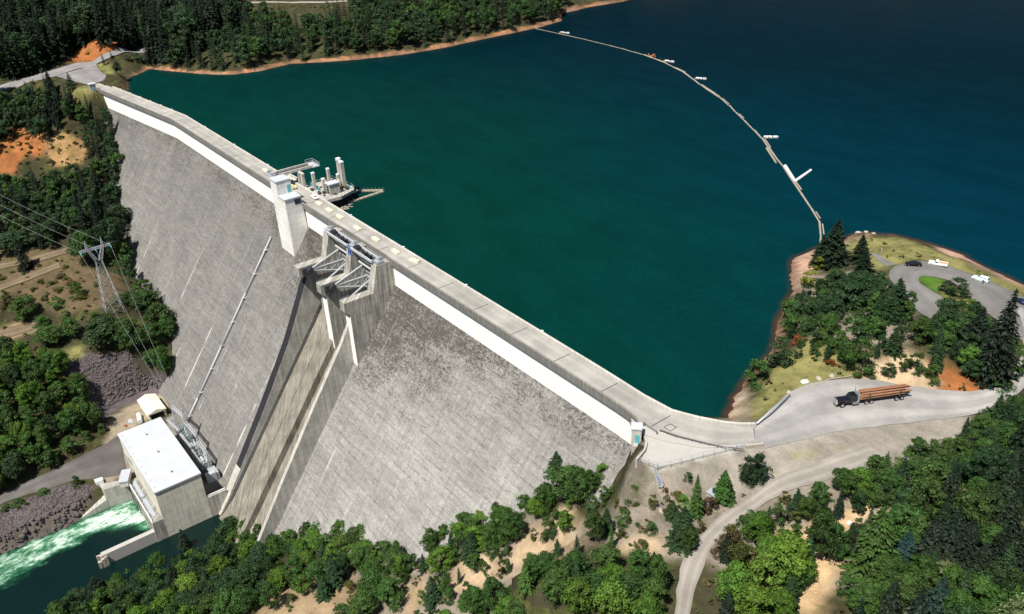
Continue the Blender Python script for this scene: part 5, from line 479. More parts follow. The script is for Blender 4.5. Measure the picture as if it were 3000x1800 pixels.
["B","dm",-345.4,-132.0,10.4,3.4,13],["B","md",-344.1,-125.6,10.8,3.3,13],["B","md",-345.4,-121.3,9.7,3.3,13],["b","md",-339.0,-141.9,11.7,4.6,13],["b","dm",-341.5,-133.9,11.6,4.6,13],["B","dm",-274.8,-115.8,8.9,2.8,9],
["B","dm",-273.1,-113.2,9.7,3.0,9],["b","md",-273.0,-102.9,10.8,3.9,9],["B","md",-265.4,-138.0,8.2,2.7,9],["B","md",-267.6,-133.2,7.7,2.5,9],["B","md",-263.2,-124.4,8.1,2.9,9],["b","md",-268.3,-117.9,11.0,3.7,9],
["b","md",-265.7,-108.9,10.9,4.1,9],["b","md",-270.1,-102.2,10.3,3.9,9],["B","dm",-264.4,-97.7,10.0,3.1,9],["B","br",-265.8,-91.9,9.5,3.0,9],["b","md",-257.8,-138.6,10.9,3.3,9],["b","dm",-262.0,-134.1,10.7,3.6,9],
["B","br",-255.3,-127.1,8.0,2.5,9],["b","md",-262.9,-119.6,10.5,4.1,9],["b","md",-258.7,-109.3,10.6,3.6,9],["B","md",-263.2,-104.9,7.7,3.1,9],["B","md",-257.8,-98.5,7.7,2.8,9],["b","dm",-259.6,-91.0,8.9,3.6,9],
["B","md",-258.6,-85.2,9.9,3.1,9],["B","br",-250.2,-139.6,8.2,2.8,9],["B","md",-255.2,-130.6,9.1,2.8,9],["B","dm",-249.2,-122.8,8.2,2.6,9],["B","dm",-254.2,-119.3,8.5,2.8,9],["b","br",-252.3,-97.3,10.1,3.6,9],
["B","md",-252.9,-91.9,8.7,3.2,9],["b","md",-242.0,-137.2,10.3,3.3,9],["b","dm",-248.5,-132.1,10.8,3.8,9],["b","md",-242.3,-123.7,9.3,2.9,9],["b","md",-246.9,-117.2,10.9,3.3,9],["b","dm",-243.6,-112.0,8.4,3.2,9],
["B","md",-245.5,-75.9,7.7,3.1,9],["b","dm",-234.5,-137.5,7.8,3.1,9],["b","md",-239.3,-130.4,8.7,3.3,9],["b","dm",-236.5,-126.8,9.5,2.9,9],["b","br",-239.8,-116.9,8.5,3.2,9],["b","br",-236.7,-109.0,10.1,3.5,9],
["b","dm",-232.4,-133.5,9.2,3.0,9],["b","dm",-227.7,-127.1,10.1,3.0,9],["B","dm",-233.6,-118.4,8.0,2.4,9],["b","md",-228.2,-108.9,9.3,3.4,9],["b","dm",-234.5,-103.1,8.4,3.3,9],["b","dm",-228.8,-97.7,11.0,3.9,9],
["B","md",-230.3,-83.0,8.0,3.1,9],["b","dm",-234.7,-75.7,9.6,3.4,9],["b","md",-227.0,-133.9,9.1,3.6,9],["b","dm",-220.9,-124.6,10.7,3.7,9],["b","br",-225.7,-117.6,10.1,4.0,9],["b","dm",-221.3,-109.3,8.6,3.2,9],
["b","dm",-225.0,-102.7,9.4,3.7,9],["b","dm",-216.6,-124.5,9.2,2.8,9],["b","dm",-217.1,-116.8,9.7,3.4,9],["b","md",-214.6,-112.3,9.5,3.0,9],["b","br",-221.0,-105.8,10.8,3.3,9],["B","md",-216.6,-70.1,8.4,2.8,9],
["b","br",-212.4,-116.0,8.0,3.2,9],["b","dm",-210.5,-111.7,10.6,4.1,9],["b","br",-210.7,-102.5,7.9,3.0,9],["b","md",-210.4,-90.1,9.8,3.7,9],["B","dm",-210.3,-84.2,8.0,2.5,9],["b","br",-210.6,-78.2,8.2,3.3,9],
["b","br",-206.6,-70.0,9.1,2.9,9],["b","md",-206.2,-116.6,8.1,2.8,9],["b","md",-201.9,-85.1,10.5,3.2,9],["b","md",-206.7,-74.1,10.5,3.2,9],["B","br",-197.0,-75.4,7.8,2.6,9],["b","md",-196.5,-70.9,9.2,3.7,9],
["b","dm",-63.4,-3.1,9.1,3.3,8],["b","md",-60.4,2.6,9.5,3.7,8],["b","md",-61.7,13.4,12.0,3.6,8],["c","dk",-56.1,-18.2,14.2,2.2,8],["b","md",-57.3,2.5,8.7,2.6,8],["b","md",-59.8,8.0,11.2,3.4,8],
["c","dk",-57.5,11.2,14.6,2.4,8],["c","dk",-60.0,17.9,10.4,1.8,8],["b","dm",-55.8,22.2,10.5,3.7,8],["b","dm",-55.7,43.0,11.2,4.1,8],["b","md",-51.1,-18.5,12.2,4.4,8],["c","dk",-53.6,-12.2,13.5,2.6,8],
["b","md",-52.4,10.7,10.8,3.4,8],["c","cm",-52.2,34.6,11.5,2.2,8],["c","dk",-55.1,37.0,17.2,2.9,8],["b","md",-47.0,-17.5,11.5,4.4,8],["c","dk",-48.2,-12.9,16.0,2.8,8],["c","dk",-46.1,11.7,14.2,2.7,8],
["c","cm",-50.2,18.5,13.4,2.4,8],["c","dk",-46.5,21.9,13.9,2.1,8],["b","md",-42.7,-13.0,8.3,3.3,8],["b","dm",-41.9,-9.3,10.4,3.7,8],["c","cm",-45.3,-3.2,10.9,1.7,8],["b","dm",-40.9,1.3,9.2,3.2,8],
["c","cm",-42.6,5.4,10.4,1.8,8],["b","md",-39.9,12.1,8.8,2.7,8],["b","dm",-44.5,19.0,11.8,3.6,8],["b","md",-45.1,26.4,7.7,2.8,8],["c","cm",-37.6,-12.8,12.6,2.0,8],["b","dm",-34.4,-7.5,10.4,4.1,8],
["c","dk",-36.2,2.6,14.8,2.5,8],["c","cm",-37.5,8.5,17.1,3.1,8],["b","pa",-33.0,-3.2,11.2,4.2,8],["b","md",-29.7,-3.7,9.6,3.3,8],["s","dm",-265.5,-82.2,5.1,1.6,2],["B","md",-266.4,-68.6,6.9,2.7,2],
["B","md",-262.6,-86.7,6.3,2.4,2],["B","br",-262.1,-80.0,7.3,2.4,2],["B","br",-264.6,-76.8,7.8,2.6,2],["B","br",-263.5,-63.1,6.0,2.3,2],["B","md",-261.5,-59.2,8.3,3.0,2],["B","md",-264.7,-54.9,8.2,2.5,2],
["B","dm",-254.6,-133.8,8.0,2.9,2],["B","md",-255.7,-103.0,5.9,2.4,2],["B","dm",-256.2,-90.9,7.0,2.8,2],["B","dm",-257.2,-87.4,6.2,2.5,2],["B","md",-257.2,-79.9,6.6,2.1,2],["B","md",-258.7,-74.5,6.8,2.6,2],
["B","md",-255.0,-70.0,6.2,2.0,2],["B","md",-259.0,-65.0,7.3,2.3,2],["s","dm",-253.1,-140.0,5.1,1.8,2],["B","br",-250.0,-136.1,7.9,2.7,2],["s","br",-251.8,-130.8,5.3,1.6,2],["B","md",-252.2,-123.6,6.1,2.4,2],
["B","dm",-250.6,-113.2,8.4,2.9,2],["B","md",-254.0,-107.7,7.7,2.8,2],["B","dm",-250.3,-90.5,7.2,2.4,2],["B","md",-252.2,-79.1,6.7,2.1,2],["B","md",-254.7,-74.0,7.4,2.6,2],["B","md",-254.5,-63.4,5.7,2.1,2],
["s","dm",-251.6,-58.7,5.5,1.9,2],["B","md",-247.1,-138.7,7.1,2.3,2],["B","md",-244.3,-135.0,6.1,2.3,2],["B","md",-246.4,-124.0,5.6,2.2,2],["B","md",-245.1,-102.7,7.0,2.2,2],["B","br",-246.1,-81.1,8.4,3.3,2],
["B","md",-248.1,-75.9,6.3,2.4,2],["s","dm",-244.9,-68.4,5.6,1.7,2],["B","md",-247.5,-65.5,7.7,2.6,2],["B","br",-244.3,-60.6,6.2,2.3,2],["s","md",-248.0,-54.9,5.3,2.0,2],["B","md",-244.0,-128.7,6.4,2.0,2],
["B","md",-243.4,-117.9,7.5,2.6,2],["B","br",-241.1,-111.4,5.7,1.8,2],["B","br",-242.1,-107.1,7.2,2.7,2],["B","md",-243.6,-97.3,7.7,2.9,2],["F","cm",-238.4,-81.8,7.5,1.4,2],["B","dm",-240.9,-69.7,7.6,2.3,2],
["F","cm",-243.6,-65.0,7.2,1.3,2],["s","md",-235.0,-123.7,5.6,2.2,2],["B","md",-237.8,-119.9,7.1,2.8,2],["B","dm",-236.0,-112.0,6.6,2.2,2],["c","cm",-236.3,-95.5,11.1,2.1,2],["B","md",-233.2,-91.5,8.1,2.7,2],
["B","dm",-234.4,-80.9,7.3,2.8,2],["B","md",-235.0,-60.3,6.1,2.3,2],["B","dm",-228.8,-123.8,7.3,2.5,2],["B","dm",-227.4,-111.9,7.7,2.8,2],["B","br",-231.2,-108.2,7.1,2.6,2],["B","dm",-229.3,-101.2,5.8,2.0,2],
["B","br",-233.0,-96.2,7.1,2.6,2],["B","dm",-231.1,-85.8,5.9,2.1,2],["B","br",-231.6,-74.5,6.3,2.3,2],["s","md",-228.7,-68.6,5.5,1.7,2],["B","md",-232.7,-65.9,8.1,2.6,2],["B","md",-228.4,-60.6,8.4,3.0,2],
["B","md",-232.2,-54.9,6.0,1.9,2],["B","md",-222.8,-112.8,7.9,2.8,2],["B","br",-226.3,-96.0,6.4,1.9,2],["B","dm",-225.3,-85.4,8.3,3.1,2],["B","dm",-223.5,-80.4,7.1,2.8,2],["B","dm",-224.9,-75.7,6.8,2.3,2],
["B","dm",-224.0,-69.1,7.2,2.5,2],["B","dm",-225.1,-64.8,6.2,2.3,2],["B","md",-221.4,-116.7,7.7,2.5,2],["B","br",-219.7,-111.7,5.9,2.1,2],["B","dm",-219.0,-102.6,5.9,2.4,2],["B","md",-217.7,-90.7,5.8,1.9,2],
["B","br",-222.7,-85.5,7.1,2.6,2],["B","dm",-219.5,-80.4,7.5,2.3,2],["s","md",-222.3,-74.8,5.3,1.8,2],["B","md",-217.2,-106.3,6.6,2.3,2],["B","md",-214.1,-98.4,7.7,2.5,2],["s","md",-216.3,-75.9,5.3,2.1,2],
["B","md",-214.1,-69.2,7.7,3.0,2],["F","cm",-216.6,-66.1,8.5,1.3,2],["B","md",-214.0,-60.0,7.2,2.9,2],["B","br",-217.1,-52.4,6.0,2.2,2],["B","br",-208.7,-79.7,6.5,2.0,2],["s","md",-210.6,-75.7,5.1,1.9,2],
["B","br",-203.7,-63.5,6.8,2.6,2],["B","md",-202.1,-60.4,5.9,2.3,2],["b","md",-204.9,-53.3,8.3,3.2,2],["B","md",-200.1,-76.3,6.4,2.1,2],["s","md",-201.0,-66.1,5.6,1.8,2],["B","dm",-199.9,-54.1,5.9,2.2,2],
["B","dm",-194.8,-62.8,7.8,2.4,2],["b","md",-191.7,-57.4,8.4,3.3,2],["B","md",-193.2,-55.0,7.0,2.7,2],["B","md",-185.8,-58.3,6.3,2.2,2],["s","br",-189.5,-54.6,5.4,1.9,2],["b","md",-176.4,-53.7,8.4,3.1,2],
["B","br",-174.0,-54.3,7.9,2.5,2],["F","cm",-167.0,-39.6,5.2,1.0,5],["B","md",-164.9,-36.0,6.0,2.2,5],["s","br",-163.6,-48.4,4.4,1.5,5],["c","cm",-161.8,-42.9,8.5,1.6,5],["B","br",-163.8,-38.9,6.3,2.5,5],
["s","br",-158.5,-56.2,4.1,1.4,5],["s","md",-156.4,-52.1,5.3,1.9,5],["B","md",-160.0,-40.8,6.2,2.2,5],["s","md",-158.1,-36.2,4.7,1.7,5],["s","md",-152.8,-60.6,4.3,1.6,5],["s","md",-153.4,-56.7,4.0,1.4,5],
["B","md",-151.6,-51.8,6.2,1.9,5],["s","md",-155.7,-49.9,4.2,1.5,5],["s","md",-151.3,-43.1,4.5,1.7,5],["B","br",-155.7,-39.0,6.2,2.4,5],["B","md",-154.1,-32.1,6.3,2.1,5],["s","md",-148.4,-62.5,4.7,1.6,5],
["F","cm",-150.9,-57.9,5.4,0.9,5],["s","md",-148.6,-52.7,5.3,1.9,5],["F","cm",-151.0,-47.8,6.2,1.0,5],["B","md",-148.4,-43.8,5.7,2.0,5],["s","br",-151.1,-39.4,5.0,1.7,5],["F","cm",-148.5,-35.3,7.2,1.2,5],
["s","br",-150.5,-31.0,4.7,1.5,5],["s","md",-147.0,-28.0,6.2,2.3,5],["s","md",-145.0,-62.8,5.5,2.1,5],["s","md",-146.2,-58.1,5.2,1.6,5],["s","br",-143.3,-52.7,3.8,1.3,5],["s","md",-145.4,-49.2,4.4,1.6,5],
["s","md",-144.5,-43.3,4.1,1.3,5],["s","md",-147.3,-39.3,5.5,2.2,5],["s","md",-146.6,-31.9,4.0,1.3,5],["s","md",-144.7,-27.4,3.9,1.3,5],["B","md",-139.0,-62.9,6.0,2.0,5],["B","br",-142.8,-57.8,5.9,2.1,5],
["s","md",-142.1,-38.7,6.1,2.3,5],["s","md",-138.5,-27.0,4.2,1.3,5],["s","md",-140.5,-23.4,3.9,1.4,5],["s","md",-135.1,-60.6,5.0,1.7,5],["s","md",-137.3,-57.7,5.1,2.0,5],["s","md",-135.4,-51.7,5.4,2.0,5],
["s","md",-135.1,-26.8,4.5,1.7,5],["s","br",-134.2,-57.7,5.5,2.2,5],["s","br",-130.2,-52.3,5.3,2.1,5],["B","md",-131.3,-43.8,6.0,1.9,5],["B","br",-131.1,-26.9,6.3,2.3,5],["s","br",-133.9,-22.4,5.1,1.8,5],
["s","md",-127.5,-54.1,4.9,1.6,5],["B","br",-124.8,-43.0,5.9,2.1,5],["s","md",-127.1,-21.2,5.6,1.8,5],["F","cm",-124.3,-48.2,7.6,1.2,5],["s","br",-122.5,-45.3,5.0,1.5,5],["B","md",-125.4,-39.8,5.6,2.2,5],
["s","br",-122.2,-35.6,4.8,1.8,5],["s","br",-120.7,-49.2,5.5,2.0,5],["s","br",-116.5,-43.4,4.6,1.6,5],["s","br",-119.4,-39.6,4.6,1.5,5],["B","md",-117.2,-35.8,6.1,1.9,5],["B","md",-115.8,-48.6,5.9,2.2,5],
["s","md",-114.3,-43.3,4.2,1.6,5],["s","md",-114.9,-40.6,5.7,2.0,5],["s","md",-113.4,-36.2,6.0,1.9,5],["s","md",-115.4,-30.2,3.9,1.4,5],["c","cm",-109.3,-44.4,7.8,1.2,5],["c","cm",-110.6,-38.6,8.1,1.5,5],
["s","md",-109.9,-35.3,6.3,2.4,5],["s","md",-110.6,-31.5,5.8,1.8,5],["s","md",-109.6,-27.8,3.8,1.4,5],["s","br",-106.9,-39.6,5.5,2.2,5],["s","br",-98.0,-58.2,5.1,1.8,5],["c","cm",-95.2,-53.9,8.5,1.5,5],
["s","br",-92.5,-49.1,5.3,1.8,5],["s","dm",-137.7,77.0,4.9,1.7,6],["B","dm",-134.6,68.3,6.3,2.1,6],["F","cm",-137.0,73.4,5.3,1.0,6],["s","md",-135.5,79.7,4.5,1.6,6],["B","dm",-130.0,60.4,6.7,2.7,6],
["B","dm",-132.3,75.3,6.3,1.9,6],["s","dm",-129.6,88.2,3.9,1.5,6],["s","dm",-125.0,52.5,4.3,1.3,6],["B","md",-128.9,56.4,6.4,2.1,6],["B","dm",-125.4,60.5,6.3,2.2,6],["B","md",-126.7,64.5,6.0,2.2,6],
["B","md",-127.0,69.4,6.6,2.6,6],["B","md",-124.7,79.8,6.6,2.2,6],["B","dm",-126.9,83.9,6.4,2.3,6],["B","dm",-125.4,86.3,6.2,2.2,6],["s","dm",-120.2,52.3,5.6,2.2,6],["s","dm",-122.6,60.1,5.3,1.6,6],
["B","md",-124.4,83.0,5.7,2.0,6],["s","dm",-115.6,42.3,3.9,1.3,6],["s","md",-118.1,47.8,4.0,1.5,6],["B","md",-116.2,52.9,5.8,1.9,6],["s","dm",-120.3,57.1,5.0,1.9,6],["B","dm",-118.4,61.8,6.7,2.5,6],
["s","dm",-120.0,66.4,4.1,1.5,6],["s","dm",-117.9,74.4,4.4,1.7,6],["B","md",-119.2,82.6,6.3,2.2,6],["s","md",-111.3,43.6,3.9,1.5,6],["s","dm",-113.7,47.1,4.9,1.8,6],["b","md",-113.6,52.0,6.6,2.6,6],
["s","dm",-114.0,55.4,4.7,1.8,6],["s","md",-113.3,60.5,4.1,1.6,6],["s","md",-113.7,64.8,4.5,1.6,6],["B","md",-112.3,70.8,6.3,2.2,6],["B","dm",-114.9,73.9,6.2,2.5,6],["F","cm",-113.1,78.5,6.3,1.2,6],
["B","dm",-116.0,82.2,6.6,2.4,6],["F","cm",-107.6,43.2,6.3,1.2,6],["s","dm",-109.2,46.5,4.8,1.4,6],["B","md",-108.8,61.8,5.6,1.8,6],["s","md",-110.0,63.9,3.9,1.4,6],["B","dm",-108.7,69.5,6.8,2.3,6],
["s","md",-110.2,73.3,3.9,1.4,6],["b","md",-103.5,44.6,6.8,2.5,6],["B","md",-107.2,47.9,5.8,2.3,6],["B","dm",-104.6,51.8,6.3,2.1,6],["s","md",-107.4,57.8,4.0,1.5,6],["F","cm",-104.3,62.0,6.1,1.1,6],
["s","dm",-103.7,69.3,4.4,1.5,6],["F","cm",-101.3,47.1,6.7,1.3,6],["F","cm",-98.7,51.3,6.3,1.1,6],["s","dm",-100.3,55.5,4.2,1.3,6],["s","dm",-98.4,60.4,5.3,1.9,6],["s","dm",-100.9,66.0,4.0,1.2,6],
["s","dm",-97.9,91.7,5.0,1.9,6],["s","md",-94.1,73.6,5.5,1.8,6],["s","dm",-96.4,77.1,4.3,1.5,6],["B","dm",-93.7,91.1,6.1,2.3,6],["c","cm",-89.1,63.0,8.7,1.7,6],["B","md",-90.7,71.1,6.6,2.0,6],
["B","dm",-90.7,75.7,6.8,2.3,6],["s","dm",-89.6,82.8,5.3,1.7,6],["B","md",-92.3,85.4,5.6,1.8,6],["s","dm",-88.4,89.7,4.4,1.7,6],["c","cm",-86.6,58.4,8.9,1.6,6],["s","dm",-85.2,64.5,4.7,1.6,6],
["B","dm",-85.3,71.9,6.0,2.1,6],["s","md",-83.3,81.4,4.3,1.5,6],["B","md",-87.4,84.9,6.0,2.0,6],["B","dm",-79.4,61.8,6.0,2.2,6],["s","dm",-83.8,68.6,4.5,1.5,6],["s","dm",-80.2,72.1,5.1,2.0,6],
["F","cm",-83.7,76.5,7.2,1.1,6],["s","dm",-79.7,80.1,4.9,1.6,6],["s","md",-83.2,85.4,5.3,1.8,6],["c","dk",-82.0,-25.2,7.6,1.3,8],["b","br",-82.1,-16.4,7.5,2.8,8],["c","cm",-81.0,-14.0,9.3,1.4,8],
["s","br",-74.6,-29.3,5.2,1.8,8],["s","md",-76.7,-20.2,4.9,1.7,8],["b","br",-76.9,-18.3,6.3,2.4,8],["s","md",-76.9,-13.9,5.3,2.1,8],["s","md",-76.7,-9.4,4.4,1.6,8],["c","dk",-71.0,-37.9,9.3,1.8,8],
["s","md",-70.3,-29.2,4.8,1.8,8],["b","md",-72.9,-15.8,7.3,2.7,8],["c","cm",-70.9,-13.4,8.3,1.4,8],["c","dk",-73.6,-7.9,8.5,1.3,8],["F","cm",-71.5,-5.1,6.6,1.0,8],["c","dk",-74.2,1.1,7.5,1.1,8],
["b","br",-74.2,8.8,6.7,2.5,8],["F","cm",-74.4,18.1,5.9,1.1,8],["s","md",-72.3,26.4,5.1,1.6,8],["b","md",-68.0,-21.8,6.5,2.3,8],["b","br",-68.1,-17.7,6.4,2.0,8],["c","cm",-70.3,-7.2,6.9,1.1,8],
["c","dk",-67.7,-4.0,8.1,1.5,8],["s","md",-68.8,0.4,4.7,1.4,8],["F","cm",-68.3,3.5,6.2,1.0,8],["s","dm",-69.0,8.8,5.3,1.8,8],["c","cm",-68.2,13.8,9.7,1.9,8],["s","br",-70.5,17.7,4.7,1.6,8],
["s","dm",-67.3,31.0,4.8,1.9,8],["s","br",-69.1,33.7,5.0,1.8,8],["c","cm",-67.7,37.6,9.0,1.4,8],["F","cm",-68.7,44.5,6.3,1.2,8],["s","md",-68.2,48.4,5.2,1.7,8],["c","cm",-66.1,-25.6,8.9,1.7,8],
["b","dm",-66.0,-0.8,6.0,2.2,8],["b","dm",-62.5,5.2,6.8,2.3,8],["b","dm",-64.7,8.9,6.0,2.4,8],["c","cm",-66.1,16.2,8.8,1.6,8],["b","md",-65.3,24.9,7.5,2.7,8],["b","md",-63.3,31.1,6.1,1.9,8],
["b","dm",-62.3,38.2,7.0,2.7,8],["s","dm",-65.2,43.9,4.3,1.5,8],["c","cm",-63.5,47.7,9.8,1.9,8],["b","md",-64.8,53.0,7.1,2.5,8],["b","md",-57.4,-5.0,7.4,2.4,8],["s","dm",-61.4,0.2,4.3,1.4,8],
["s","dm",-57.4,4.5,5.4,1.8,8],["b","md",-61.5,16.5,6.7,2.3,8],["B","md",-57.4,31.3,5.6,1.8,8],["b","md",-61.5,35.4,6.6,2.3,8],["b","md",-58.3,39.9,7.4,2.7,8],["c","dk",-62.0,43.8,7.1,1.4,8],
["c","dk",-56.9,-7.3,6.4,1.2,8],["b","md",-55.3,17.8,6.6,2.1,8],["c","cm",-54.2,29.7,9.6,1.4,8],["b","md",-56.3,33.6,5.9,1.9,8],["b","br",-51.0,-12.9,5.8,2.1,8],["b","md",-50.5,-4.2,7.1,2.7,8],
["c","cm",-52.6,0.1,7.5,1.4,8],["c","dk",-51.9,8.2,9.3,1.6,8],["b","md",-52.3,18.5,6.1,2.0,8],["c","dk",-48.8,20.5,9.2,1.8,8],["s","dm",-51.4,24.6,4.5,1.6,8],["b","md",-50.3,31.2,6.4,2.2,8],
["s","md",-46.0,-11.4,5.4,1.9,8],["c","dk",-44.3,4.4,7.2,1.2,8],["b","md",-46.8,8.2,7.0,2.8,8],["s","md",-45.4,13.9,4.4,1.5,8],["s","md",-46.8,17.9,4.3,1.3,8],["s","dm",-44.8,0.2,5.5,1.7,8],
["b","md",-40.4,4.3,5.9,1.9,8],["s","md",-41.4,13.0,4.6,1.4,8],["c","cm",-37.7,-11.5,6.3,1.1,8],["c","dk",-37.8,-8.9,6.1,1.1,8],["b","md",-36.7,-3.6,6.2,1.9,8],["s","md",-36.5,5.1,5.4,1.8,8],
["c","cm",-34.5,0.4,6.6,1.2,8],["b","dm",-31.5,-7.4,6.9,2.3,8]]
def sdf(poly, X, Y):
    """signed distance to a polygon, negative inside"""
    P = np.array(poly, float); d = np.full(X.shape, 1e18); ins = np.zeros(X.shape, bool)
    n = len(P)
    for i in range(n):
        a = P[i]; b = P[(i+1) % n]; e = b-a
        wx = X-a[0]; wy = Y-a[1]
        t = np.clip((wx*e[0]+wy*e[1])/max(e@e, 1e-9), 0, 1)
        d = np.minimum(d, (wx-e[0]*t)**2+(wy-e[1]*t)**2)
        c = (a[1] > Y) != (b[1] > Y)
        if a[1] != b[1]:
            ins ^= c & (X < (b[0]-a[0])*(Y-a[1])/(b[1]-a[1])+a[0])
    d = np.sqrt(d)
    return np.where(ins, -d, d)
def ya(x):
    """bend of the dam axis at its left end"""
    return np.minimum(0, (np.asarray(x, float)+464)*0.12)
def face_z(x, y):
    return np.minimum(-10.4+(y-ya(x)+9.2)/0.735, -0.6)
def hash2(ix, iy):
    v = np.sin(ix*127.1+iy*311.7)*43758.5453
    return v-np.floor(v)
def vnoise(x, y):
    ix = np.floor(x); iy = np.floor(y); fx = x-ix; fy = y-iy
    fx = fx*fx*(3-2*fx); fy = fy*fy*(3-2*fy)
    return ((hash2(ix, iy)*(1-fx)+hash2(ix+1, iy)*fx)*(1-fy)+(hash2(ix, iy+1)*(1-fx)+hash2(ix+1, iy+1)*fx)*fy)*2-1
_w = None
def _fit():
    global _w
    P = np.array(CTRL); S = 100.
    p = P[:, :2]/S; n = len(p)
    r2 = ((p[:, None]-p[None])**2).sum(-1)
    K = 0.5*r2*np.log(np.maximum(r2, 1e-12))+np.eye(n)*0.004
    A = np.zeros((n+3, n+3)); A[:n, :n] = K; A[:n, n] = 1; A[:n, n+1:] = p; A[n, :n] = 1; A[n+1:, :n] = p.T
    _w = np.linalg.solve(A, np.r_[P[:, 2], 0, 0, 0])
def ground(X, Y, rough=True):
    """height of the land at world X, Y (arrays)"""
    if _w is None: _fit()
    X = np.asarray(X, float); Y = np.asarray(Y, float)
    sh = X.shape; x = X.ravel(); y = Y.ravel(); z = np.empty(x.shape)
    p = np.array(CTRL)[:, :2]/100.; n = len(p)
    for i in range(0, len(x), 20000):
        a = x[i:i+20000]/100.; b = y[i:i+20000]/100.
        r2 = (a[:, None]-p[:, 0])**2+(b[:, None]-p[:, 1])**2
        z[i:i+20000] = (0.5*r2*np.log(np.maximum(r2, 1e-12)))@_w[:n]+_w[n]+a*_w[n+1]+b*_w[n+2]
    if rough:
        rd = np.full(x.shape, 1e9)
        for poly in FLAT: rd = np.minimum(rd, sdf(poly, x, y))
        k = np.clip((rd-1)/10, 0, 1)
        z = z+k*(vnoise(x/11, y/11)*1.1+vnoise(x/4.3+9, y/4.3)*0.5)
    for poly, lv, lo, sl in PADS:      # level yards: blend the land to a constant height
        d = sdf(poly, x, y); k = np.clip(1-d/6, 0, 1); k = k*k*(3-2*k)
        z = z*(1-k)+lv*k
    # reservoir and river beds
    for poly, lv, lo, sl in ((LAKE, -6., .6, .38), (RIVER, -101., .6, .45)):
        d = sdf(poly, x, y)+0.8*vnoise(x/9+3, y/9)*(1 if lv > -50 else .4)
        z = np.where(d < 0, np.minimum(z, lv+np.maximum(d, -70)*lo), np.maximum(z, np.where((d < 60) & ((lv < -50) | (y > ya(x)-2) | (x > -108)), lv+np.minimum(d, 3)*sl, -1e9)))
    # below the dam: stay inside its concrete
    cx = np.array([c[0] for c in CONTACT]); cz = np.array([c[1] for c in CONTACT])
    zc = np.interp(x, cx, cz)
    fz = face_z(x, y)
    ind = (x > -570) & (x < -119) & (y-ya(x) < 3) & (fz > zc)
    z = np.where(ind, np.minimum(z, np.minimum(fz-1.5, -8)), z)
    return z.reshape(sh)
# ================================================================== land
def axis(lo, hi, a, b, st):
    """coordinates that are dense (st) between a and b and widen outwards"""
    v = list(np.arange(a, b+.1, st)); s = st; x = a
    while x > lo: s *= 1.25; x -= s; v.insert(0, x)
    s = st; x = b
    while x < hi: s *= 1.25; x += s; v.append(x)
    return np.array(v)
GX = axis(-3200, 2600, -720, -20, 2.2); GY = axis(-1800, 3600, -165, 330, 2.2)
XX, YY = np.meshgrid(GX, GY, indexing='ij')
ZZ = ground(XX, YY)
_far = np.clip((np.hypot(XX+330, YY-60)-900)/1500, 0, 1)
ZZ = np.where(sdf(LAKE, XX, YY) > 0, np.clip(ZZ, -110, 200)*(1-_far)+(90+60*vnoise(XX/300, YY/300))*_far, ZZ)
nx, ny = XX.shape
def gfaces(sel=None):
    I, J = np.meshgrid(np.arange(nx-1), np.arange(ny-1), indexing='ij')
    if sel is not None: I, J = I[sel], J[sel]
    I = I.ravel(); J = J.ravel()
    return np.stack([I*ny+J, (I+1)*ny+J, (I+1)*ny+J+1, I*ny+J+1], 1)
def hgt(x, y):
    """height of the built land sheet"""
    i = int(np.clip(np.searchsorted(GX, x)-1, 0, nx-2)); j = int(np.clip(np.searchsorted(GY, y)-1, 0, ny-2))
    u = (x-GX[i])/(GX[i+1]-GX[i]); v = (y-GY[j])/(GY[j+1]-GY[j])
    return float(ZZ[i, j]*(1-u)*(1-v)+ZZ[i+1, j]*u*(1-v)+ZZ[i, j+1]*(1-u)*v+ZZ[i+1, j+1]*u*v)
CCOL = dict(soil=(.235, .20, .16), shoulder=(.285, .255, .215), scrub=(.125, .09, .052), yard=(.20, .19, .165), tan=(.30, .215, .13), pale=(.46, .34, .215), sand=(.58, .40, .22), orange=(.31, .115, .04), tanorange=(.31, .19, .085),
            drygrass=(.215, .20, .075), grass=(.075, .16, .02), shore=(.42, .27, .19), beach=(.33, .26, .19), talus=(.105, .085, .092), riprap=(.13, .108, .095), work=(.31, .255, .185), concrete=(.50, .47, .41))
CVEG = dict(yard=0, shoulder=.12, scrub=.6, soil=.4, tan=.25, pale=.08, sand=.03, orange=.4, tanorange=.45, drygrass=.5, grass=.3, shore=.05, beach=.05, talus=.0, riprap=.1, work=.15, concrete=0)
cov = np.empty((nx, ny, 3)); cov[:] = (.045, .042, .022); veg = np.full((nx, ny), .75)
jx = XX+2.0*vnoise(XX/5, YY/5+7); jy = YY+2.0*vnoise(XX/5+31, YY/5)
for n, poly in COVER:
    P = np.array(poly); m = (XX > P[:, 0].min()-4) & (XX < P[:, 0].max()+4) & (YY > P[:, 1].min()-4) & (YY < P[:, 1].max()+4)
    hard = n in ('concrete', 'grass', 'yard')
    d = sdf(poly, (XX if hard else jx)[m], (YY if hard else jy)[m]); k = np.clip(.5-d/(1.0 if hard else 3.0), 0, 1)[:, None]
    cov[m] = cov[m]*(1-k)+np.array(CCOL[n])*k; veg[m] = veg[m]*(1-k[:, 0])+CVEG[n]*k[:, 0]
dl = sdf(LAKE, XX, YY)+1.2*vnoise(XX/6, YY/6)
k = np.clip((2.4-dl)/1.5, 0, 1)*(XX < -400)*(YY > 20); k = k[..., None]
cov = cov*(1-k)+np.array((.42, .20, .10))*k; veg = veg*(1-k[..., 0])
k = (dl < .8)[..., None]*1.0; cov = cov*(1-k)+np.array((.24, .14, .09))*k; veg *= 1-k[..., 0]
V = np.stack([XX, YY, ZZ], -1).reshape(-1, 3)
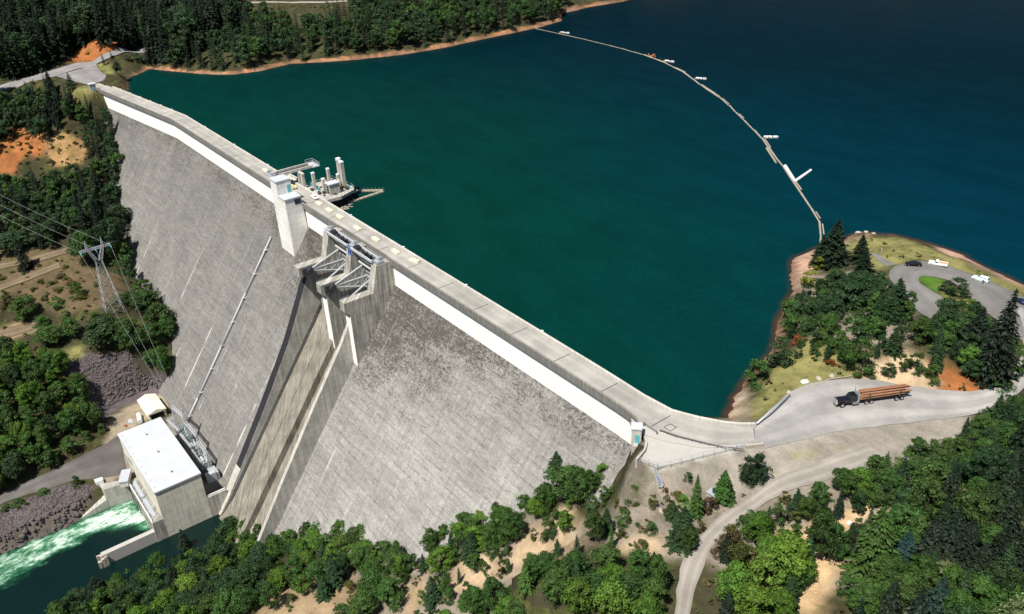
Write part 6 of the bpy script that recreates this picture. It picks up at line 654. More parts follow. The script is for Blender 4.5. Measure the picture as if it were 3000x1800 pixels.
land = grid_mesh('terrain', V.tolist(), gfaces().tolist(), MATS['land'], (('cover', 'FLOAT_COLOR', np.concatenate([cov.reshape(-1, 3), np.ones((nx*ny, 1))], 1)), ('veg', 'FLOAT', veg)))
tag(land, kind='structure')
def water(name, poly, lv, grow, mat, attrs):
    d = sdf(poly, XX, YY); c = (d[:-1, :-1] < grow) | (d[1:, :-1] < grow) | (d[1:, 1:] < grow) | (d[:-1, 1:] < grow)
    f = gfaces(c); used = np.unique(f); mp = np.full(nx*ny, -1); mp[used] = np.arange(len(used))
    vv = V[used].copy(); vv[:, 2] = lv
    o = grid_mesh(name, vv.tolist(), mp[f].tolist(), mat, [(a, 'FLOAT', b.reshape(-1)[used]) for a, b in attrs])
    return tag(o, kind='structure')
water('reservoir_water', LAKE, -6.0, 2.5, MATS['lake'], [('depth', -6-ZZ)])
FOAM = [(-314, -100), (-299, -97), (-289, -97), (-289.5, -101.5), (-297, -106), (-301.5, -116), (-300, -129), (-295, -148), (-292, -260), (-316, -260), (-313.5, -148), (-313, -120)]
fd = np.clip(.5-sdf(FOAM, XX+1.5*vnoise(XX/4, YY/4), YY)/7, 0, 1)
fd *= np.clip(1.15-(-99-YY)/110, .5, 1)
water('river_water', RIVER, -101.0, 1.5, MATS['river'], [('foam', fd)])
# ---------------------------------------------------------------- roads and paths
RM = dict(road='highway', dirt_road='dirt', dirt_track='track', car_park='asphalt', footpath='asphalt')
def ribbon(key, P, off):
    nm, lab = key.split('|')
    P = np.array(P); n = len(P); s = np.r_[0, np.cumsum(np.hypot(*np.diff((P[:, :2]+P[:, 2:])/2, axis=0).T))]
    m = max(4, int(s[-1]/2.5)); t = np.linspace(0, s[-1], m)
    # smooth the edges a little
    Q = np.stack([np.interp(t, s, P[:, i]) for i in range(4)], 1)
    for _ in range(4): Q[1:-1] = (Q[:-2]+2*Q[1:-1]+Q[2:])/4
    W = max(3, int(np.hypot(Q[:, 0]-Q[:, 2], Q[:, 1]-Q[:, 3]).mean()/1.8)); Vv = []; ac = []
    for q in Q:
        for w in range(W+1):
            u = w/W; x = q[0]*(1-u)+q[2]*u; y = q[1]*(1-u)+q[3]*u
            e = .9*(1 if w in (0, W) else 0)*float(vnoise(np.array(x/3), np.array(y/3)))*.5
            dx, dy = q[2]-q[0], q[3]-q[1]; L = math.hypot(dx, dy)+1e-6
            x += dx/L*e; y += dy/L*e
            z = max(hgt(x+i, y+j) for i in (-.8, 0, .8) for j in (-.8, 0, .8))
            Vv.append((x, y, z+off-(0.1 if w in (0, W) else 0))); ac.append(u)
    F = [(i*(W+1)+w, i*(W+1)+w+1, (i+1)*(W+1)+w+1, (i+1)*(W+1)+w) for i in range(m-1) for w in range(W)]
    mat = RM[nm]
    if 'access' in lab: mat = 'yard'
    if 'gravel' in lab: mat = 'gravel'
    if 'cut' in lab: mat = 'dirt'
    o = grid_mesh(nm, Vv, F, MATS[mat], (('across', 'FLOAT', ac),))
    return tag(o, kind='structure')
for k_, (P_, off_) in ROADS.items(): ribbon(k_, P_, off_)
# ================================================================== the dam
FZ = lambda y: -10.4+(y+9.2)/.735           # height of the sloping face at y
FY = lambda z: -9.2+.735*(z+10.4)           # and y at height z
dam = thing('concrete_dam', 'long pale concrete gravity dam with a gated spillway across the valley', 'dam', (-262, -20, 0))
PROF = [(-1.4, -70), (-1.4, 0.0), (-8.7, 0.0), (-8.7, -9.6), (-9.35, -10.6), (FY(-11.9)-.05, -11.9), (FY(-14), -14)]+[(FY(z), z) for z in (-30, -50, -70, -90, -108)]
def body(stations, name):
    mb = MB(); n = len(PROF); vs = []
    for x, du, dd in stations:
        for i, (y, z) in enumerate(PROF): vs.append((x, y+(du if i < 2 else dd)+float(ya(x)), z))
    fs = [(i*n+j, i*n+(j+1) % n, (i+1)*n+(j+1) % n, (i+1)*n+j) for i in range(len(stations)-1) for j in range(n)]
    fs += [tuple(range(n)), tuple(range(len(vs)-1, len(vs)-n-1, -1))]
    return mb.add(vs, fs)
LST = [(-566, 0, 0), (-540, 0, 0), (-500, 0, 0), (-464, 0, 0), (-420, 0, 0), (-380, 0, 0), (-340, 0, 0), (-300, 0, 0), (-279, 0, 0)]
RST = [(-244.3, 0, 0), (-220, 0, 0), (-190, 0, 0), (-160, 0, 0), (-131, 0, 0), (-124, .2, -.3), (-120.6, .8, -1.6)]
for st_ in (LST, RST):
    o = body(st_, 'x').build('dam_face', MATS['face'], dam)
    me = o.data; me.materials.append(MATS['white']); me.materials.append(MATS['deck'])
    for p in me.polygons:
        c = p.center
        zc = c.z+ORG[o].z
        if p.normal.z < .3 and zc > -10.2 and p.normal.y < -.5: p.material_index = 1
        elif p.normal.z > .9 and zc > -1: p.material_index = 2
    me.attributes.new('across', 'FLOAT', 'POINT')
# lower fillet reads pale: bright rounded band between the crest wall and the slope
# crest road sheet
UED = [(-575, -15.6), (-557, -13.3), (-464.7, -2.2), (-150, -2.2), (-138.3, -2.3), (-125.9, -1.6), (-117.7, -.2), (-111.1, 2.3), (-106.8, 5.6), (-103.6, 9.4)]
DED = [(-575, -22.4), (-561, -20.9), (-462.7, -9.1), (-150, -9.1), (-138, -9.1), (-127.1, -9.2), (-118, -9.0), (-112.6, -7.9), (-105.4, -4.2), (-99.0, 4.2)]
def strip(name, A, B, z, mat, parent, st=3.0):
    A = np.array(A, float); B = np.array(B, float)
    def rs(P, m):
        s = np.r_[0, np.cumsum(np.hypot(*np.diff(P, axis=0).T))]; 
        return np.stack([np.interp(np.linspace(0, 1, m), np.linspace(0, 1, len(P)), P[:, i]) for i in (0, 1)], 1)
    m = 9*(len(A)-1)+1; a = rs(A, m); b = rs(B, m); o0 = ORG.get(parent, Vector()); W = 6
    vv = [((a[i][0]*(1-w/W)+b[i][0]*w/W)-o0.x, (a[i][1]*(1-w/W)+b[i][1]*w/W)-o0.y, z-o0.z) for i in range(m) for w in range(W+1)]
    F = [(i*(W+1)+w, i*(W+1)+w+1, (i+1)*(W+1)+w+1, (i+1)*(W+1)+w) for i in range(m-1) for w in range(W)]
    o = grid_mesh(name, vv, F, mat, (('across', 'FLOAT', [w/W for i in range(m) for w in range(W+1)]),)); o.parent = parent; ORG[o] = o0
    return o
# the deck carries on over the spillway bays as a bridge and onto the right bank
mb = MB(); mb.box(-279.5, -243.8, -9.2, -1.4, -1.3, -.02); mb.build('bridge_deck', MATS['conc'], dam)
mb = MB(); q_ = UED[4:]+[(-99.6, 5.0), (-98.9, 3.2), (-106.0, -6.0), (-113.0, -10.5), (-120.4, -13.4), (-125.0, -10.2)]; mb.slab(q_, -2.6, -.02); mb.build('abutment_slab', MATS['paving'], dam)
strip('crest_road', UED, DED, .012, MATS['deck'], dam)
jm = MB()
for x in [-138-19*i for i in range(23)]+[-119.3]:
    if -560 < x: 
        y0 = float(ya(x)); MB().slab([(x-.13, -9.0+y0), (x+.13, -9.0+y0), (x+.13, -2.3+y0), (x-.13, -2.3+y0)], .013, .018).build('expansion_joint', MATS['dsteel'], dam)
dm = MB()
dq = [(-117.1, -6.9), (-117.0, -4.8), (-115.1, -4.7), (-115.0, -6.9)]
for i in range(4): 
    a, b = Vector(dq[i]), Vector(dq[(i+1) % 4]); w = (b-a).orthogonal().normalized()*.1
    dm.slab([a-w, b-w, b+w, a+w], .014, .02)
dm.build('hatch_outline', MATS['dsteel'], dam)
def wall_along(P, th, z0, z1, mb, side=1):
    P = [Vector(p) for p in P]; n = len(P); off = []
    for i in range(n):
        d = (P[min(i+1, n-1)]-P[max(i-1, 0)]).normalized(); off.append(P[i]+Vector((-d.y, d.x))*th*side)
    for i in range(n-1): mb.slab([P[i], P[i+1], off[i+1], off[i]], z0, z1)
    return mb
UW = [(-557, -12.3), (-464.7, -1.2), (-150, -1.2), (-143, -1.25), (-129, -1.5), (-120.2, -.9), (-116.8, .5), (-113.8, 1.9), (-110.9, 3.6), (-108.1, 5.4), (-105.7, 7.5), (-103.6, 10.0)]
mb = MB(); wall_along(UW, .75, -7.0, .85, mb, -1); mb.build('upstream_parapet', MATS['pale'], dam)
mb = MB()
for x in [-480-13*i for i in range(6)]+[-170-38*i for i in range(8)]:
    y = float(ya(x))-1.55; MB().box(x-.35, x+.35, y-.3, y+.3, .85, 1.35).build('parapet_block', MATS['hull'], dam)
DW = [(-562, -21.5), (-463, -9.75), (-279.5, -9.75)]
mb = MB(); wall_along(DW, .6, -1.15, 1.0, mb, 1); mb.build('downstream_parapet', MATS['fascia'], dam)
mb = MB(); wall_along([(-244.2, -9.75), (-131, -9.75), (-127.1, -9.9), (-123.2, -10.6), (-120.7, -11.7)], .6, -1.15, 1.0, mb, 1); mb.build('downstream_parapet', MATS['fascia'], dam)
mb = MB(); wall_along([(-279.5, -9.3), (-244.2, -9.3)], .35, -.6, 1.0, mb, 1); mb.build('downstream_parapet', MATS['fascia'], dam)
# ---- spillway: ogee and chute, set back from the face
CZ = lambda y: -10.4+(y+9.2-1.6)/.735
CY = lambda z: -9.2+1.6+.735*(z+10.4)
og = [(-1.4, -70), (-1.4, -17.2), (-3.5, -15.6), (-6.0, -15.2), (-9, -15.9), (-12, -17.6), (CY(-21.0), -21.0)]+[(CY(z), z) for z in (-40, -60, -80, -95)]+[(CY(-100)-1.0, -99.4), (CY(-103)-2.2, -101.6), (CY(-103)-2.2, -110), (-60, -110)]
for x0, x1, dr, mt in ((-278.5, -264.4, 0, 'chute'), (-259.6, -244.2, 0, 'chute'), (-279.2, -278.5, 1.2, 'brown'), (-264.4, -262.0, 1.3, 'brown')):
    mb = MB(); mb.prism_x([(y+(dr if -16 > z > -99 else 0), z) for y, z in og], x0, x1); mb.build('spillway_chute' if mt == 'chute' else 'chute_shade_gutter', MATS[mt], dam)  # brown strips mix real staining with divider shade put into the colour
def side_wall(x0, x1, top, mat):
    """top: list of (z, rise of the wall above the dam face, measured along y)"""
    mb = MB(); pr = []
    for z, r in top: pr.append((FY(z)-r, z+.0))
    low = [(FY(z)+4.5, z) for z, r in reversed(top)]
    mb.prism_x(pr+low, x0, x1); return mb.build('training_wall', mat, dam)
LW = [(-13, 12.8), (-17, 11.7), (-25, 9.6), (-39, 6.3), (-55, 4.2), (-66, 2.9), (-84, 1.3), (-93, .6), (-101.5, .4)]
side_wall(-283.4, -279.2, LW, MATS['conc'])
mb = MB(); mb.prism_x([(FY(z)-r-.04, z) for z, r in LW[:7]]+[(FY(z)-r+.6, z) for z, r in LW[6::-1]], -283.3, -279.3); mb.build('wall_top_shadow', MATS['stain_shade'], dam)  # near-black strip paints the shadow band along the left wall top
side_wall(-245.7, -244.1, [(-13, 12.0), (-26, 10.2), (-45, 9.4), (-70, 7.6), (-92, 5.4), (-102, 4.6)], MATS['conc'])
for (x0, x1, h, z0) in ((-262.0, -259.6, 1.5, -30), (-271.2, -270.5, -1.35, -22)):
    mb = MB(); zz_ = [z0, -60, -101]; mb.prism_x([(FY(z)-h, z) for z in zz_]+[(FY(z)+4, z) for z in zz_[::-1]], x0, x1); mb.build('divider_wall', MATS['chute'], dam)
PP = [(-1.4, -.1), (-15.0, -.1), (-17.5, -9.5), (-28.6, -9.5), (-28.7, -13.0), (-27.0, -14.6), (-27.0, -40), (-9, -40), (-1.4, -18)]
for x0, x1 in ((-280.6, -276.6), (-262.4, -258.9), (-245.1, -241.6)):
    mb = MB(); mb.prism_x(PP if x0 > -270 else [(y+6.0 if z < -14 and y < -20 else y, z) for y, z in PP], x0, x1); pr = mb.build('pier', MATS['pier'], dam)
    mb = MB()
    if x0 > -270: mb.box(x0+.02, x1-.02, -27.12, -27.0, FZ(-27)-1.0, -15.4).build('pier_nose', MATS['white'], pr)
    mb = MB()
    mb.box(x0+.4, x1-.4, -14.3, -11.8, -.1, .9); mb.box(x0+.8, x0+2.2, -13.6, -12.4, .9, 1.6)
    mb.tube((x1-1.2, -13, .9), (x1-1.2, -13, 2.2), .5, 10)
    for a_ in ((x0+.2, -14.8), (x1-.2, -14.8), (x0+.2, -10.4), (x1-.2, -10.4)): mb.tube((*a_, -.1), (*a_, 1.1), .06)
    for a_, b_ in (((x0+.2, -14.8), (x1-.2, -14.8)), ((x0+.2, -14.8), (x0+.2, -10.4)), ((x1-.2, -14.8), (x1-.2, -10.4))):
        for h_ in (.55, 1.1): mb.tube((*a_, h_), (*b_, h_), .05)
    mb.build('hoist_machinery', MATS['steel'], pr)
for x in (-260.9, -259.7): MB().box(x, x+.7, -15.6, -15.05, -3.4, 1.2).build('hoist_cover', MATS['blue'], dam)
# ---- radial gates with their arms
for bx0, bx1 in ((-276.6, -262.4), (-258.9, -245.1)):
    T = Vector((0, -25.0, -10.9)); Rg = 14.2
    mb = MB(); a0, a1 = R(27), R(-22); n = 12
    for i in range(n):
        for (r0, r1) in ((Rg, Rg+.35),):
            t0 = a0+(a1-a0)*i/n; t1 = a0+(a1-a0)*(i+1)/n
            mb.prism_x([(T.y+r*math.cos(t), T.z+r*math.sin(t)) for r, t in ((r0, t0), (r1, t0), (r1, t1), (r0, t1))], bx0+.15, bx1-.15)
    gate = mb.build('radial_gate', MATS['steel'], dam)
    mb = MB()
    mb.prism_x([(T.y+r*math.cos(t), T.z+r*math.sin(t)) for r, t in ((Rg-1.2, R(27)), (Rg+.35, R(27.5)), (Rg+.35, R(26)), (Rg-1.2, R(25)))], bx0+.3, bx1-.3)
    mb.build('gate_top_beam', MATS['paving'], gate)
    for xs, xi in ((bx0+.9, 1), (bx1-.9, -1)):
        mb = MB(); pts = []
        for k_, an in enumerate((22, 2, -16)):
            q = Vector((xs+xi*(1.3 if k_ != 9 else 0), T.y+Rg*math.cos(R(an)), T.z+Rg*math.sin(R(an)))); p = Vector((xs, T.y, T.z))
            mb.tube(p, q, .30 if k_ == 0 else .26, 6); pts.append((p, q))
        for (pa, qa), (pb, qb) in ((pts[0], pts[1]), (pts[1], pts[2])):
            for i in range(1, 5):
                u = i/5; w = (i+1)/5
                mb.tube(pa.lerp(qa, u), pb.lerp(qb, u), .12, 5)
                if i < 5: mb.tube(pa.lerp(qa, w), pb.lerp(qb, u), .10, 5)
        mb.build('gate_arm', MATS['lsteel'], gate)
    mb = MB()
    for an in (20, 10, 0, -10, -18):
        y = T.y+(Rg-.5)*math.cos(R(an)); z = T.z+(Rg-.5)*math.sin(R(an)); mb.box(bx0+.4, bx1-.4, y-.35, y+.35, z-.35, z+.35)
    mb.build('gate_ribs', MATS['steel'], gate)
    mb = MB(); xs = bx0+.02
    mb.box(xs, xs+1.5, T.y-2.6, T.y+1.1, T.z-1.5, T.z+1.3); mb.tube((xs, T.y, T.z), (xs+2.4, T.y, T.z), 1.15, 14)
    mb.build('trunnion', MATS['dsteel'], gate)
    MB().box(bx1-1.5, bx1-.02, T.y-2.6, T.y+1.1, T.z-1.5, T.z+1.3).build('trunnion', MATS['dsteel'], gate)
    hb = MB().box(bx0-1.2, bx1+1.2, -15.6, -15.0, .3, 1.1).build('hoist_bridge', MATS['lsteel'], dam)
    MB().box(bx0-1.2, bx1+1.2, -12.4, -11.8, .3, 1.1).build('girder', MATS['lsteel'], hb)
    mb = MB(); mb.box(bx0+1, bx0+3.0, -14.6, -12.6, .4, 1.5); mb.box(bx0+1.4, bx0+2.6, -14.9, -12.9, 1.5, 2.0)
    mb.build('hoist_drum', MATS['dsteel'], hb)
    for x in (bx0+4, bx0+7, bx0+10): MB().box(x, x+.3, -15, -12.2, .5, .8).build('cross_beam', MATS['dsteel'], hb)
    MB().box(bx0, bx1, -11.4, -9.9, -1.3, -1.0).build('walkway', MATS['grate'], hb)
# drain pipe laid down the face
mb = MB(); pts = [(-331.5, FY(z)-1.0, z) for z in (-19, -40, -60, -80)]+[(-331.2, FY(-91)-1.5, -91.0)]
for a, b in zip(pts, pts[1:]): mb.tube(a, b, .32, 8)
pipe = mb.build('drain_pipe', MATS['roofw'], dam, smooth=True)
for z in range(-24, -90, -9): MB().box(-332.2, -330.7, FY(z)-1.4, FY(z)+.2, z-.2, z+.2).build('pipe_bracket', MATS['conc'], pipe)
mb = MB()
for x, y in ((-560.5, -24.0),): mb.box(x-1.6, x+1.2, y-.6, y+2.8, -6.0, 3.6)
hut = mb.build('vent_house', MATS['conc'], None)
tag(hut, 'small grey concrete vent house at the far wooded end of the dam parapet', 'hut')
MB().box(-562.4, -559.0, -24.9, -20.9, 3.6, 3.95).build('roof', MATS['roofw'], hut)
MB().box(-559.3, -559.24, -23.2, -22.2, .3, 2.6).build('door', MATS['turq'], hut)
mb = MB(); hu = Vector((.73, .69)); hw = Vector((-.69, .73)); hc = (-118.9, -14.3)
mb.obox(hc, hu, hw, 1.15, 1.25, -9.5, 2.7); hut2 = mb.build('vent_house', MATS['pale'], None)
tag(hut2, 'small pale concrete vent house by the fenced apron at the near end of the dam', 'hut')
MB().obox(hc, hu, hw, 1.3, 1.4, 2.7, 3.0).build('roof', MATS['roofw'], hut2)
dc = (hc[0]+.2*hu.x-1.27*hw.x, hc[1]+.2*hu.y-1.27*hw.y)
MB().obox(dc, hu, hw, .5, .04, -1.2, 1.2).build('door', MATS['turq'], hut2)
dc = (hc[0]+.2*hu.x-1.8*hw.x, hc[1]+.2*hu.y-1.8*hw.y)
MB().obox(dc, hu, hw, .9, .6, -3.2, -1.2).build('landing', MATS['conc'], hut2)
# ---- elevator tower on the downstream face
tw = thing('elevator_tower', 'tall stepped concrete elevator tower rising from the dam face beside the crest road', 'tower', (-315, -12, 0))
mb = MB()
def shaft(mb, x0, x1, yb, zt, zb_front):
    mb.prism_x([(yb, zt), (-16.5, zt), (-16.5, zb_front), (-9.0, zb_front+11)], x0, x1)
shaft(mb, -321.0, -315.0, -10.6, 9.4, -22.0); mb.build('shaft', MATS['tower'], tw)
mb = MB(); shaft(mb, -315.0, -309.2, -9.7, 3.7, -22.0); mb.build('shaft', MATS['tower'], tw)
MB().box(-321.2, -314.8, -16.8, -10.4, 9.4, 9.75).build('roof_slab', MATS['roofw'], tw)
MB().box(-314.95, -308.9, -16.8, -9.5, 3.7, 4.05).build('roof_slab', MATS['roofw'], tw)
MB().box(-314.98, -314.9, -12.3, -11.0, 4.3, 7.4).build('door', MATS['turq'], tw)
MB().box(-309.18, -309.1, -12.6, -9.9, 1.0, 3.1).build('window', MATS['navy'], tw)
MB().box(-324.4, -321.0, -12.2, -9.9, -2.2, .4).build('balcony', MATS['conc'], tw)
MB().box(-309.2, -305.0, -9.9, -9.78, .95, 1.1).build('railing', MATS['steel'], tw)
# ================================================================== intake on the lake side
it = thing('intake_structure', 'grey intake platform with slender columns and control house on the lake side', 'intake', (-320, 8, -1))
mb = MB(); mb.slab([(-330, -1.2), (-309.5, -1.2), (-308.8, 7.2), (-312, 14.8), (-316, 16), (-330.2, 14.0)], -2.2, -1.0); mb.build('deck', MATS['conc'], it)
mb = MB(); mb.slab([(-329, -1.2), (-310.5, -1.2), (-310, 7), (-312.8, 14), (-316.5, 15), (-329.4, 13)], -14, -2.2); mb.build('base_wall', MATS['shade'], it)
for x, y, h, w in ((-322.8, 2.5, 7.0, .55), (-327.8, 11.5, 5.2, .55), (-317.2, 4.1, 5.6, .55), (-319.2, 11.7, 5.0, .5), (-317.0, 12.9, 10.6, .75), (-321.6, 14.0, 10.6, .75)):
    mb = MB(); mb.box(x-w, x+w, y-w, y+w, -1, -1+h); c = mb.build('column', MATS['pale'], it)
    MB().box(x-w*1.1, x+w*1.1, y-w*1.1, y+w*1.1, -1+h, -.4+h).build('column_cap', MATS['hull'], c)
mb = MB(); mb.box(-321.9, -316.7, 12.9, 13.9, 9.2, 10.0); mb.build('lifting_beam', MATS['lsteel'], it)
mb = MB(); mb.box(-315.9, -312.4, 4.2, 8.7, -4.5, 3.4); ch = mb.build('control_house', MATS['conc'], it)
MB().box(-316.2, -312.1, 3.9, 9.0, 3.4, 3.75).build('roof', MATS['roofw'], ch)
mb = MB()
for i in range(3): mb.box(-315.0+.0, -313.2, 4.12, 4.2, -.4+i*1.1, .4+i*1.1)
mb.build('window', MATS['shade'], ch)
MB().box(-316.0, -315.86, 4.4, 6.6, -1, 2.6).build('door', MATS['turq'], ch)
mb = MB()
pl = [(-330, -.4), (-330.2, 14.0), (-316, 16), (-312, 14.8), (-308.8, 7.2), (-309.5, -.4)]
for a, b in zip(pl, pl[1:]):
    n = max(2, int((Vector(b)-Vector(a)).length/1.8))
    for i in range(n+1):
        p = Vector(a).lerp(Vector(b), i/n); mb.tube((p.x, p.y, -1), (p.x, p.y, .15), .05, 4)
    for z in (-.4, .12): mb.tube((*a, z), (*b, z), .045, 4)
mb.build('railing', MATS['steel'], it)
mb = MB(); rr = random.Random(3)
for i in range(16):
    x = rr.uniform(-328, -312); y = rr.uniform(1, 13); s = rr.uniform(.3, .9); MB().box(x-s, x+s, y-s*.7, y+s*.7, -1, -1+rr.uniform(.4, 1.3)).build('deck_machine', MATS['dsteel'], it)
MB().box(-317.6, -316.7, 10.6, 11.3, -1, 2.8).build('yellow_hoist', MATS['yellow'], it)
MB().box(-316.0, -315.2, 12.2, 13.0, -1, .4).build('orange_winch', MATS['orange'], it); MB().box(-326.8, -326.2, 9.8, 10.4, -1, .2).build('orange_winch', MATS['orange'], it)
for x, y, h in ((-327.6, 3.3, 1.5), (-321, 3.4, 1.4), (-314.8, 13.7, 1.3)): MB().box(x-.4, x+.4, y-.35, y+.35, -1, h-1).build('turquoise_cabinet', MATS['turq'], it)
gb = thing('gantry_bridge', 'grey gantry beam on two legs reaching from the elevator tower over the road', 'gantry', (-333, 0, 0))
mb = MB(); mb.box(-335.4, -334.8, -8.5, 6.2, 5.6, 6.6); mb.box(-331.4, -330.8, -8.5, 6.2, 5.6, 6.6); mb.build('beam', MATS['pale'], gb)
MB().box(-334.8, -331.4, -8.4, 6.1, 5.6, 5.75).build('walkway', MATS['dsteel'], gb)
for x in (-327.9+.0, -331.1): 
    MB().box(x-.65, x+.65, -.5, .7, -1, 5.55).build('leg', MATS['pale'], gb)
MB().box(-332.2, -326.9, -.4, .6, 5.0, 5.6).build('cross_beam', MATS['pale'], gb)
mb = MB()
for z in (6.1, 7.0): 
    for q in (((-337.2, 6.2), (-337.2, 9.4)), ((-337.2, 9.4), (-330.4, 9.4)), ((-330.4, 9.4), (-330.4, 6.2))): mb.tube((*q[0], z+.2), (*q[1], z+.2), .07, 5)
for x, y in ((-337.2, 6.2), (-337.2, 9.4), (-333.8, 9.4), (-330.4, 9.4), (-330.4, 6.2)): mb.tube((x, y, 5.8), (x, y, 7.3), .07, 5)
mb.box(-337.3, -330.3, 6.2, 9.5, 5.6, 5.78); mb.build('end_platform', MATS['lsteel'], gb)
mb = MB(); mb.box(-338.5, -331, -11.5, -8.6, 5.4, 5.7); mb.box(-337.5, -336, -10.8, -9.4, 5.7, 7.2); mb.box(-335, -332.6, -11, -9.2, 5.7, 7.0); mb.box(-332.3, -331.4, -10.6, -9.6, 5.7, 6.6); mb.build('hoist_platform', MATS['steel'], gb)
for x in (-336.5, -331.8): MB().tube((x, -9.4, 0), (x, -9.4, 5.4), .3, 8).build('post', MATS['pale'], gb)
mb = MB(); mb.slab([(-345.0, -1.2), (-329.6, -1.2), (-330.6, 1.6), (-344.5, 1.4)], -3.0, .0); cbx = mb.build('road_bay', MATS['pale'], dam)
mb = MB(); wall_along([(-345.0, -1.0), (-344.5, 1.4), (-331.0, 1.6)], .7, 0, .85, mb, -1); mb.build('bay_wall', MATS['pale'], cbx)
# trash boom in a V
bm_ = thing('floating_walkway', 'V-shaped floating walkway of weathered timber jutting into the lake by the intake', 'walkway', (-313, 20, -6))
for a, b in (((-321, 20), (-313.6, 28.6)), ((-312.6, 28.2), (-311.6, 11.0))):
    mb = MB(); A, B = Vector(a), Vector(b); n = 7; d = (B-A).normalized(); w = Vector((-d.y, d.x))
    for i in range(n):
        p = A.lerp(B, (i+.5)/n); mb.obox(p, d, w, (B-A).length/n*.46, .75, -6.3, -5.45)
    for i in range(n+1):
        p = A.lerp(B, i/n)+w*.6; mb.tube((p.x, p.y, -5.5), (p.x, p.y, -4.5), .07, 4)
    mb.build('float', MATS['wood'], bm_)
mb = MB(); rr = random.Random(8)
for i in range(46):
    x = rr.uniform(-313.5, -306.5); y = rr.uniform(3, 10.5); a = rr.uniform(0, 3.1); L = rr.uniform(1, 3.2)
    mb.tube((x-math.cos(a)*L/2, y-math.sin(a)*L/2, -5.95), (x+math.cos(a)*L/2, y+math.sin(a)*L/2, -5.85+rr.uniform(0, .3)), rr.uniform(.1, .28), 5)
o = mb.build('driftwood', MATS['wood']); tag(o, 'raft of brown driftwood floating against the dam by the walkway', 'driftwood', kind='stuff')
# ================================================================== powerhouse and yard
ZD = -92.0
ph = thing('powerhouse', 'large pale concrete powerhouse with a flat white roof at the foot of the dam', 'building', (-304, -87, ZD))
mb = MB(); mb.box(-326.6, -281.0, -95.7, -78.8, -110, -79.9); mb.build('wall', MATS['wallc'], ph)
mb = MB(); mb.box(-327.0, -280.7, -96.0, -78.5, -79.9, -79.25); mb.build('roof', MATS['roofw'], ph)
for x in (-312.2, -297.0): MB().box(x-.12, x+.12, -95.6, -78.9, -79.25, -79.17).build('roof_seam', MATS['hull'], ph)
for x in (-318.2, -303.9, -288.4):
    mb = MB(); mb.tube((x, -87, -79.25), (x, -87, -78.5), .28, 8); mb.tube((x-.5, -87, -78.5), (x+.5, -87, -78.45), .22, 6); mb.build('roof_vent', MATS['steel'], ph)
mb = MB(); rr = random.Random(2)
for i in range(9): 
    x = -325+i*5.1; MB().box(x, x+.9, -95.2, -94.5, -79.25, -79.2).build('roof_patch', MATS['paving'], ph)
mb = MB(); mb.box(-325.5, -322.0, -95.82, -95.7, ZD, ZD+4.6); mb.build('roller_door', MATS['roofg'], ph)
for x in (-319, -316.2): MB().box(x, x+1.3, -95.8, -95.7, ZD+4, ZD+5.6).build('window', MATS['glass'], ph)
dk = thing('tailrace_deck', 'narrow concrete tailrace deck with steel gratings along the powerhouse front', 'deck', (-296, -97.5, ZD))
MB().box(-312.0, -280.95, -99.6, -95.72, -103, ZD).build('slab', MATS['pier'], dk)
for x0, x1 in ((-310.5, -298.6), (-297.2, -284.6)): MB().box(x0, x1, -98.3, -97.0, ZD, ZD+.08).build('grating', MATS['grate'], dk)
mb = MB(); 
for i in range(24): x = -311.6+i*1.32; mb.tube((x, -99.4, ZD), (x, -99.4, ZD+1.1), .06, 4)
for z in (.55, 1.1): mb.tube((-311.8, -99.4, ZD+z), (-281.1, -99.4, ZD+z), .06, 4)
mb.box(-311.8, -281.1, -99.6, -99.3, ZD, ZD+.35); mb.build('railing', MATS['hull'], dk)
for x in (-309.5, -305.0, -300.5): MB().box(x-.8, x+.8, -99.72, -99.6, -101.5, -94.0).build('gate_slot', MATS['shade'], dk)
gh = thing('gatehouse', 'low grey-roofed gatehouse over the tailrace corner beside the powerhouse', 'hut', (-312, -100, ZD))
u_ = Vector((.9, -.45)).normalized(); w_ = Vector((.45, .9)).normalized()
MB().obox((-312.4, -99.8), u_, w_, 3.6, 1.5, ZD, -89.6).build('wall', MATS['pale'], gh)
MB().obox((-312.4, -99.8), u_, w_, 3.9, 1.8, -89.6, -89.2).build('roof', MATS['roofg'], gh)
rw = thing('retaining_wall', 'grey concrete retaining wall between the access road and the foaming tailrace', 'wall', (-315, -106, ZD))
mb = MB(); mb.slab([(-319.2, -109.2), (-312.8, -108.4), (-311.4, -99.6), (-313.2, -99.4), (-316.6, -106.9)], -104, ZD+.05); mb.build('wall', MATS['conc'], rw)
mb = MB(); mb.slab([(-319.6, -109.8), (-317.4, -109.6), (-317.2, -107.0), (-319.0, -106.8)], ZD, ZD+1.6); mb.build('pillar', MATS['hull'], rw)
mb = MB(); mb.slab([(-319.4, -109.2), (-312.7, -108.5), (-313.0, -119.5)], -104, [ZD-.2, -96.8, -100.6]); mb.build('wing_slope', MATS['conc'], rw)
mw = thing('river_wall', 'low concrete dividing wall running out into the river from the powerhouse', 'wall', (-281, -108, -95))
MB().box(-283.4, -281.3, -118.6, -97.6, -110, -96.2).build('wall', MATS['paving'], mw)
mb = MB(); mb.box(-283.6, -281.0, -99.4, -97.6, -96.2, -95.3); mb.build('end_block', MATS['hull'], mw)
mb = MB(); rr = random.Random(4)
for i in range(22): 
    x = rr.uniform(-284, -280.8); y = rr.uniform(-120.3, -117.5); s = rr.uniform(.2, .6); mb.box(x-s, x+s, y-s, y+s, -101.6, -101+rr.uniform(.2, 4.2))
mb.build('broken_end', MATS['rocky'], mw)
cw = MB(); cw.box(-281.6, -280.9, -78.8, -71.0, -106, ZD+.4); cw = cw.build('connecting_wall', MATS['conc']); tag(cw, 'short grey concrete wall joining the powerhouse to the foot of the spillway', 'wall')
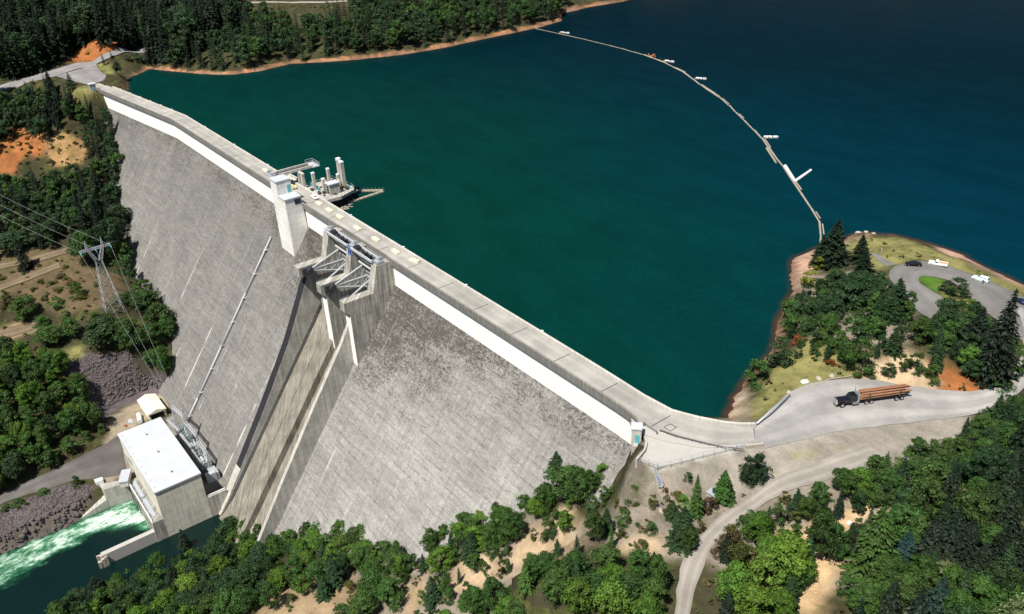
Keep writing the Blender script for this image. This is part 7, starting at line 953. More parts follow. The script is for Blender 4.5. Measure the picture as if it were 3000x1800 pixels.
MB().box(-281.5, -281.2, -78.4, -71.4, ZD+.4, ZD+1.2).build('railing', MATS['hull'], cw)
sh = thing('storage_shed', 'cream metal shed with a shallow gable and open dark front behind the powerhouse', 'shed', (-355, -76, ZD))
MB().box(-360.5, -346.5, -79.6, -72.4, ZD, -88.6).build('wall', MATS['cream'], sh)
mb = MB(); mb.add([(-361, -80.1, -88.7), (-346, -80.1, -88.7), (-346, -72, -88.7), (-361, -72, -88.7), (-361, -76, -87.0), (-346, -76, -87.0), (-361, -80.1, -88.4), (-346, -80.1, -88.4), (-346, -72, -88.4), (-361, -72, -88.4)],
                  [(6, 7, 5, 4), (5, 8, 9, 4), (0, 1, 7, 6), (2, 3, 9, 8), (0, 6, 4, 9, 3), (1, 2, 8, 5, 7), (3, 2, 1, 0)]); mb.build('roof', MATS['cream'], sh)
mb = MB(); mb.box(-346.52, -346.4, -78.9, -73.2, ZD+.1, -89.3); mb.build('open_door', MATS['shade'], sh)
# yard clutter
tk = thing('storage_tank', 'white horizontal tank lying beside the cream shed', 'tank', (-349, -81.5, ZD))
mb = MB(); mb.tube((-353.5, -82.2, ZD+1.1), (-347.6, -83.4, ZD+1.1), 1.0, 12); mb.build('body', MATS['hull'], tk, smooth=False)
MB().box(-352.6, -352.1, -82.9, -81.7, ZD, ZD+.4).build('cradle', MATS['conc'], tk); MB().box(-348.8, -348.3, -83.8, -82.6, ZD, ZD+.4).build('cradle', MATS['conc'], tk)
rr = random.Random(6)
for i, (x, y, m, lab, cat, sz) in enumerate(((-352, -86.5, 'roofg', 'flat grey steel sheet lying on the yard left of the shed', 'sheet', (2.6, 1.5, .25)), (-344, -87.5, 'dsteel', 'dark heap of scrap machinery near the powerhouse roof edge', 'scrap', (2.4, .8, 1.0)),
                                          (-350, -89, 'orange', 'rusty orange oil drum pile in the yard', 'drums', (1.0, .6, .7)), (-331, -70.6, 'orange', 'small orange and white compressor in the yard behind the powerhouse', 'machine', (1.0, .7, 1.0)), (-340, -71.8, 'roofg', 'grey equipment cabinet by the dam face', 'cabinet', (.8, .5, 1.4)))):
    mb = MB()
    for k in range(5):
        a = x+rr.uniform(-.8, .8)*sz[0]*.6; b = y+rr.uniform(-.8, .8)*sz[1]*.6; mb.box(a-sz[0]*.35, a+sz[0]*.35, b-sz[1]*.4, b+sz[1]*.4, ZD-.1, ZD+sz[2]*(.5+.14*k))
    tag(mb.build(dict(sheet='steel_sheet', scrap='scrap_heap', drums='oil_drums', machine='compressor', cabinet='equipment_cabinet')[cat], MATS[m]), lab, cat)
# power transformers and switch gear
for i, x in enumerate((-321.5, -311.0, -299.5)):
    t = thing('power_transformer', ['grey power transformer nearest the drain pipe behind the powerhouse', 'grey power transformer in the middle of the row behind the powerhouse', 'grey power transformer with dark cooling fins nearest the spillway'][i], 'transformer', (x, -71, ZD), 0, 'transformers behind the powerhouse')
    MB().box(x-2.2, x+2.2, -73.4, -70.8, ZD+.5, ZD+4.0).build('tank', MATS['steel'], t)
    mb = MB()
    for k in range(6): mb.box(x-2.2+k*.78, x-1.75+k*.78, -74.4, -73.45, ZD+.7, ZD+3.6)
    mb.build('radiator', MATS['roofg'], t)
    MB().box(x-2.5, x+2.5, -74.2, -70.4, ZD, ZD+.5).build('plinth', MATS['pale'], t)
    for k in (-1.4, 0, 1.4):
        mb = MB(); mb.tube((x+k, -71.8, ZD+4), (x+k, -71.5, ZD+6.2), .28, 8, .14); mb.build('bushing', MATS['hull'], t)
    mb = MB(); mb.tube((x-1.6, -72.8, ZD+4.7), (x+1.6, -72.8, ZD+4.7), .5, 10); mb.build('conservator', MATS['lsteel'], t)
def lattice(mb, p, q, w, n, r=.07, leg=.1):
    """square lattice column from p to q with side w at the foot and w2 at the top"""
    w0, w1 = (w if hasattr(w, '__len__') else (w, w))
    p = Vector(p); q = Vector(q)
    ring = []
    for i in range(n+1):
        t = i/n; c = p.lerp(q, t); h = (w0*(1-t)+w1*t)/2
        ring.append([c+Vector((a*h, b*h, 0)) for a, b in ((-1, -1), (1, -1), (1, 1), (-1, 1))])
    for k in range(4): mb.tube(ring[0][k], ring[n][k], leg, 5)
    for i in range(n):
        for k in range(4):
            k2 = (k+1) % 4
            mb.tube(ring[i][k], ring[i+1][k2], r, 4); mb.tube(ring[i][k2], ring[i+1][k], r, 4)
            if i: mb.tube(ring[i][k], ring[i][k2], r, 4)
    return ring
def truss(mb, p, q, w, n, r=.06, leg=.09):
    p = Vector(p); q = Vector(q); d = (q-p).normalized(); s = d.cross(Vector((0, 0, 1))).normalized()*w/2; u = Vector((0, 0, w/2))
    cr = [s+u, u-s, -s-u, s-u]
    for c in cr: mb.tube(p+c, q+c, leg, 5)
    for i in range(n):
        a = p.lerp(q, i/n); b = p.lerp(q, (i+1)/n)
        for k in range(4): mb.tube(a+cr[k], b+cr[(k+1) % 4], r, 4); mb.tube(a+cr[(k+1) % 4], b+cr[k], r, 4)
gt = thing('switchyard_gantry', 'pale steel lattice gantry of line poles over the transformers at the dam toe', 'gantry', (-316, -73, ZD))
cols = [(-330.0, -72.6, 14.5), (-319.5, -71.2, 17.5), (-308, -70.8, 11.5), (-297.5, -71.0, 8.5)]
for x, y, h in cols:
    mb = MB(); lattice(mb, (x, y, ZD), (x, y, ZD+h), (1.8, .5), 8); mb.tube((x, y, ZD+h), (x, y, ZD+h+2.5), .1, 5); mb.build('lattice_column', MATS['lsteel'], gt)
for (a, b) in zip(cols, cols[1:]):
    mb = MB(); h = min(a[2], b[2])-1.0; truss(mb, (a[0], a[1], ZD+h), (b[0], b[1], ZD+h), .9, 7); 
    truss(mb, (a[0], a[1]-3.2, ZD+h*.6), (b[0], b[1]-3.2, ZD+h*.6), .6, 6); mb.build('cross_beam', MATS['lsteel'], gt)
mb = MB()
for x in np.arange(-328, -296, 2.2):
    mb.tube((x, -70.6, ZD), (x, -70.6, ZD+4.6), .09, 5); mb.tube((x, -74.2, ZD), (x, -74.2, ZD+4.0), .09, 5); mb.tube((x, -70.6, ZD+4.6), (x, -74.2, ZD+4.2), .06, 4); mb.tube((x, -74.2, ZD+3.4), (x+2.2, -74.2, ZD+3.4), .06, 4)
mb.build('busbar_frame', MATS['steel'], gt)
mb = MB()
for x in np.arange(-327, -296, 2.2):
    MB().tube((x, -71.9, ZD+4.3), (x, -71.9, ZD+5.3), .17, 6).build('insulator', MATS['turq'], gt); MB().tube((x, -73.6, ZD+4.1), (x, -73.6, ZD+5.0), .15, 6).build('insulator', MATS['turq'], gt)
sb = thing('switchgear_block', 'grey switchgear cabinets with a stepped roof at the spillway end of the yard', 'cabinet', (-292, -72, ZD))
MB().box(-294.5, -289.5, -73.2, -70.2, ZD, ZD+3.2).build('body', MATS['steel'], sb)
MB().box(-291.2, -289.2, -75.2, -71.4, ZD, ZD+3.9).build('cabinet', MATS['roofg'], sb)
mb = MB(); 
for k in range(3): MB().box(-296+k*.2, -291.6, -75.6+k*1.1, -74.9+k*1.1, ZD, ZD+2.2).build('cooler_bank', MATS['dsteel'], sb)
# ================================================================== pylon and lines
pyx, pyy = -405.8, -71.4; pz = hgt(pyx, pyy)
py = thing('transmission_tower', 'tall grey steel lattice pylon standing in the scrub beside the dam', 'pylon', (pyx, pyy, pz))
mb = MB(); lattice(mb, (pyx, pyy, pz-.8), (pyx, pyy, pz+26), (7.6, 2.6), 7, .055, .10); mb.build('lattice_body', MATS['steel'], py)
mb = MB()
for s in (-1, 1):
    lattice(mb, (pyx, pyy+s*.8, pz+26), (pyx, pyy+s*3.4, pz+32.5), (1.6, .9), 4, .07, .11)
    lattice(mb, (pyx, pyy+s*3.4, pz+32.5), (pyx, pyy+s*3.4, pz+36.5), (.9, .1), 3, .06, .09)
mb.build('peak', MATS['steel'], py)
mb = MB(); truss(mb, (pyx, pyy-6.8, pz+32.0), (pyx, pyy+6.8, pz+32.0), .9, 10, .055, .08); mb.build('crossarm', MATS['steel'], py)
arms = [-6.5, 0.0, 6.5]
for a in arms:
    mb = MB(); mb.tube((pyx+.2, pyy+a, pz+31.5), (pyx+1.9, pyy+a, pz+30.9), .16, 6); mb.tube((pyx-.2, pyy+a, pz+31.5), (pyx-1.9, pyy+a, pz+31.2), .16, 6); mb.build('insulator', MATS['turq'], py)
def sag(p, q, s, n=14):
    p = Vector(p); q = Vector(q); return [p.lerp(q, i/n)-Vector((0, 0, 4*s*(i/n)*(1-i/n))) for i in range(n+1)]
ends = [(-330.0, -72.6, ZD+14), (-325.0, -72.4, ZD+15), (-319.5, -71.6, ZD+17)]
for i, a in enumerate(arms):
    for side in (0, 1):
        mb = MB()
        P = sag((pyx+1.9, pyy+a, pz+30.9), ends[i], 1.2) if side else sag((pyx-1.9, pyy+a, pz+31.2), (-560, -135+a*.8, 2), 4)
        for p, q in zip(P, P[1:]): mb.tube(p, q, .042, 5, cap=False)
        nm = ['lower', 'middle', 'upper'][i]
        tag(mb.build('power_line', MATS['cable']), ('power line from the %s arm of the pylon down to the powerhouse yard' if side else 'power line from the %s arm of the pylon out over the left slope') % ['outer', 'centre', 'dam-side'][i], 'cable', 'power lines strung from the pylon')
# ================================================================== apron fence, guard rails, lamps on the right abutment
def posts(mb, P, st, h, z, r=.06):
    for a, b in zip(P, P[1:]):
        A = Vector(a); B = Vector(b); n = max(1, round((B-A).length/st))
        for i in range(n+1): p = A.lerp(B, i/n); mb.tube((p.x, p.y, z), (p.x, p.y, z+h), r, 5)
ap = MB(); ap.slab([(-118.2, -12.6), (-115.2, -14.2), (-113.5, -16.4), (-112.2, -19.6), (-107.8, -18.6), (-103.9, -8.4), (-99.4, 3.6), (-104, -2.5), (-112.6, -7.4), (-118, -8.6)], -3.2, -.30)
ap = ap.build('concrete_apron', MATS['paving']); tag(ap, 'wedge of pale concrete paving beside the right end of the crest road', 'paving'); ap['kind'] = 'structure'; del ap['category']; del ap['label']
mb = MB(); wall_along([(-118.4, -12.0), (-115.4, -14.1), (-113.7, -16.4), (-112.4, -20.4)], .5, -12.5, .2, mb, -1)
cwl = mb.build('curved_wall', MATS['conc']); tag(cwl, 'curved concrete retaining wall at the edge of the pale apron', 'wall')
fn = thing('wire_fence', 'thin wire fence on steel posts round the outer edge of the apron', 'fence', (-105, -12, -1))
FP = [(-112.0, -20.0), (-107.6, -18.9), (-106.2, -16.2), (-103.6, -8.3), (-100.7, -.2), (-98.6, 5.6)]
for a, b in zip(FP, FP[1:]):
    n = max(1, round((Vector(b)-Vector(a)).length/2.6))
    for i in range(n): p = Vector(a).lerp(Vector(b), i/n); MB().tube((p.x, p.y, -.5), (p.x, p.y, 1.4), .05, 5).build('post', MATS['steel'], fn)
mb = MB()
for a, b in zip(FP, FP[1:]):
    for z in (.0, .5, 1.0, 1.38): mb.tube((*a, z), (*b, z), .025, 4)
mb.build('wire', MATS['steel'], fn)
gr = thing('guard_rail', 'long dark guard rail curving along the apron side of the crest road', 'guard rail', (-108, -5, 0))
GP = [(-116.5, -8.9), (-112.6, -7.6), (-109.0, -5.9), (-105.4, -4.1), (-102.2, -2.2), (-98.9, .4)]
for a, b in zip(GP, GP[1:]):
    for i in (0, .5): p = Vector(a).lerp(Vector(b), i); MB().tube((p.x, p.y, -.3), (p.x, p.y, .5), .09, 5).build('post', MATS['dsteel'], gr)
mb = MB()
for a, b in zip(GP, GP[1:]): mb.tube((*a, .5), (*b, .5), .11, 6)
mb.build('rail', MATS['dsteel'], gr)
gr = thing('gate_barrier', 'short dark swing barrier by the vent house at the end of the parapet', 'barrier', (-118, -10, 0))
mb = MB(); mb.tube((-120.6, -10.2, .9), (-116.2, -10.2, .9), .1, 6); mb.build('rail', MATS['dsteel'], gr)
for x in (-120.6, -116.2): MB().tube((x, -10.2, -.3), (x, -10.2, 1.1), .12, 6).build('post', MATS['dsteel'], gr)
br = MB(); br.obox((-98.6, 3.6), Vector((.5, .86)), Vector((-.86, .5)), 2.1, .35, -.6, .55); tag(br.build('stone_kerb_block', MATS['rocky']), 'long stone block at the corner where fence and road meet', 'kerb')
lg = MB(); lg.tube((-103.4, 10.4, .35), (-105.7, 26.0, .35), .24, 10); tag(lg.build('barrier_pipe', MATS['steel'], smooth=True), 'long grey pipe laid along the lake side of the gravel turnout', 'pipe')
mb = MB()
kb = [(-105.2, 26.4), (-104.4, 31.0), (-102.2, 37.0), (-99.0, 41.2)]
for a, b in zip(kb, kb[1:]): mb.tube((*a, hgt(*a)+.25), (*b, hgt(*b)+.25), .16, 6)
tag(mb.build('timber_edging', MATS['wood']), 'thin timber edging curving round the back of the gravel turnout', 'edging')
st = thing('steel_stairs', 'short steel stairs running down the bank from the corner of the apron fence', 'stairs', (-106, -21, -3))
A = Vector((-108.6, -18.4, -.8)); B = Vector((-105.4, -19.8, -3.6)); d = (B-A); s = Vector((d.y, -d.x, 0)).normalized()*.55
mb = MB()
for k in range(14): p = A.lerp(B, k/13); mb.tube(p-s, p+s, .12, 4)
mb.build('step', MATS['grate'], st)
mb = MB()
for sg in (-1, 1):
    mb.tube(A+s*sg, B+s*sg, .1, 5); mb.tube(A+s*sg+Vector((0, 0, 1)), B+s*sg+Vector((0, 0, 1)), .05, 5)
    for k in range(6): p = A.lerp(B, k/5)+s*sg; mb.tube(p, p+Vector((0, 0, 1)), .05, 4)
mb.build('handrail', MATS['steel'], st)
ub = MB(); x, y = -96.2, -12.6; z = hgt(x, y); ub.box(x-1.3, x+1.3, y-.8, y+.8, z-.4, z+1.3)
ub = ub.build('utility_box', MATS['conc']); tag(ub, 'grey utility box half hidden in the brush above the dirt road', 'box')
MB().box(x-1.5, x+1.5, y-1.0, y+1.0, z+1.3, z+1.45).build('lid', MATS['steel'], ub)
# concrete blocks down the middle of the crest road
for i, (x, y, a, lab) in enumerate(((-356, -4.4, 0, 'pale yellow concrete block on the crest beyond the gantry'), (-305.2, -4.4, 0, 'pale yellow concrete block just behind the white car on the crest'), (-296.1, -4.5, 0, 'pale yellow concrete block second in line behind the white car'),
        (-287.4, -4.6, 0, 'pale yellow concrete block on the crest between tower and spillway'), (-273.4, -4.8, 0, 'pale yellow concrete block on the crest above the far spillway gate'), (-260.0, -4.7, 0, 'pale yellow concrete block on the crest above the middle pier'),
        (-246.2, -4.7, 0, 'pale yellow concrete block on the crest above the near spillway pier'), (-235.7, -3.6, .35, 'pale yellow concrete block turned askew at the near end of the line'))):
    t = thing('concrete_block', lab, 'block', (x, y, .02), a, 'pale blocks along the crest road')
    MB().box(-1.9, 1.9, -.75, .75, 0, .75).build('body', MATS['yconc'], t, local=True, bevel=.08)
    mb = MB()
    for k in (-1, 1): mb.tube((k*1.0, 0, .74), (k*1.0, 0, .9), .12, 6)
    mb.build('lifting_eye', MATS['dsteel'], t, local=True)
# ================================================================== log boom and boats
BOOM = [(-514.5, 272.3), (-493.2, 272.8), (-458, 272.8), (-423.9, 271.2), (-398.6, 268.5), (-380.1, 264.2), (-354.2, 254.7), (-323.7, 238.4), (-298.5, 226.2), (-274, 210), (-246.9, 192.1), (-222.8, 173.1), (-212.6, 165.5), (-203.6, 157.7), (-191.3, 148), (-178.8, 137.3), (-169.9, 130), (-160.5, 116)]
bp = np.array(BOOM); bs = np.r_[0, np.cumsum(np.hypot(*np.diff(bp, axis=0).T))]
rr = random.Random(12); s = 0; i = 0
BLAB = ['bleached boom log moored to the far shore', 'long bleached log in the floating boom across the lake']
while s < bs[-1]-3:
    L = rr.uniform(11, 16) if s < bs[-1]-16 else bs[-1]-s
    e = min(s+L-.4, bs[-1]); a = [np.interp(s, bs, bp[:, k]) for k in (0, 1)]; b = [np.interp(e, bs, bp[:, k]) for k in (0, 1)]
    ang = math.atan2(b[1]-a[1], b[0]-a[0]); Ll = math.hypot(b[0]-a[0], b[1]-a[1])
    thin = s < 110; r = rr.uniform(.2, .28) if thin else rr.uniform(.32, .48)
    mb = MB(); mb.tube((-Ll/2, 0, 0), (Ll/2, 0, 0), r*1.1, 8, r*.8)
    if not thin and rr.random() < .55: mb.tube((-Ll/2+rr.uniform(0, 4), 1.0, -.15), (Ll/2-rr.uniform(0, 4), 1.15, -.15), r*.75, 7)
    o = mb.build('boom_log', MATS['wood'], None); o.location = ((a[0]+b[0])/2, (a[1]+b[1])/2, -6+.12); o.rotation_euler = (0, 0, ang+rr.uniform(-.03, .03))
    lab = BLAB[0] if i == 0 else ('thin grey log in the far stretch of the floating boom' if thin else 'bleached log in the near, thicker stretch of the floating boom')
    if e >= bs[-1]-.1: lab = 'last boom log, reaching the wooded point'
    tag(o, lab, 'log', 'logs of the floating boom')
    s += L; i += 1
for p, q, r, lab in (((-216.8, 169.8), (-203.6, 158.8), .75, 'thick bright log lying along the boom at the fork'), ((-203.2, 158.6), (-206.5, 173.5), .62, 'bright loose log sticking out from the boom into the open lake'),
                     ((-327, 240.5), (-310, 232.5), .5, 'second log lashed beside the boom near the third boat'), ((-236.5, 182.4), (-222, 170.4), .5, 'second log lashed beside the boom below the nearest boat')):
    o = MB().tube((*p, -5.75), (*q, -5.75), r, 9, r*.8).build('drift_log', MATS['hull'] if r > .55 else MATS['wood']); tag(o, lab, 'log')
mb = MB()
for k in range(7):
    x = -394.5+rr.uniform(-3, 3); y = 268.6+rr.uniform(-1, 1.2); a = rr.uniform(0, 3); mb.tube((x-1.5*math.cos(a), y-1.5*math.sin(a), -6), (x+1.5*math.cos(a), y+1.5*math.sin(a), -5.2+rr.uniform(0, 1)), .3, 5)
tag(mb.build('snag', MATS['orange']), 'tangle of brown snags caught on the boom beside a boat', 'driftwood')
def boat(x, y, a, L, lab):
    t = thing('motor_boat', lab, 'boat', (x, y, -6), a, 'boats tied along the boom')
    W = L*.2; st = [(-.5, .85, .75), (-.2, 1, .7), (.15, .95, .75), (.36, .6, .9), (.5, .04, 1.05)]; vs = []
    for u, w, h in st: vs += [(u*L, -w*W, h), (u*L, -w*W*.62, -.25), (u*L, w*W*.62, -.25), (u*L, w*W, h)]
    fs = [(i*4+j, i*4+j+1, (i+1)*4+j+1, (i+1)*4+j) for i in range(4) for j in range(3)]+[(0, 1, 2, 3), (16, 17, 18, 19)]
    fs += [(8, 11, 15, 12), (12, 15, 19, 16)]
    fs += [(i*4+0, (i+1)*4+0, (i+1)*4+1, i*4+1) for i in range(0)]
    vs2 = [(u*L, s*w*W*.85, .25) for u, w, h in st[:3] for s in (-1, 1)]
    n = len(vs); fs += [(n, n+1, n+3, n+2), (n+2, n+3, n+5, n+4)]
    MB().add(vs+vs2, fs).build('hull', MATS['hull'], t, local=True)
    MB().add([(.14*L, -W*.6, .75), (.14*L, W*.6, .75), (.02*L, W*.5, 1.35), (.02*L, -W*.5, 1.35)], [(0, 1, 2, 3)]).build('windscreen', MATS['glass'], t, local=True)
    mb = MB(); mb.box(-.2*L, -.1*L, -W*.6, W*.6, .25, .6); mb.box(-.42*L, -.32*L, -W*.6, W*.6, .25, .55); mb.build('seat', MATS['cutw'], t, local=True)
    MB().box(-.56*L, -.5*L, -.25, .25, -.3, 1.0).build('outboard_motor', MATS['dsteel'], t, local=True)
boat(-486.7, 276.5, .35, 7.5, 'small white boat farthest along the boom, close to the wooded shore')
boat(-377.0, 266.8, .25, 6.8, 'white boat with a bluish hull beside the tangle of brown snags')
boat(-336.5, 250.2, .5, 6.2, 'white boat with a tan seat where the boom starts to thicken')
boat(-244.5, 195.6, .75, 6.5, 'white boat nearest the peninsula, tied to the near stretch of boom')
# ================================================================== vehicles
def wheels(t, L, W, xs, r, lift=0.0):
    for x in xs:
        for s in (-1, 1):
            o = MB().tube((x, s*(W/2-.22), r), (x, s*(W/2+.01), r), r, 14).build('wheel', MATS['tyre'], t, local=True)
            MB().tube((x, s*(W/2), r), (x, s*(W/2+.03), r), r*.55, 10).build('hub', MATS['chrome'], o, local=True)
def shell(prof, W, inset):
    """side profile (x, z) lofted across; upper points narrowed by inset above the belt line"""
    n = len(prof); zb = 1.0; vs = []
    for s in (-1, 1):
        for x, z in prof: vs.append((x, s*(W/2-(inset if z > zb else 0)-(.06 if z < .35 else 0)), z))
    return vs, [tuple(range(n)), tuple(range(2*n-1, n-1, -1))]+[(i, (i+1) % n, n+(i+1) % n, n+i) for i in range(n)]
def car(x, y, a, kind, mat, lab, z=None):
    z = hgt(x, y)+.15 if z is None else z
    t = thing({'sedan': 'parked_car', 'pickup': 'pickup_truck', 'wagon': 'station_wagon'}[kind], lab, 'pickup' if kind == 'pickup' else 'car', (x, y, z), a, 'vehicles parked at the viewpoint' if x > -200 else None)
    W = 1.85; L2 = 2.45 if kind != 'pickup' else 2.75
    if kind == 'sedan':
        b = [(-L2, .35), (-L2, .78), (-L2+.15, .92), (-1.3, .98), (-.1, .98), (1.0, .95), (L2-.15, .78), (L2, .6), (L2, .32)]; cb = [(-1.55, .97), (-.95, 1.38), (.25, 1.40), (1.05, .95)]
    elif kind == 'wagon':
        b = [(-L2, .4), (-L2, 1.0), (-.2, 1.03), (1.0, 1.0), (L2-.1, .88), (L2, .7), (L2, .38)]; cb = [(-L2+.05, .99), (-L2+.25, 1.72), (.15, 1.72), (1.0, 1.0)]
    else:
        b = [(-L2, .45), (-L2, 1.05), (-.25, 1.05), (1.25, 1.06), (L2-.1, .98), (L2, .8), (L2, .42)]; cb = [(-.3, 1.04), (-.15, 1.7), (.75, 1.7), (1.25, 1.06)]
    v, f = shell(b, W, 0); MB().add(v, f).build('body', mat, t, local=True, bevel=.05)
    v, f = shell(cb, W-.1, .16); cab = MB().add(v, f).build('cabin', mat, t, local=True, bevel=.04)
    mb = MB(); x0, x1 = cb[0][0], cb[-1][0]
    zt = max(p[1] for p in cb)
    for s in (-1, 1):
        ys = s*(W/2-.05-.05); yt = s*(W/2-.05-.16)
        xa, xb = cb[0][0]+.3, cb[-1][0]-.35; xc, xd = cb[2][0]-.02, cb[1][0]+.12
        mb.add([(xa, ys+s*.012, 1.08), (xb, ys+s*.012, 1.08), (xc, yt+s*.03, zt-.1), (xd, yt+s*.03, zt-.1)], [(0, 1, 2, 3)])
    (p0, p1), (q0, q1) = (cb[2], cb[3]), (cb[0], cb[1])
    for A, B, o in ((p0, p1, .02), (q1, q0, -.02)):
        w1 = W/2-.3
        mb.add([(A[0]+o+(B[0]-A[0])*.1, -w1, A[1]-.06), (A[0]+o+(B[0]-A[0])*.1, w1, A[1]-.06), (A[0]+o+(B[0]-A[0])*.9, w1+.06, A[1]+(B[1]-A[1])*.9+.02), (A[0]+o+(B[0]-A[0])*.9, -w1-.06, A[1]+(B[1]-A[1])*.9+.02)], [(0, 1, 2, 3)])
    mb.build('window', MATS['glass'], cab, local=True)
    if kind == 'pickup':
        mb = MB(); mb.box(-L2+.1, -.4, -W/2+.12, W/2-.12, 1.055, 1.075); mb.build('load_bed', MATS['cutw'], t, local=True)
        mb = MB(); mb.box(-L2, -.3, -W/2, -W/2+.1, 1.05, 1.32); mb.box(-L2, -.3, W/2-.1, W/2, 1.05, 1.32); mb.box(-L2, -L2+.1, -W/2+.1, W/2-.1, 1.05, 1.32); mb.build('bed_side', mat, t, local=True)
    wheels(t, L2*2, W, (-L2+.85, L2-.85), .34)
    mb = MB(); mb.box(L2, L2+.08, -W/2+.05, W/2-.05, .38, .55); mb.box(-L2-.08, -L2, -W/2+.05, W/2-.05, .38, .55); mb.build('bumper', MATS['chrome'], t, local=True)
    for s in (-1, 1): MB().box(L2-.01, L2+.03, s*.62-.14, s*.62+.14, .6, .74).build('headlight', MATS['hull'], t, local=True)
car(-123.9, 110.9, R(227), 'sedan', MATS['black'], 'black car parked by the grass at the footpath end of the car park')
car(-119.8, 118.4, R(202), 'pickup', MATS['carw'], 'white pickup truck with an open tan load bed parked by the lake bank')
car(-106.8, 120.0, R(186), 'wagon', MATS['carb'], 'pale blue and white station wagon parked by the lake bank')
car(-91.8, 113.8, R(168), 'sedan', MATS['navy'], 'dark blue car parked at the edge of the view beyond the tall fir')
car(-312.3, -2.9, R(178), 'sedan', MATS['carw'], 'white car parked on the crest road beside the elevator tower', .02)
# small yellow work cart by the tower door
ct = thing('work_cart', 'small yellow work cart standing by the turquoise door of the elevator tower', 'cart', (-327.5, -5.0, .02), 1.2)
MB().box(-1.4, 1.4, -.8, .8, .5, 1.3).build('body', MATS['yellow'], ct, local=True, bevel=.06)
MB().box(-.4, .4, -.7, .7, 1.3, 1.9).build('cab', MATS['yellow'], ct, local=True, bevel=.05)
wheels(ct, 2.8, 1.6, (-.9, .9), .35)
# log truck
ta = math.atan2(29.2-45.2, -95.3+86.4)
tkz = max(hgt(-94, 31), hgt(-90.5, 38))+.16
lt = thing('log_truck', 'black logging truck with a chrome grille hauling a long load of logs on the turnout', 'truck', (-90.9, 37.4, tkz), ta)
MB().box(5.9, 9.0, -.95, .95, .75, 1.95).build('hood', MATS['black'], lt, local=True, bevel=.18)
MB().box(8.98, 9.2, -.8, .8, .6, 2.1).build('grille', MATS['chrome'], lt, local=True)
cabm = MB().add(*shell([(4.0, .8), (4.0, 2.75), (4.15, 2.9), (5.4, 2.85), (6.0, 1.9), (6.0, .8)], 2.2, .12)).build('cab', MATS['black'], lt, local=True, bevel=.06)
mb = MB(); mb.add([(5.5, -.95, 2.75), (5.5, .95, 2.75), (6.04, .98, 1.98), (6.04, -.98, 1.98)], [(0, 1, 2, 3)])
for s in (-1, 1): mb.add([(4.4, s*1.005, 2.0), (5.7, s*1.005, 2.0), (5.4, s*1.0, 2.65), (4.4, s*1.0, 2.65)], [(0, 1, 2, 3)])
mb.build('windscreen', MATS['glass'], cabm, local=True)
mb = MB()
for s in (-1, 1): mb.tube((3.8, s*.95, 1), (3.8, s*.95, 4.1), .09, 6)
mb.build('exhaust_stack', MATS['chrome'], lt, local=True)
mb = MB()
for s in (-1, 1): mb.tube((3.7, s*1.05, .8), (5.2, s*1.05, .8), .35, 10)
mb.build('fuel_tank', MATS['chrome'], lt, local=True)
MB().box(-8.2, 8.6, -.45, .45, .75, 1.1).build('chassis', MATS['dsteel'], lt, local=True)
MB().box(3.55, 3.7, -1.2, 1.2, 1.0, 3.3).build('headboard', MATS['steel'], lt, local=True)
for s in (-1, 1):
    MB().box(7.0, 8.4, s*1.0-.25, s*1.0+.25, 1.0, 1.25).build('fender', MATS['black'], lt, local=True)
    MB().box(9.0, 9.1, s*.85-.15, s*.85+.15, 1.1, 1.35).build('headlight', MATS['hull'], lt, local=True)
for x in (7.7, 1.6, .25, -6.2, -7.6):
    for s in (-1, 1):
        o = MB().tube((x, s*(.75 if x < 7 else .9), .52), (x, s*1.2, .52), .52, 16).build('wheel', MATS['tyre'], lt, local=True)
        MB().tube((x, s*1.2, .52), (x, s*1.23, .52), .33, 12).build('hub', MATS['chrome'], o, local=True)
for x in (1.0, -6.9):
    MB().box(x-.15, x+.15, -1.2, 1.2, 1.1, 1.35).build('bunk', MATS['dsteel'], lt, local=True)
    for s in (-1, 1): MB().box(x-.1, x+.1, s*1.2-.08, s*1.2+.08, 1.35, 3.1).build('stake', MATS['dsteel'], lt, local=True)
rr = random.Random(21); ca, sa = math.cos(ta), math.sin(ta)
lay = [(-.82, 1.72, .36), (0, 1.7, .37), (.82, 1.71, .35), (-.45, 2.32, .34), (.42, 2.33, .36), (-1.0, 2.36, .26), (1.0, 2.35, .27), (-.75, 2.9, .3), (.02, 2.93, .33), (.7, 2.88, .28), (-.3, 3.42, .26), (.36, 3.4, .25)]
for i, (y, z, r) in enumerate(lay):
    x0 = 3.3-rr.uniform(0, .5); x1 = -9.3+rr.uniform(-.8, 1.6)
    a = (-90.9+ca*x0-sa*y, 37.4+sa*x0+ca*y, tkz+z); b = (-90.9+ca*x1-sa*y*.9, 37.4+sa*x1+ca*y*.9, tkz+z+.05)
    o = MB().tube(a, b, r, 10, r*.72).build('sawlog', MATS['bark'], None)
    o.data.materials.append(MATS['cutw'])
    for p in o.data.polygons:
        if len(p.vertices) > 4: p.material_index = 1
    lab = ('log at the top of the stack on the logging truck' if i >= 10 else 'bark-covered log in the body of the stack on the logging truck' if i > 2 else 'log at the bottom of the stack on the logging truck')
    tag(o, lab, 'log', 'logs loaded on the logging truck')
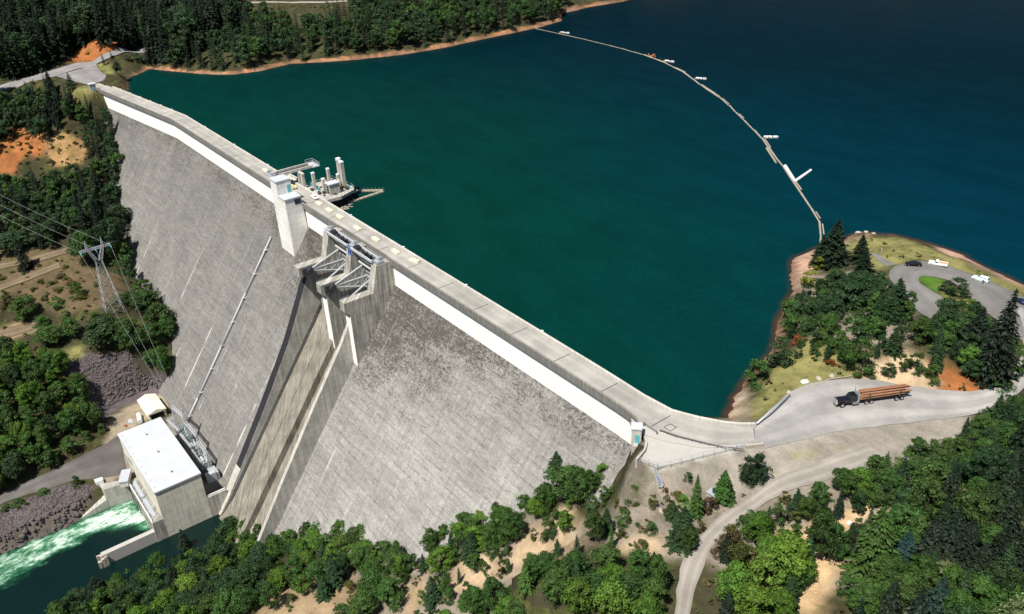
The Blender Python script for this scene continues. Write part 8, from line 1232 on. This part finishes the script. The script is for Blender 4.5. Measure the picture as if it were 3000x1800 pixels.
# ================================================================== people
def person(x, y, z, a, shirt, trou, lab):
    J = {'pel': (0, 0, .93), 'che': (0, 0, 1.3), 'nec': (0, 0, 1.5), 'hed': (.02, 0, 1.66), 'top': (.01, 0, 1.76), 'shl': (0, .19, 1.42), 'ell': (.02, .25, 1.14), 'hal': (.12, .24, .9), 'shr': (0, -.19, 1.42), 'elr': (-.03, -.25, 1.14), 'har': (.05, -.25, .88),
         'hil': (0, .1, .9), 'knl': (.06, .11, .5), 'anl': (.0, .12, .08), 'tol': (.16, .13, .04), 'hir': (0, -.1, .9), 'knr': (.02, -.11, .5), 'anr': (-.08, -.12, .08), 'tor': (.08, -.13, .04)}
    E = 'pel-che che-nec nec-hed hed-top che-shl shl-ell ell-hal che-shr shr-elr elr-har pel-hil hil-knl knl-anl anl-tol pel-hir hir-knr knr-anr anr-tor'.split()
    rad = dict(pel=.15, che=.165, nec=.065, hed=.1, top=.07, shl=.075, ell=.05, hal=.04, shr=.075, elr=.05, har=.04, hil=.1, knl=.065, anl=.05, tol=.045, hir=.1, knr=.065, anr=.05, tor=.045)
    ks = list(J); me = bpy.data.meshes.new('person'); me.from_pydata([J[k] for k in ks], [tuple(ks.index(q) for q in e.split('-')) for e in E], [])
    o = bpy.data.objects.new('person', me); link(o)
    md = o.modifiers.new('skin', 'SKIN'); o.modifiers.new('sub', 'SUBSURF').levels = 1
    for i, k in enumerate(ks): me.skin_vertices[0].data[i].radius = (rad[k], rad[k]); me.skin_vertices[0].data[i].use_root = (k == 'pel')
    dg = bpy.context.evaluated_depsgraph_get(); me2 = bpy.data.meshes.new_from_object(o.evaluated_get(dg)); o.modifiers.clear(); o.data = me2
    for m in ('skin', 'shirt', 'trouser', 'hair'): me2.materials.append(None)
    for i, m in enumerate((MATS['skin'], shirt, trou, MATS['hair'])): me2.materials[i] = m
    for p in me2.polygons:
        c = p.center; p.use_smooth = True
        p.material_index = 0 if (1.5 < c.z < 1.68 or (abs(c.y) > .2 and c.z < 1.05)) else 3 if c.z >= 1.68 else 1 if c.z > .98 else 2
    o.location = (x, y, z); o.rotation_euler = (0, 0, a); tag(o, lab, 'person'); return o
person(-136.2, 113.1, hgt(-136.2, 113.1), .6, MATS['shirt'], MATS['shirt'], 'person in white clothes standing on the grass of the point')
person(-104.6, 116.9, hgt(-104.6, 116.9)+.12, 1.9, MATS['trouser'], MATS['trouser'], 'person in dark clothes standing behind the pale wagon')
# ================================================================== vegetation
def quads(cs, ns, us, sz, asp):
    n = len(cs); w = np.cross(ns, us); w /= np.linalg.norm(w, axis=1, keepdims=True)+1e-9; u = np.cross(w, ns)
    a = u*(sz*asp)[:, None]; b = w*sz[:, None]
    return np.stack([cs-a, cs-b*.8, cs+a, cs+b*.8], 1).reshape(-1, 3)
def mesh_quads(name, v, mat):
    me = bpy.data.meshes.new(name); n = len(v)//4
    me.vertices.add(n*4); me.vertices.foreach_set('co', v.astype(np.float32).ravel()); me.loops.add(n*4); me.loops.foreach_set('vertex_index', np.arange(n*4, dtype=np.int32))
    me.polygons.add(n); me.polygons.foreach_set('loop_start', np.arange(0, n*4, 4, dtype=np.int32)); me.polygons.foreach_set('loop_total', np.full(n, 4, dtype=np.int32))
    me.update(); me.validate(); me.materials.append(mat); return me
def conifer_crown(seed, N=27, dens=1.0):
    """unit tree: 20 high, 4 in radius; whorls of drooping boughs"""
    r = np.random.default_rng(seed); C_ = []; Nn = []; U = []; S = []; A = []
    for i in range(N):
        t = i/(N-1); z = .9+18.6*t**.92; rad = 4.0*(1-t)**.82*r.uniform(.82, 1.12)+.18
        nb = int(max(4, round((10-5*t)*dens))); ph = r.uniform(0, 6.28)
        for k in range(nb):
            a = ph+6.283*k/nb+r.uniform(-.3, .3); L = rad*r.uniform(.72, 1.12); d = np.array([math.cos(a), math.sin(a), 0]); sd = np.array([-d[1], d[0], 0])
            m = max(2, int(L/.55)); dr = r.uniform(.22, .42)*(1.1-.7*t)
            for j in range(m):
                u = (j+.6)/m; zz = z+.22*L*u-dr*L*u*u*1.5
                wd = (.62*(1-u)**.6+.16)*min(1, L/1.6)
                for q in (-1, 0, 1):
                    if q and wd < .25: continue
                    c = d*L*u+sd*q*wd*.75+np.array([0, 0, zz-.16*abs(q)*wd*2+r.uniform(-.12, .12)])
                    nrm = np.array([d[0]*.5*u, d[1]*.5*u, 1.0])+sd*q*.45+r.normal(0, .3, 3)
                    C_.append(c); Nn.append(nrm/np.linalg.norm(nrm)); U.append(d+sd*q*.7); S.append(.27*r.uniform(.8, 1.3)); A.append(1.9)
        # leader sprays
    for k in range(10): C_.append(np.array([0, 0, 18.6+.16*k])+r.normal(0, .08, 3)); Nn.append(r.normal(0, 1, 3)); U.append(np.array([0, 0, 1.])); S.append(.16); A.append(1.8)
    Nn = np.array(Nn); Nn /= np.linalg.norm(Nn, axis=1, keepdims=True)
    return quads(np.array(C_), Nn, np.array(U), np.array(S), np.array(A))
def leaf_crown(seed, n_cl, per, lo, tall, spread=1.0, leaf=.36):
    """unit tree: 10 high, 4 in radius; leaf clumps spread over an uneven crown"""
    r = np.random.default_rng(seed); C_ = []; Nn = []; S = []
    zc = (10+lo)/2; hz = (10-lo)/2
    for k in range(n_cl):
        a = r.uniform(0, 6.283); t = r.uniform(-.85, 1)**1 if k else .95; rho = math.sqrt(max(0, 1-t*t))*r.uniform(.45, .95)*spread
        if t > .7: rho *= .8
        c = np.array([math.cos(a)*rho*3.3, math.sin(a)*rho*3.3, zc+t*hz*.82]); cr = r.uniform(.4, 1.6)*(1.0-.2*max(t, 0))
        q = r.normal(0, 1, (per, 3)); q /= np.linalg.norm(q, axis=1, keepdims=True); q[:, 2] = np.where(q[:, 2] < -.45, -q[:, 2], q[:, 2])
        p = c+q*cr*r.uniform(.6, 1.05, (per, 1))*np.array([1.15, 1.15, .8*tall])
        ex = r.random(per) < .12; p[ex] += q[ex]*r.uniform(.2, .7, (ex.sum(), 1))
        C_.append(p); Nn.append(q+r.normal(0, .55, (per, 3))); S.append(r.uniform(.65, 1.25, per)*leaf)
    C_ = np.concatenate(C_); Nn = np.concatenate(Nn); Nn /= np.linalg.norm(Nn, axis=1, keepdims=True); S = np.concatenate(S)
    C_[:, :2] *= 4.0/np.percentile(np.hypot(C_[:, 0], C_[:, 1]), 97); C_[:, 2] *= 10.0/np.percentile(C_[:, 2], 99.5)
    keep = C_[:, 2] > .05; C_, Nn, S = C_[keep], Nn[keep], S[keep]
    return quads(C_, Nn, r.normal(0, 1, C_.shape), S, r.uniform(1.0, 1.5, len(S)))
LEAF = MATS['leaf']
CON = [mesh_quads('conifer_crown', conifer_crown(40+i, 24+2*(i % 3), [1, .85, 1.1, .8][i % 4]), LEAF) for i in range(5)]
BRO = [mesh_quads('leaf_crown', leaf_crown(70+i, 36+5*(i % 4), 150, .7+.4*(i % 3), .9+.12*(i % 2), 1.0, .21), LEAF) for i in range(8)]
SHR = [mesh_quads('shrub_crown', leaf_crown(90+i, 22+2*(i % 2), 120, -2.5, .9, 1.05, .235), LEAF) for i in range(4)]
def trunk_mesh(h, r, limbs, seed):
    mb = MB(); q = random.Random(seed); mb.tube((0, 0, -.8), (0, 0, h*.55), r, 7, r*.7, False); mb.tube((0, 0, h*.55), (0, 0, h), r*.7, 6, r*.12, False)
    for k in range(limbs):
        a = 6.283*k/limbs+q.uniform(-.4, .4); z = h*q.uniform(.3, .6); mb.tube((0, 0, z), (math.cos(a)*2.2, math.sin(a)*2.2, z+h*.28), r*.4, 5, r*.1, False)
    me = bpy.data.meshes.new('trunk'); me.from_pydata(mb.v, [], mb.f); me.materials.append(MATS['trunk']); return me
TRC = [trunk_mesh(19, .32, 0, 1), trunk_mesh(19, .26, 0, 2)]; TRB = [trunk_mesh(8, .26, 5, 3), trunk_mesh(8, .22, 4, 4)]
TINT = dict(dk=(.012,.024,.012),cm=(.022,.05,.018),cb=(.045,.10,.018),bl=(.022,.052,.04),br=(.078,.152,.02),md=(.047,.098,.021),dm=(.030,.062,.022),ye=(.14,.17,.018),ol=(.075,.08,.02),bn=(.09,.065,.03),pa=(.12,.16,.07),rd=(.17,.05,.015))
TW = dict(dk='dark', cm='mid-green', cb='bright green', bl='blue-green', br='bright green', md='mid-green', dm='dark green', ye='yellow-green', ol='olive', bn='brownish', pa='pale grey-green', rd='rusty red')
ANC = [('the log truck', -91, 38), ('the black car', -123.9, 111), ('the white pickup', -119.8, 118.4), ('the pale wagon', -107, 120), ('the grass island', -110, 101), ('the grey pipe', -104.5, 18), ('the orange cut bank', -84, 56), ('the dirt road bend', -93.5, -14),
       ('the lower dirt road', -90, -28), ('the apron fence corner', -109, -20), ('the utility box', -96, -12.6), ('the bare sand chute', -74, -16), ('the gravel road end', -66, 38), ('the powerhouse', -300, -95), ('the lattice pylon', -405, -76), ('the cream shed', -355, -76), ('the spillway foot', -258, -82),
       ('the access road', -336, -128), ('the highway junction', -598, -28), ('the orange clearing', -545, -78), ('the far boom end', -515, 272), ('the tan clearing', -206, -82), ('the pale scar', -140, -40), ('the dark talus', -375, -86), ('the river wall', -278, -116), ('the upper dirt track', -462, -95),
       ('the person in white', -136, 113), ('the tip of the point', -157, 118), ('the near shore beach', -117, 22), ('the dam toe', -190, -62), ('the far vent house', -561, -25), ('the upper highway bend', -645, 40), ('the far cove', -600, 50), ('the middle far shore', -555, 130), ('the far shore bend', -535, 220)]
KN = dict(c='conifer', b='broadleaf tree', s='shrub')
def words(k, h):
    if k == 's': return 'low' if h < 2.2 else 'rounded' if h < 4 else 'bushy'
    return 'small' if h < 7 else 'medium' if h < 12 else 'tall' if h < 20 else 'very tall'
recs = []
for k, ti, x, y, h, r, rg in TREES:
    if k in 'FB': continue
    an = min(ANC, key=lambda a: (a[1]-x)**2+(a[2]-y)**2); d = math.hypot(an[1]-x, an[2]-y)
    rel = 'beside' if d < 6 else 'near' if d < 13 else 'not far from' if d < 26 else 'away from'
    recs.append([k, ti, x, y, h, r, rg, '%s %s %s %s %s' % (words(k, h), TW[ti], KN[k], rel, an[0])])
byl = {}
for q in recs: byl.setdefault(q[7], []).append(q)
for lab, qs in byl.items():
    if len(qs) == 2:
        qs.sort(key=lambda q: -q[4]*q[5])
        for q, w in zip(qs, ('larger', 'smaller')): q[7] = lab+', %s of two' % w
    elif len(qs) == 3:
        qs.sort(key=lambda q: -q[4]*q[5])
        for q, w in zip(qs, ('largest', 'middle-sized', 'smallest')): q[7] = lab+', %s of three' % w
rt = random.Random(77)
cnt = {}; an_of = {}
for q in recs:
    cnt[q[7]] = cnt.get(q[7], 0)+1; an_of[q[7]] = 'like the '+q[7]
def crown_scale(k, h, r): return (r/3.2, r/3.2, h/20) if k == 'c' else (r/4*1.02, r/4*1.02, h/10)
GRP = dict(c='conifers', b='broadleaf trees', s='shrubs')
for k, ti, x, y, h, r, rg, lab in recs:
    z = hgt(x, y)-.15; nm = dict(c='conifer_tree', b='broadleaf_tree', s='shrub')[k]
    c0 = TINT[ti]; v = rt.uniform(.78, 1.25); col = (c0[0]*v*rt.uniform(.88, 1.15), c0[1]*v, c0[2]*v*rt.uniform(.85, 1.15), 1)
    me = rt.choice(dict(c=CON, b=BRO, s=SHR)[k])
    cr = bpy.data.objects.new(nm if k == 's' else 'crown', me); cr.color = col
    g_ = ('%s %s' % (GRP[k], an_of[lab])) if cnt[lab] > 3 else '%s of the %s' % (GRP[k], REGIONS[rg])
    if k == 's':
        link(cr); cr.location = (x, y, z); cr.scale = crown_scale(k, h, r); cr.rotation_euler = (0, 0, rt.uniform(0, 6.28)); tag(cr, lab, 'shrub', g_)
    else:
        t = bpy.data.objects.new(nm, None); link(t); t.location = (x, y, z); t.rotation_euler = (rt.uniform(-.03, .03), rt.uniform(-.03, .03), rt.uniform(0, 6.28)); tag(t, lab, 'tree', g_)
        link(cr, t); q_ = rt.uniform(.86, 1.16) if k == 'b' else 1.0; s_ = crown_scale(k, h, r); cr.scale = (s_[0]*q_, s_[1]/q_, s_[2]); cr.rotation_euler = (rt.uniform(-.09, .09), rt.uniform(-.09, .09), 0) if k == 'b' else (0, 0, 0)
        tr = bpy.data.objects.new('trunk', rt.choice(TRC if k == 'c' else TRB)); link(tr, t); s = crown_scale(k, h, r); w = max(.5, h/20 if k == 'c' else h/10); tr.scale = (w, w, s[2])
# the rest of the woods, behind the trees one can tell apart, as one mass
ru0 = random.Random(55)
def scatter_mass(name, items, lab, cat):
    vs = []
    tv = []
    for base, x, y, z, sx, sz, a, ct in items:
        w_ = ru0.uniform(.78, 1.25); tv.append(np.tile(np.array([ct[0]*w_, ct[1]*w_, ct[2]*w_, 1.0], dtype=np.float32), (len(base), 1)))
        c, s = math.cos(a), math.sin(a); p = base*np.array([sx, sx, sz]); vs.append(np.stack([p[:, 0]*c-p[:, 1]*s+x, p[:, 0]*s+p[:, 1]*c+y, p[:, 2]+z], 1))
    me = mesh_quads(name, np.concatenate(vs), LEAF); at_ = me.attributes.new('tint', 'FLOAT_COLOR', 'POINT'); at_.data.foreach_set('color', np.concatenate(tv).ravel())
    o = bpy.data.objects.new(name, me); link(o); o.color = (0, 0, 0, 1); return tag(o, lab, cat, kind='stuff')
cs_ = [conifer_crown(200+i, 17, .7) for i in range(2)]; bs_ = [leaf_crown(210+i, 28, 56, 1.3, .9, 1, .36) for i in range(3)]
IT = [(rt.choice(cs_ if k == 'F' else bs_), x, y, hgt(x, y)-.2, r/4, h/20 if k == 'F' else h/10, rt.uniform(0, 6.28), TINT[ti]) for k, ti, x, y, h, r, rg in TREES if k in 'FB']
# backdrop woods past the upper edge of the picture and round the lake
for i in range(900):
    x = rt.uniform(-1000, -660); y = rt.uniform(-260, 520); 
    if sdf(LAKE, np.array([x]), np.array([y]))[0] < 8: continue
    if x > -840 and -140 < y < 130: continue
    if x > -725 and y < 420 and y > 0: continue
    if min(sdf(p, np.array([x]), np.array([y]))[0] for p in FLAT) < 6: continue
    IT.append((rt.choice(cs_), x, y, hgt(x, y)-.3, rt.uniform(.9, 1.3), rt.uniform(.9, 1.35), rt.uniform(0, 6.28), TINT['dk']))
# and the woods that carry on beyond the right and lower edges of the picture
for i in range(1500):
    x = rt.uniform(-260, 190); y = rt.uniform(-190, 260); z = hgt(x, y); p = np.array([x, y+135.4, z+9-130.0]); m = np.array(_M)@p
    if m[2] > 1 and abs(m[0]/m[2]) < .605 and abs(m[1]/m[2]) < .372: continue
    if sdf(LAKE, np.array([x]), np.array([y]))[0] < 4 or sdf(RIVER, np.array([x]), np.array([y]))[0] < 4 or min(sdf(p_, np.array([x]), np.array([y]))[0] for p_ in FLAT) < 4: continue
    if math.hypot(x, y+135) < 60 and z > 60: continue
    c_ = rt.random() < .4; h = rt.uniform(8, 14)
    IT.append((rt.choice(cs_ if c_ else bs_), x, y, z-.3, h*(.045 if c_ else .085), h/20 if c_ else h/10, rt.uniform(0, 6.28), TINT[rt.choice(('dk', 'cm') if c_ else ('md', 'dm', 'br'))]))
scatter_mass('forest', IT, 'dense dark mixed forest filling the gaps on the far hillside and shore', 'forest')
# undergrowth: low ground cover that nobody could count
ug = [leaf_crown(300+i, 4, 16, -3, .8, 1.1, 1.1) for i in range(3)]
UG = []; ru = random.Random(31)
ZON = [((-275, -70, -130, 5), 900, .5), ((-640, -330, -150, -10), 1500, .6), ((-700, -520, 20, 300), 500, .7), ((-165, -75, 12, 130), 340, .45), ((-110, -20, -50, 60), 420, .5), ((-800, -600, -130, 60), 500, .7)]
covg = veg
def vegat(x, y):
    i = int(np.clip(np.searchsorted(GX, x)-1, 0, nx-2)); j = int(np.clip(np.searchsorted(GY, y)-1, 0, ny-2)); return covg[i, j]
for (x0, x1, y0, y1), n, hh in ZON:
    for i in range(n):
        x = ru.uniform(x0, x1); y = ru.uniform(y0, y1)
        if ru.random() > vegat(x, y)*1.2 or vegat(x, y) < .15: continue
        if sdf(LAKE, np.array([x]), np.array([y]))[0] < 1.5 or sdf(RIVER, np.array([x]), np.array([y]))[0] < 1: continue
        if min(sdf(p, np.array([x]), np.array([y]))[0] for p in FLAT) < 1.2: continue
        z = hgt(x, y)
        if x > -566 and x < -119 and y > FY(z)-1 and y < 2: continue
        s = ru.uniform(.12, .42)*hh*1.6; UG.append((ru.choice(ug), x, y, z-.1, s, s*ru.uniform(.25, .5), ru.uniform(0, 6.28), ru.choice(((.06, .075, .02), (.05, .08, .018), (.09, .07, .03)))))
scatter_mass('undergrowth', UG, 'scrubby olive undergrowth dotted over the slopes', 'undergrowth')
# rubble on the talus and along the river bank
def rocks(name, polys, n, smin, smax, mat, lab):
    rr = random.Random(9); mb = MB(); ico = bmesh.new(); bmesh.ops.create_icosphere(ico, subdivisions=1, radius=1); iv = [v.co.copy() for v in ico.verts]; ifc = [tuple(v.index for v in f.verts) for f in ico.faces]; ico.free()
    k = 0; tries = 0
    while k < n and tries < n*30:
        tries += 1; P = np.array(rr.choice(polys)); x = rr.uniform(P[:, 0].min(), P[:, 0].max()); y = rr.uniform(P[:, 1].min(), P[:, 1].max())
        if sdf(P, np.array([x]), np.array([y]))[0] > -.3: continue
        if min(sdf(p, np.array([x]), np.array([y]))[0] for p in FLAT) < .8: continue
        s = rr.uniform(smin, smax)*(1.8 if rr.random() < .08 else 1); z = hgt(x, y); sx, sy, sz = (s*rr.uniform(.7, 1.3) for _ in range(3)); a = rr.uniform(0, 6.28); c, d = math.cos(a), math.sin(a)
        mb.add([(x+(v.x*sx*c-v.y*sy*d)*rr.uniform(.85, 1.1), y+(v.x*sx*d+v.y*sy*c)*rr.uniform(.85, 1.1), z+v.z*sz*.8) for v in iv], ifc); k += 1
    return tag(mb.build(name, mat), lab, 'rubble', kind='stuff')
rocks('talus_rubble', [p for n, p in COVER if n == 'talus'], 2300, .25, .7, MATS['rock'], 'dark purplish rubble covering the fill slope behind the powerhouse')
rocks('riverbank_rubble', [p for n, p in COVER if n == 'riprap'], 900, .3, .8, MATS['rock'], 'dark rock armour on the river bank below the access road')
rb = random.Random(14)
for i, (x, y, s, m, lab) in enumerate(((-156.5, 132.5, .9, 'rocky', 'largest pale boulder at the tip of the point'), (-154.5, 133.8, .7, 'rocky', 'pinkish boulder beside the largest one at the tip of the point'), (-152.3, 135.0, .6, 'rocky', 'small pale boulder at the water edge of the point'),
        (-106.6, 33.2, .8, 'hull', 'white rock slab above the grey pipe on the lake bank'), (-104.6, 36.0, .7, 'rocky', 'white boulder behind the timber edging of the turnout'), (-102.6, 38.6, .7, 'rocky', 'tan boulder behind the timber edging of the turnout'), (-107.0, 27.6, .7, 'rocky', 'white rock beside the upper end of the grey pipe'),
        (-100.6, -24.4, .6, 'rocky', 'white rock in the brush below the apron fence'), (-71.5, 1.5, .5, 'hull', 'small white stone on the gravel shoulder'))):
    z = hgt(x, y); bm = bmesh.new(); bmesh.ops.create_icosphere(bm, subdivisions=2, radius=1)
    for v in bm.verts: v.co *= rb.uniform(.8, 1.15); v.co.x *= s*1.4; v.co.y *= s; v.co.z *= s*.6
    me = bpy.data.meshes.new('boulder'); bm.to_mesh(me); bm.free(); me.materials.append(MATS[m]); o = bpy.data.objects.new('boulder', me); link(o); o.location = (x, y, z+.1*s); o.rotation_euler = (0, 0, rb.uniform(0, 3)); tag(o, lab, 'boulder')
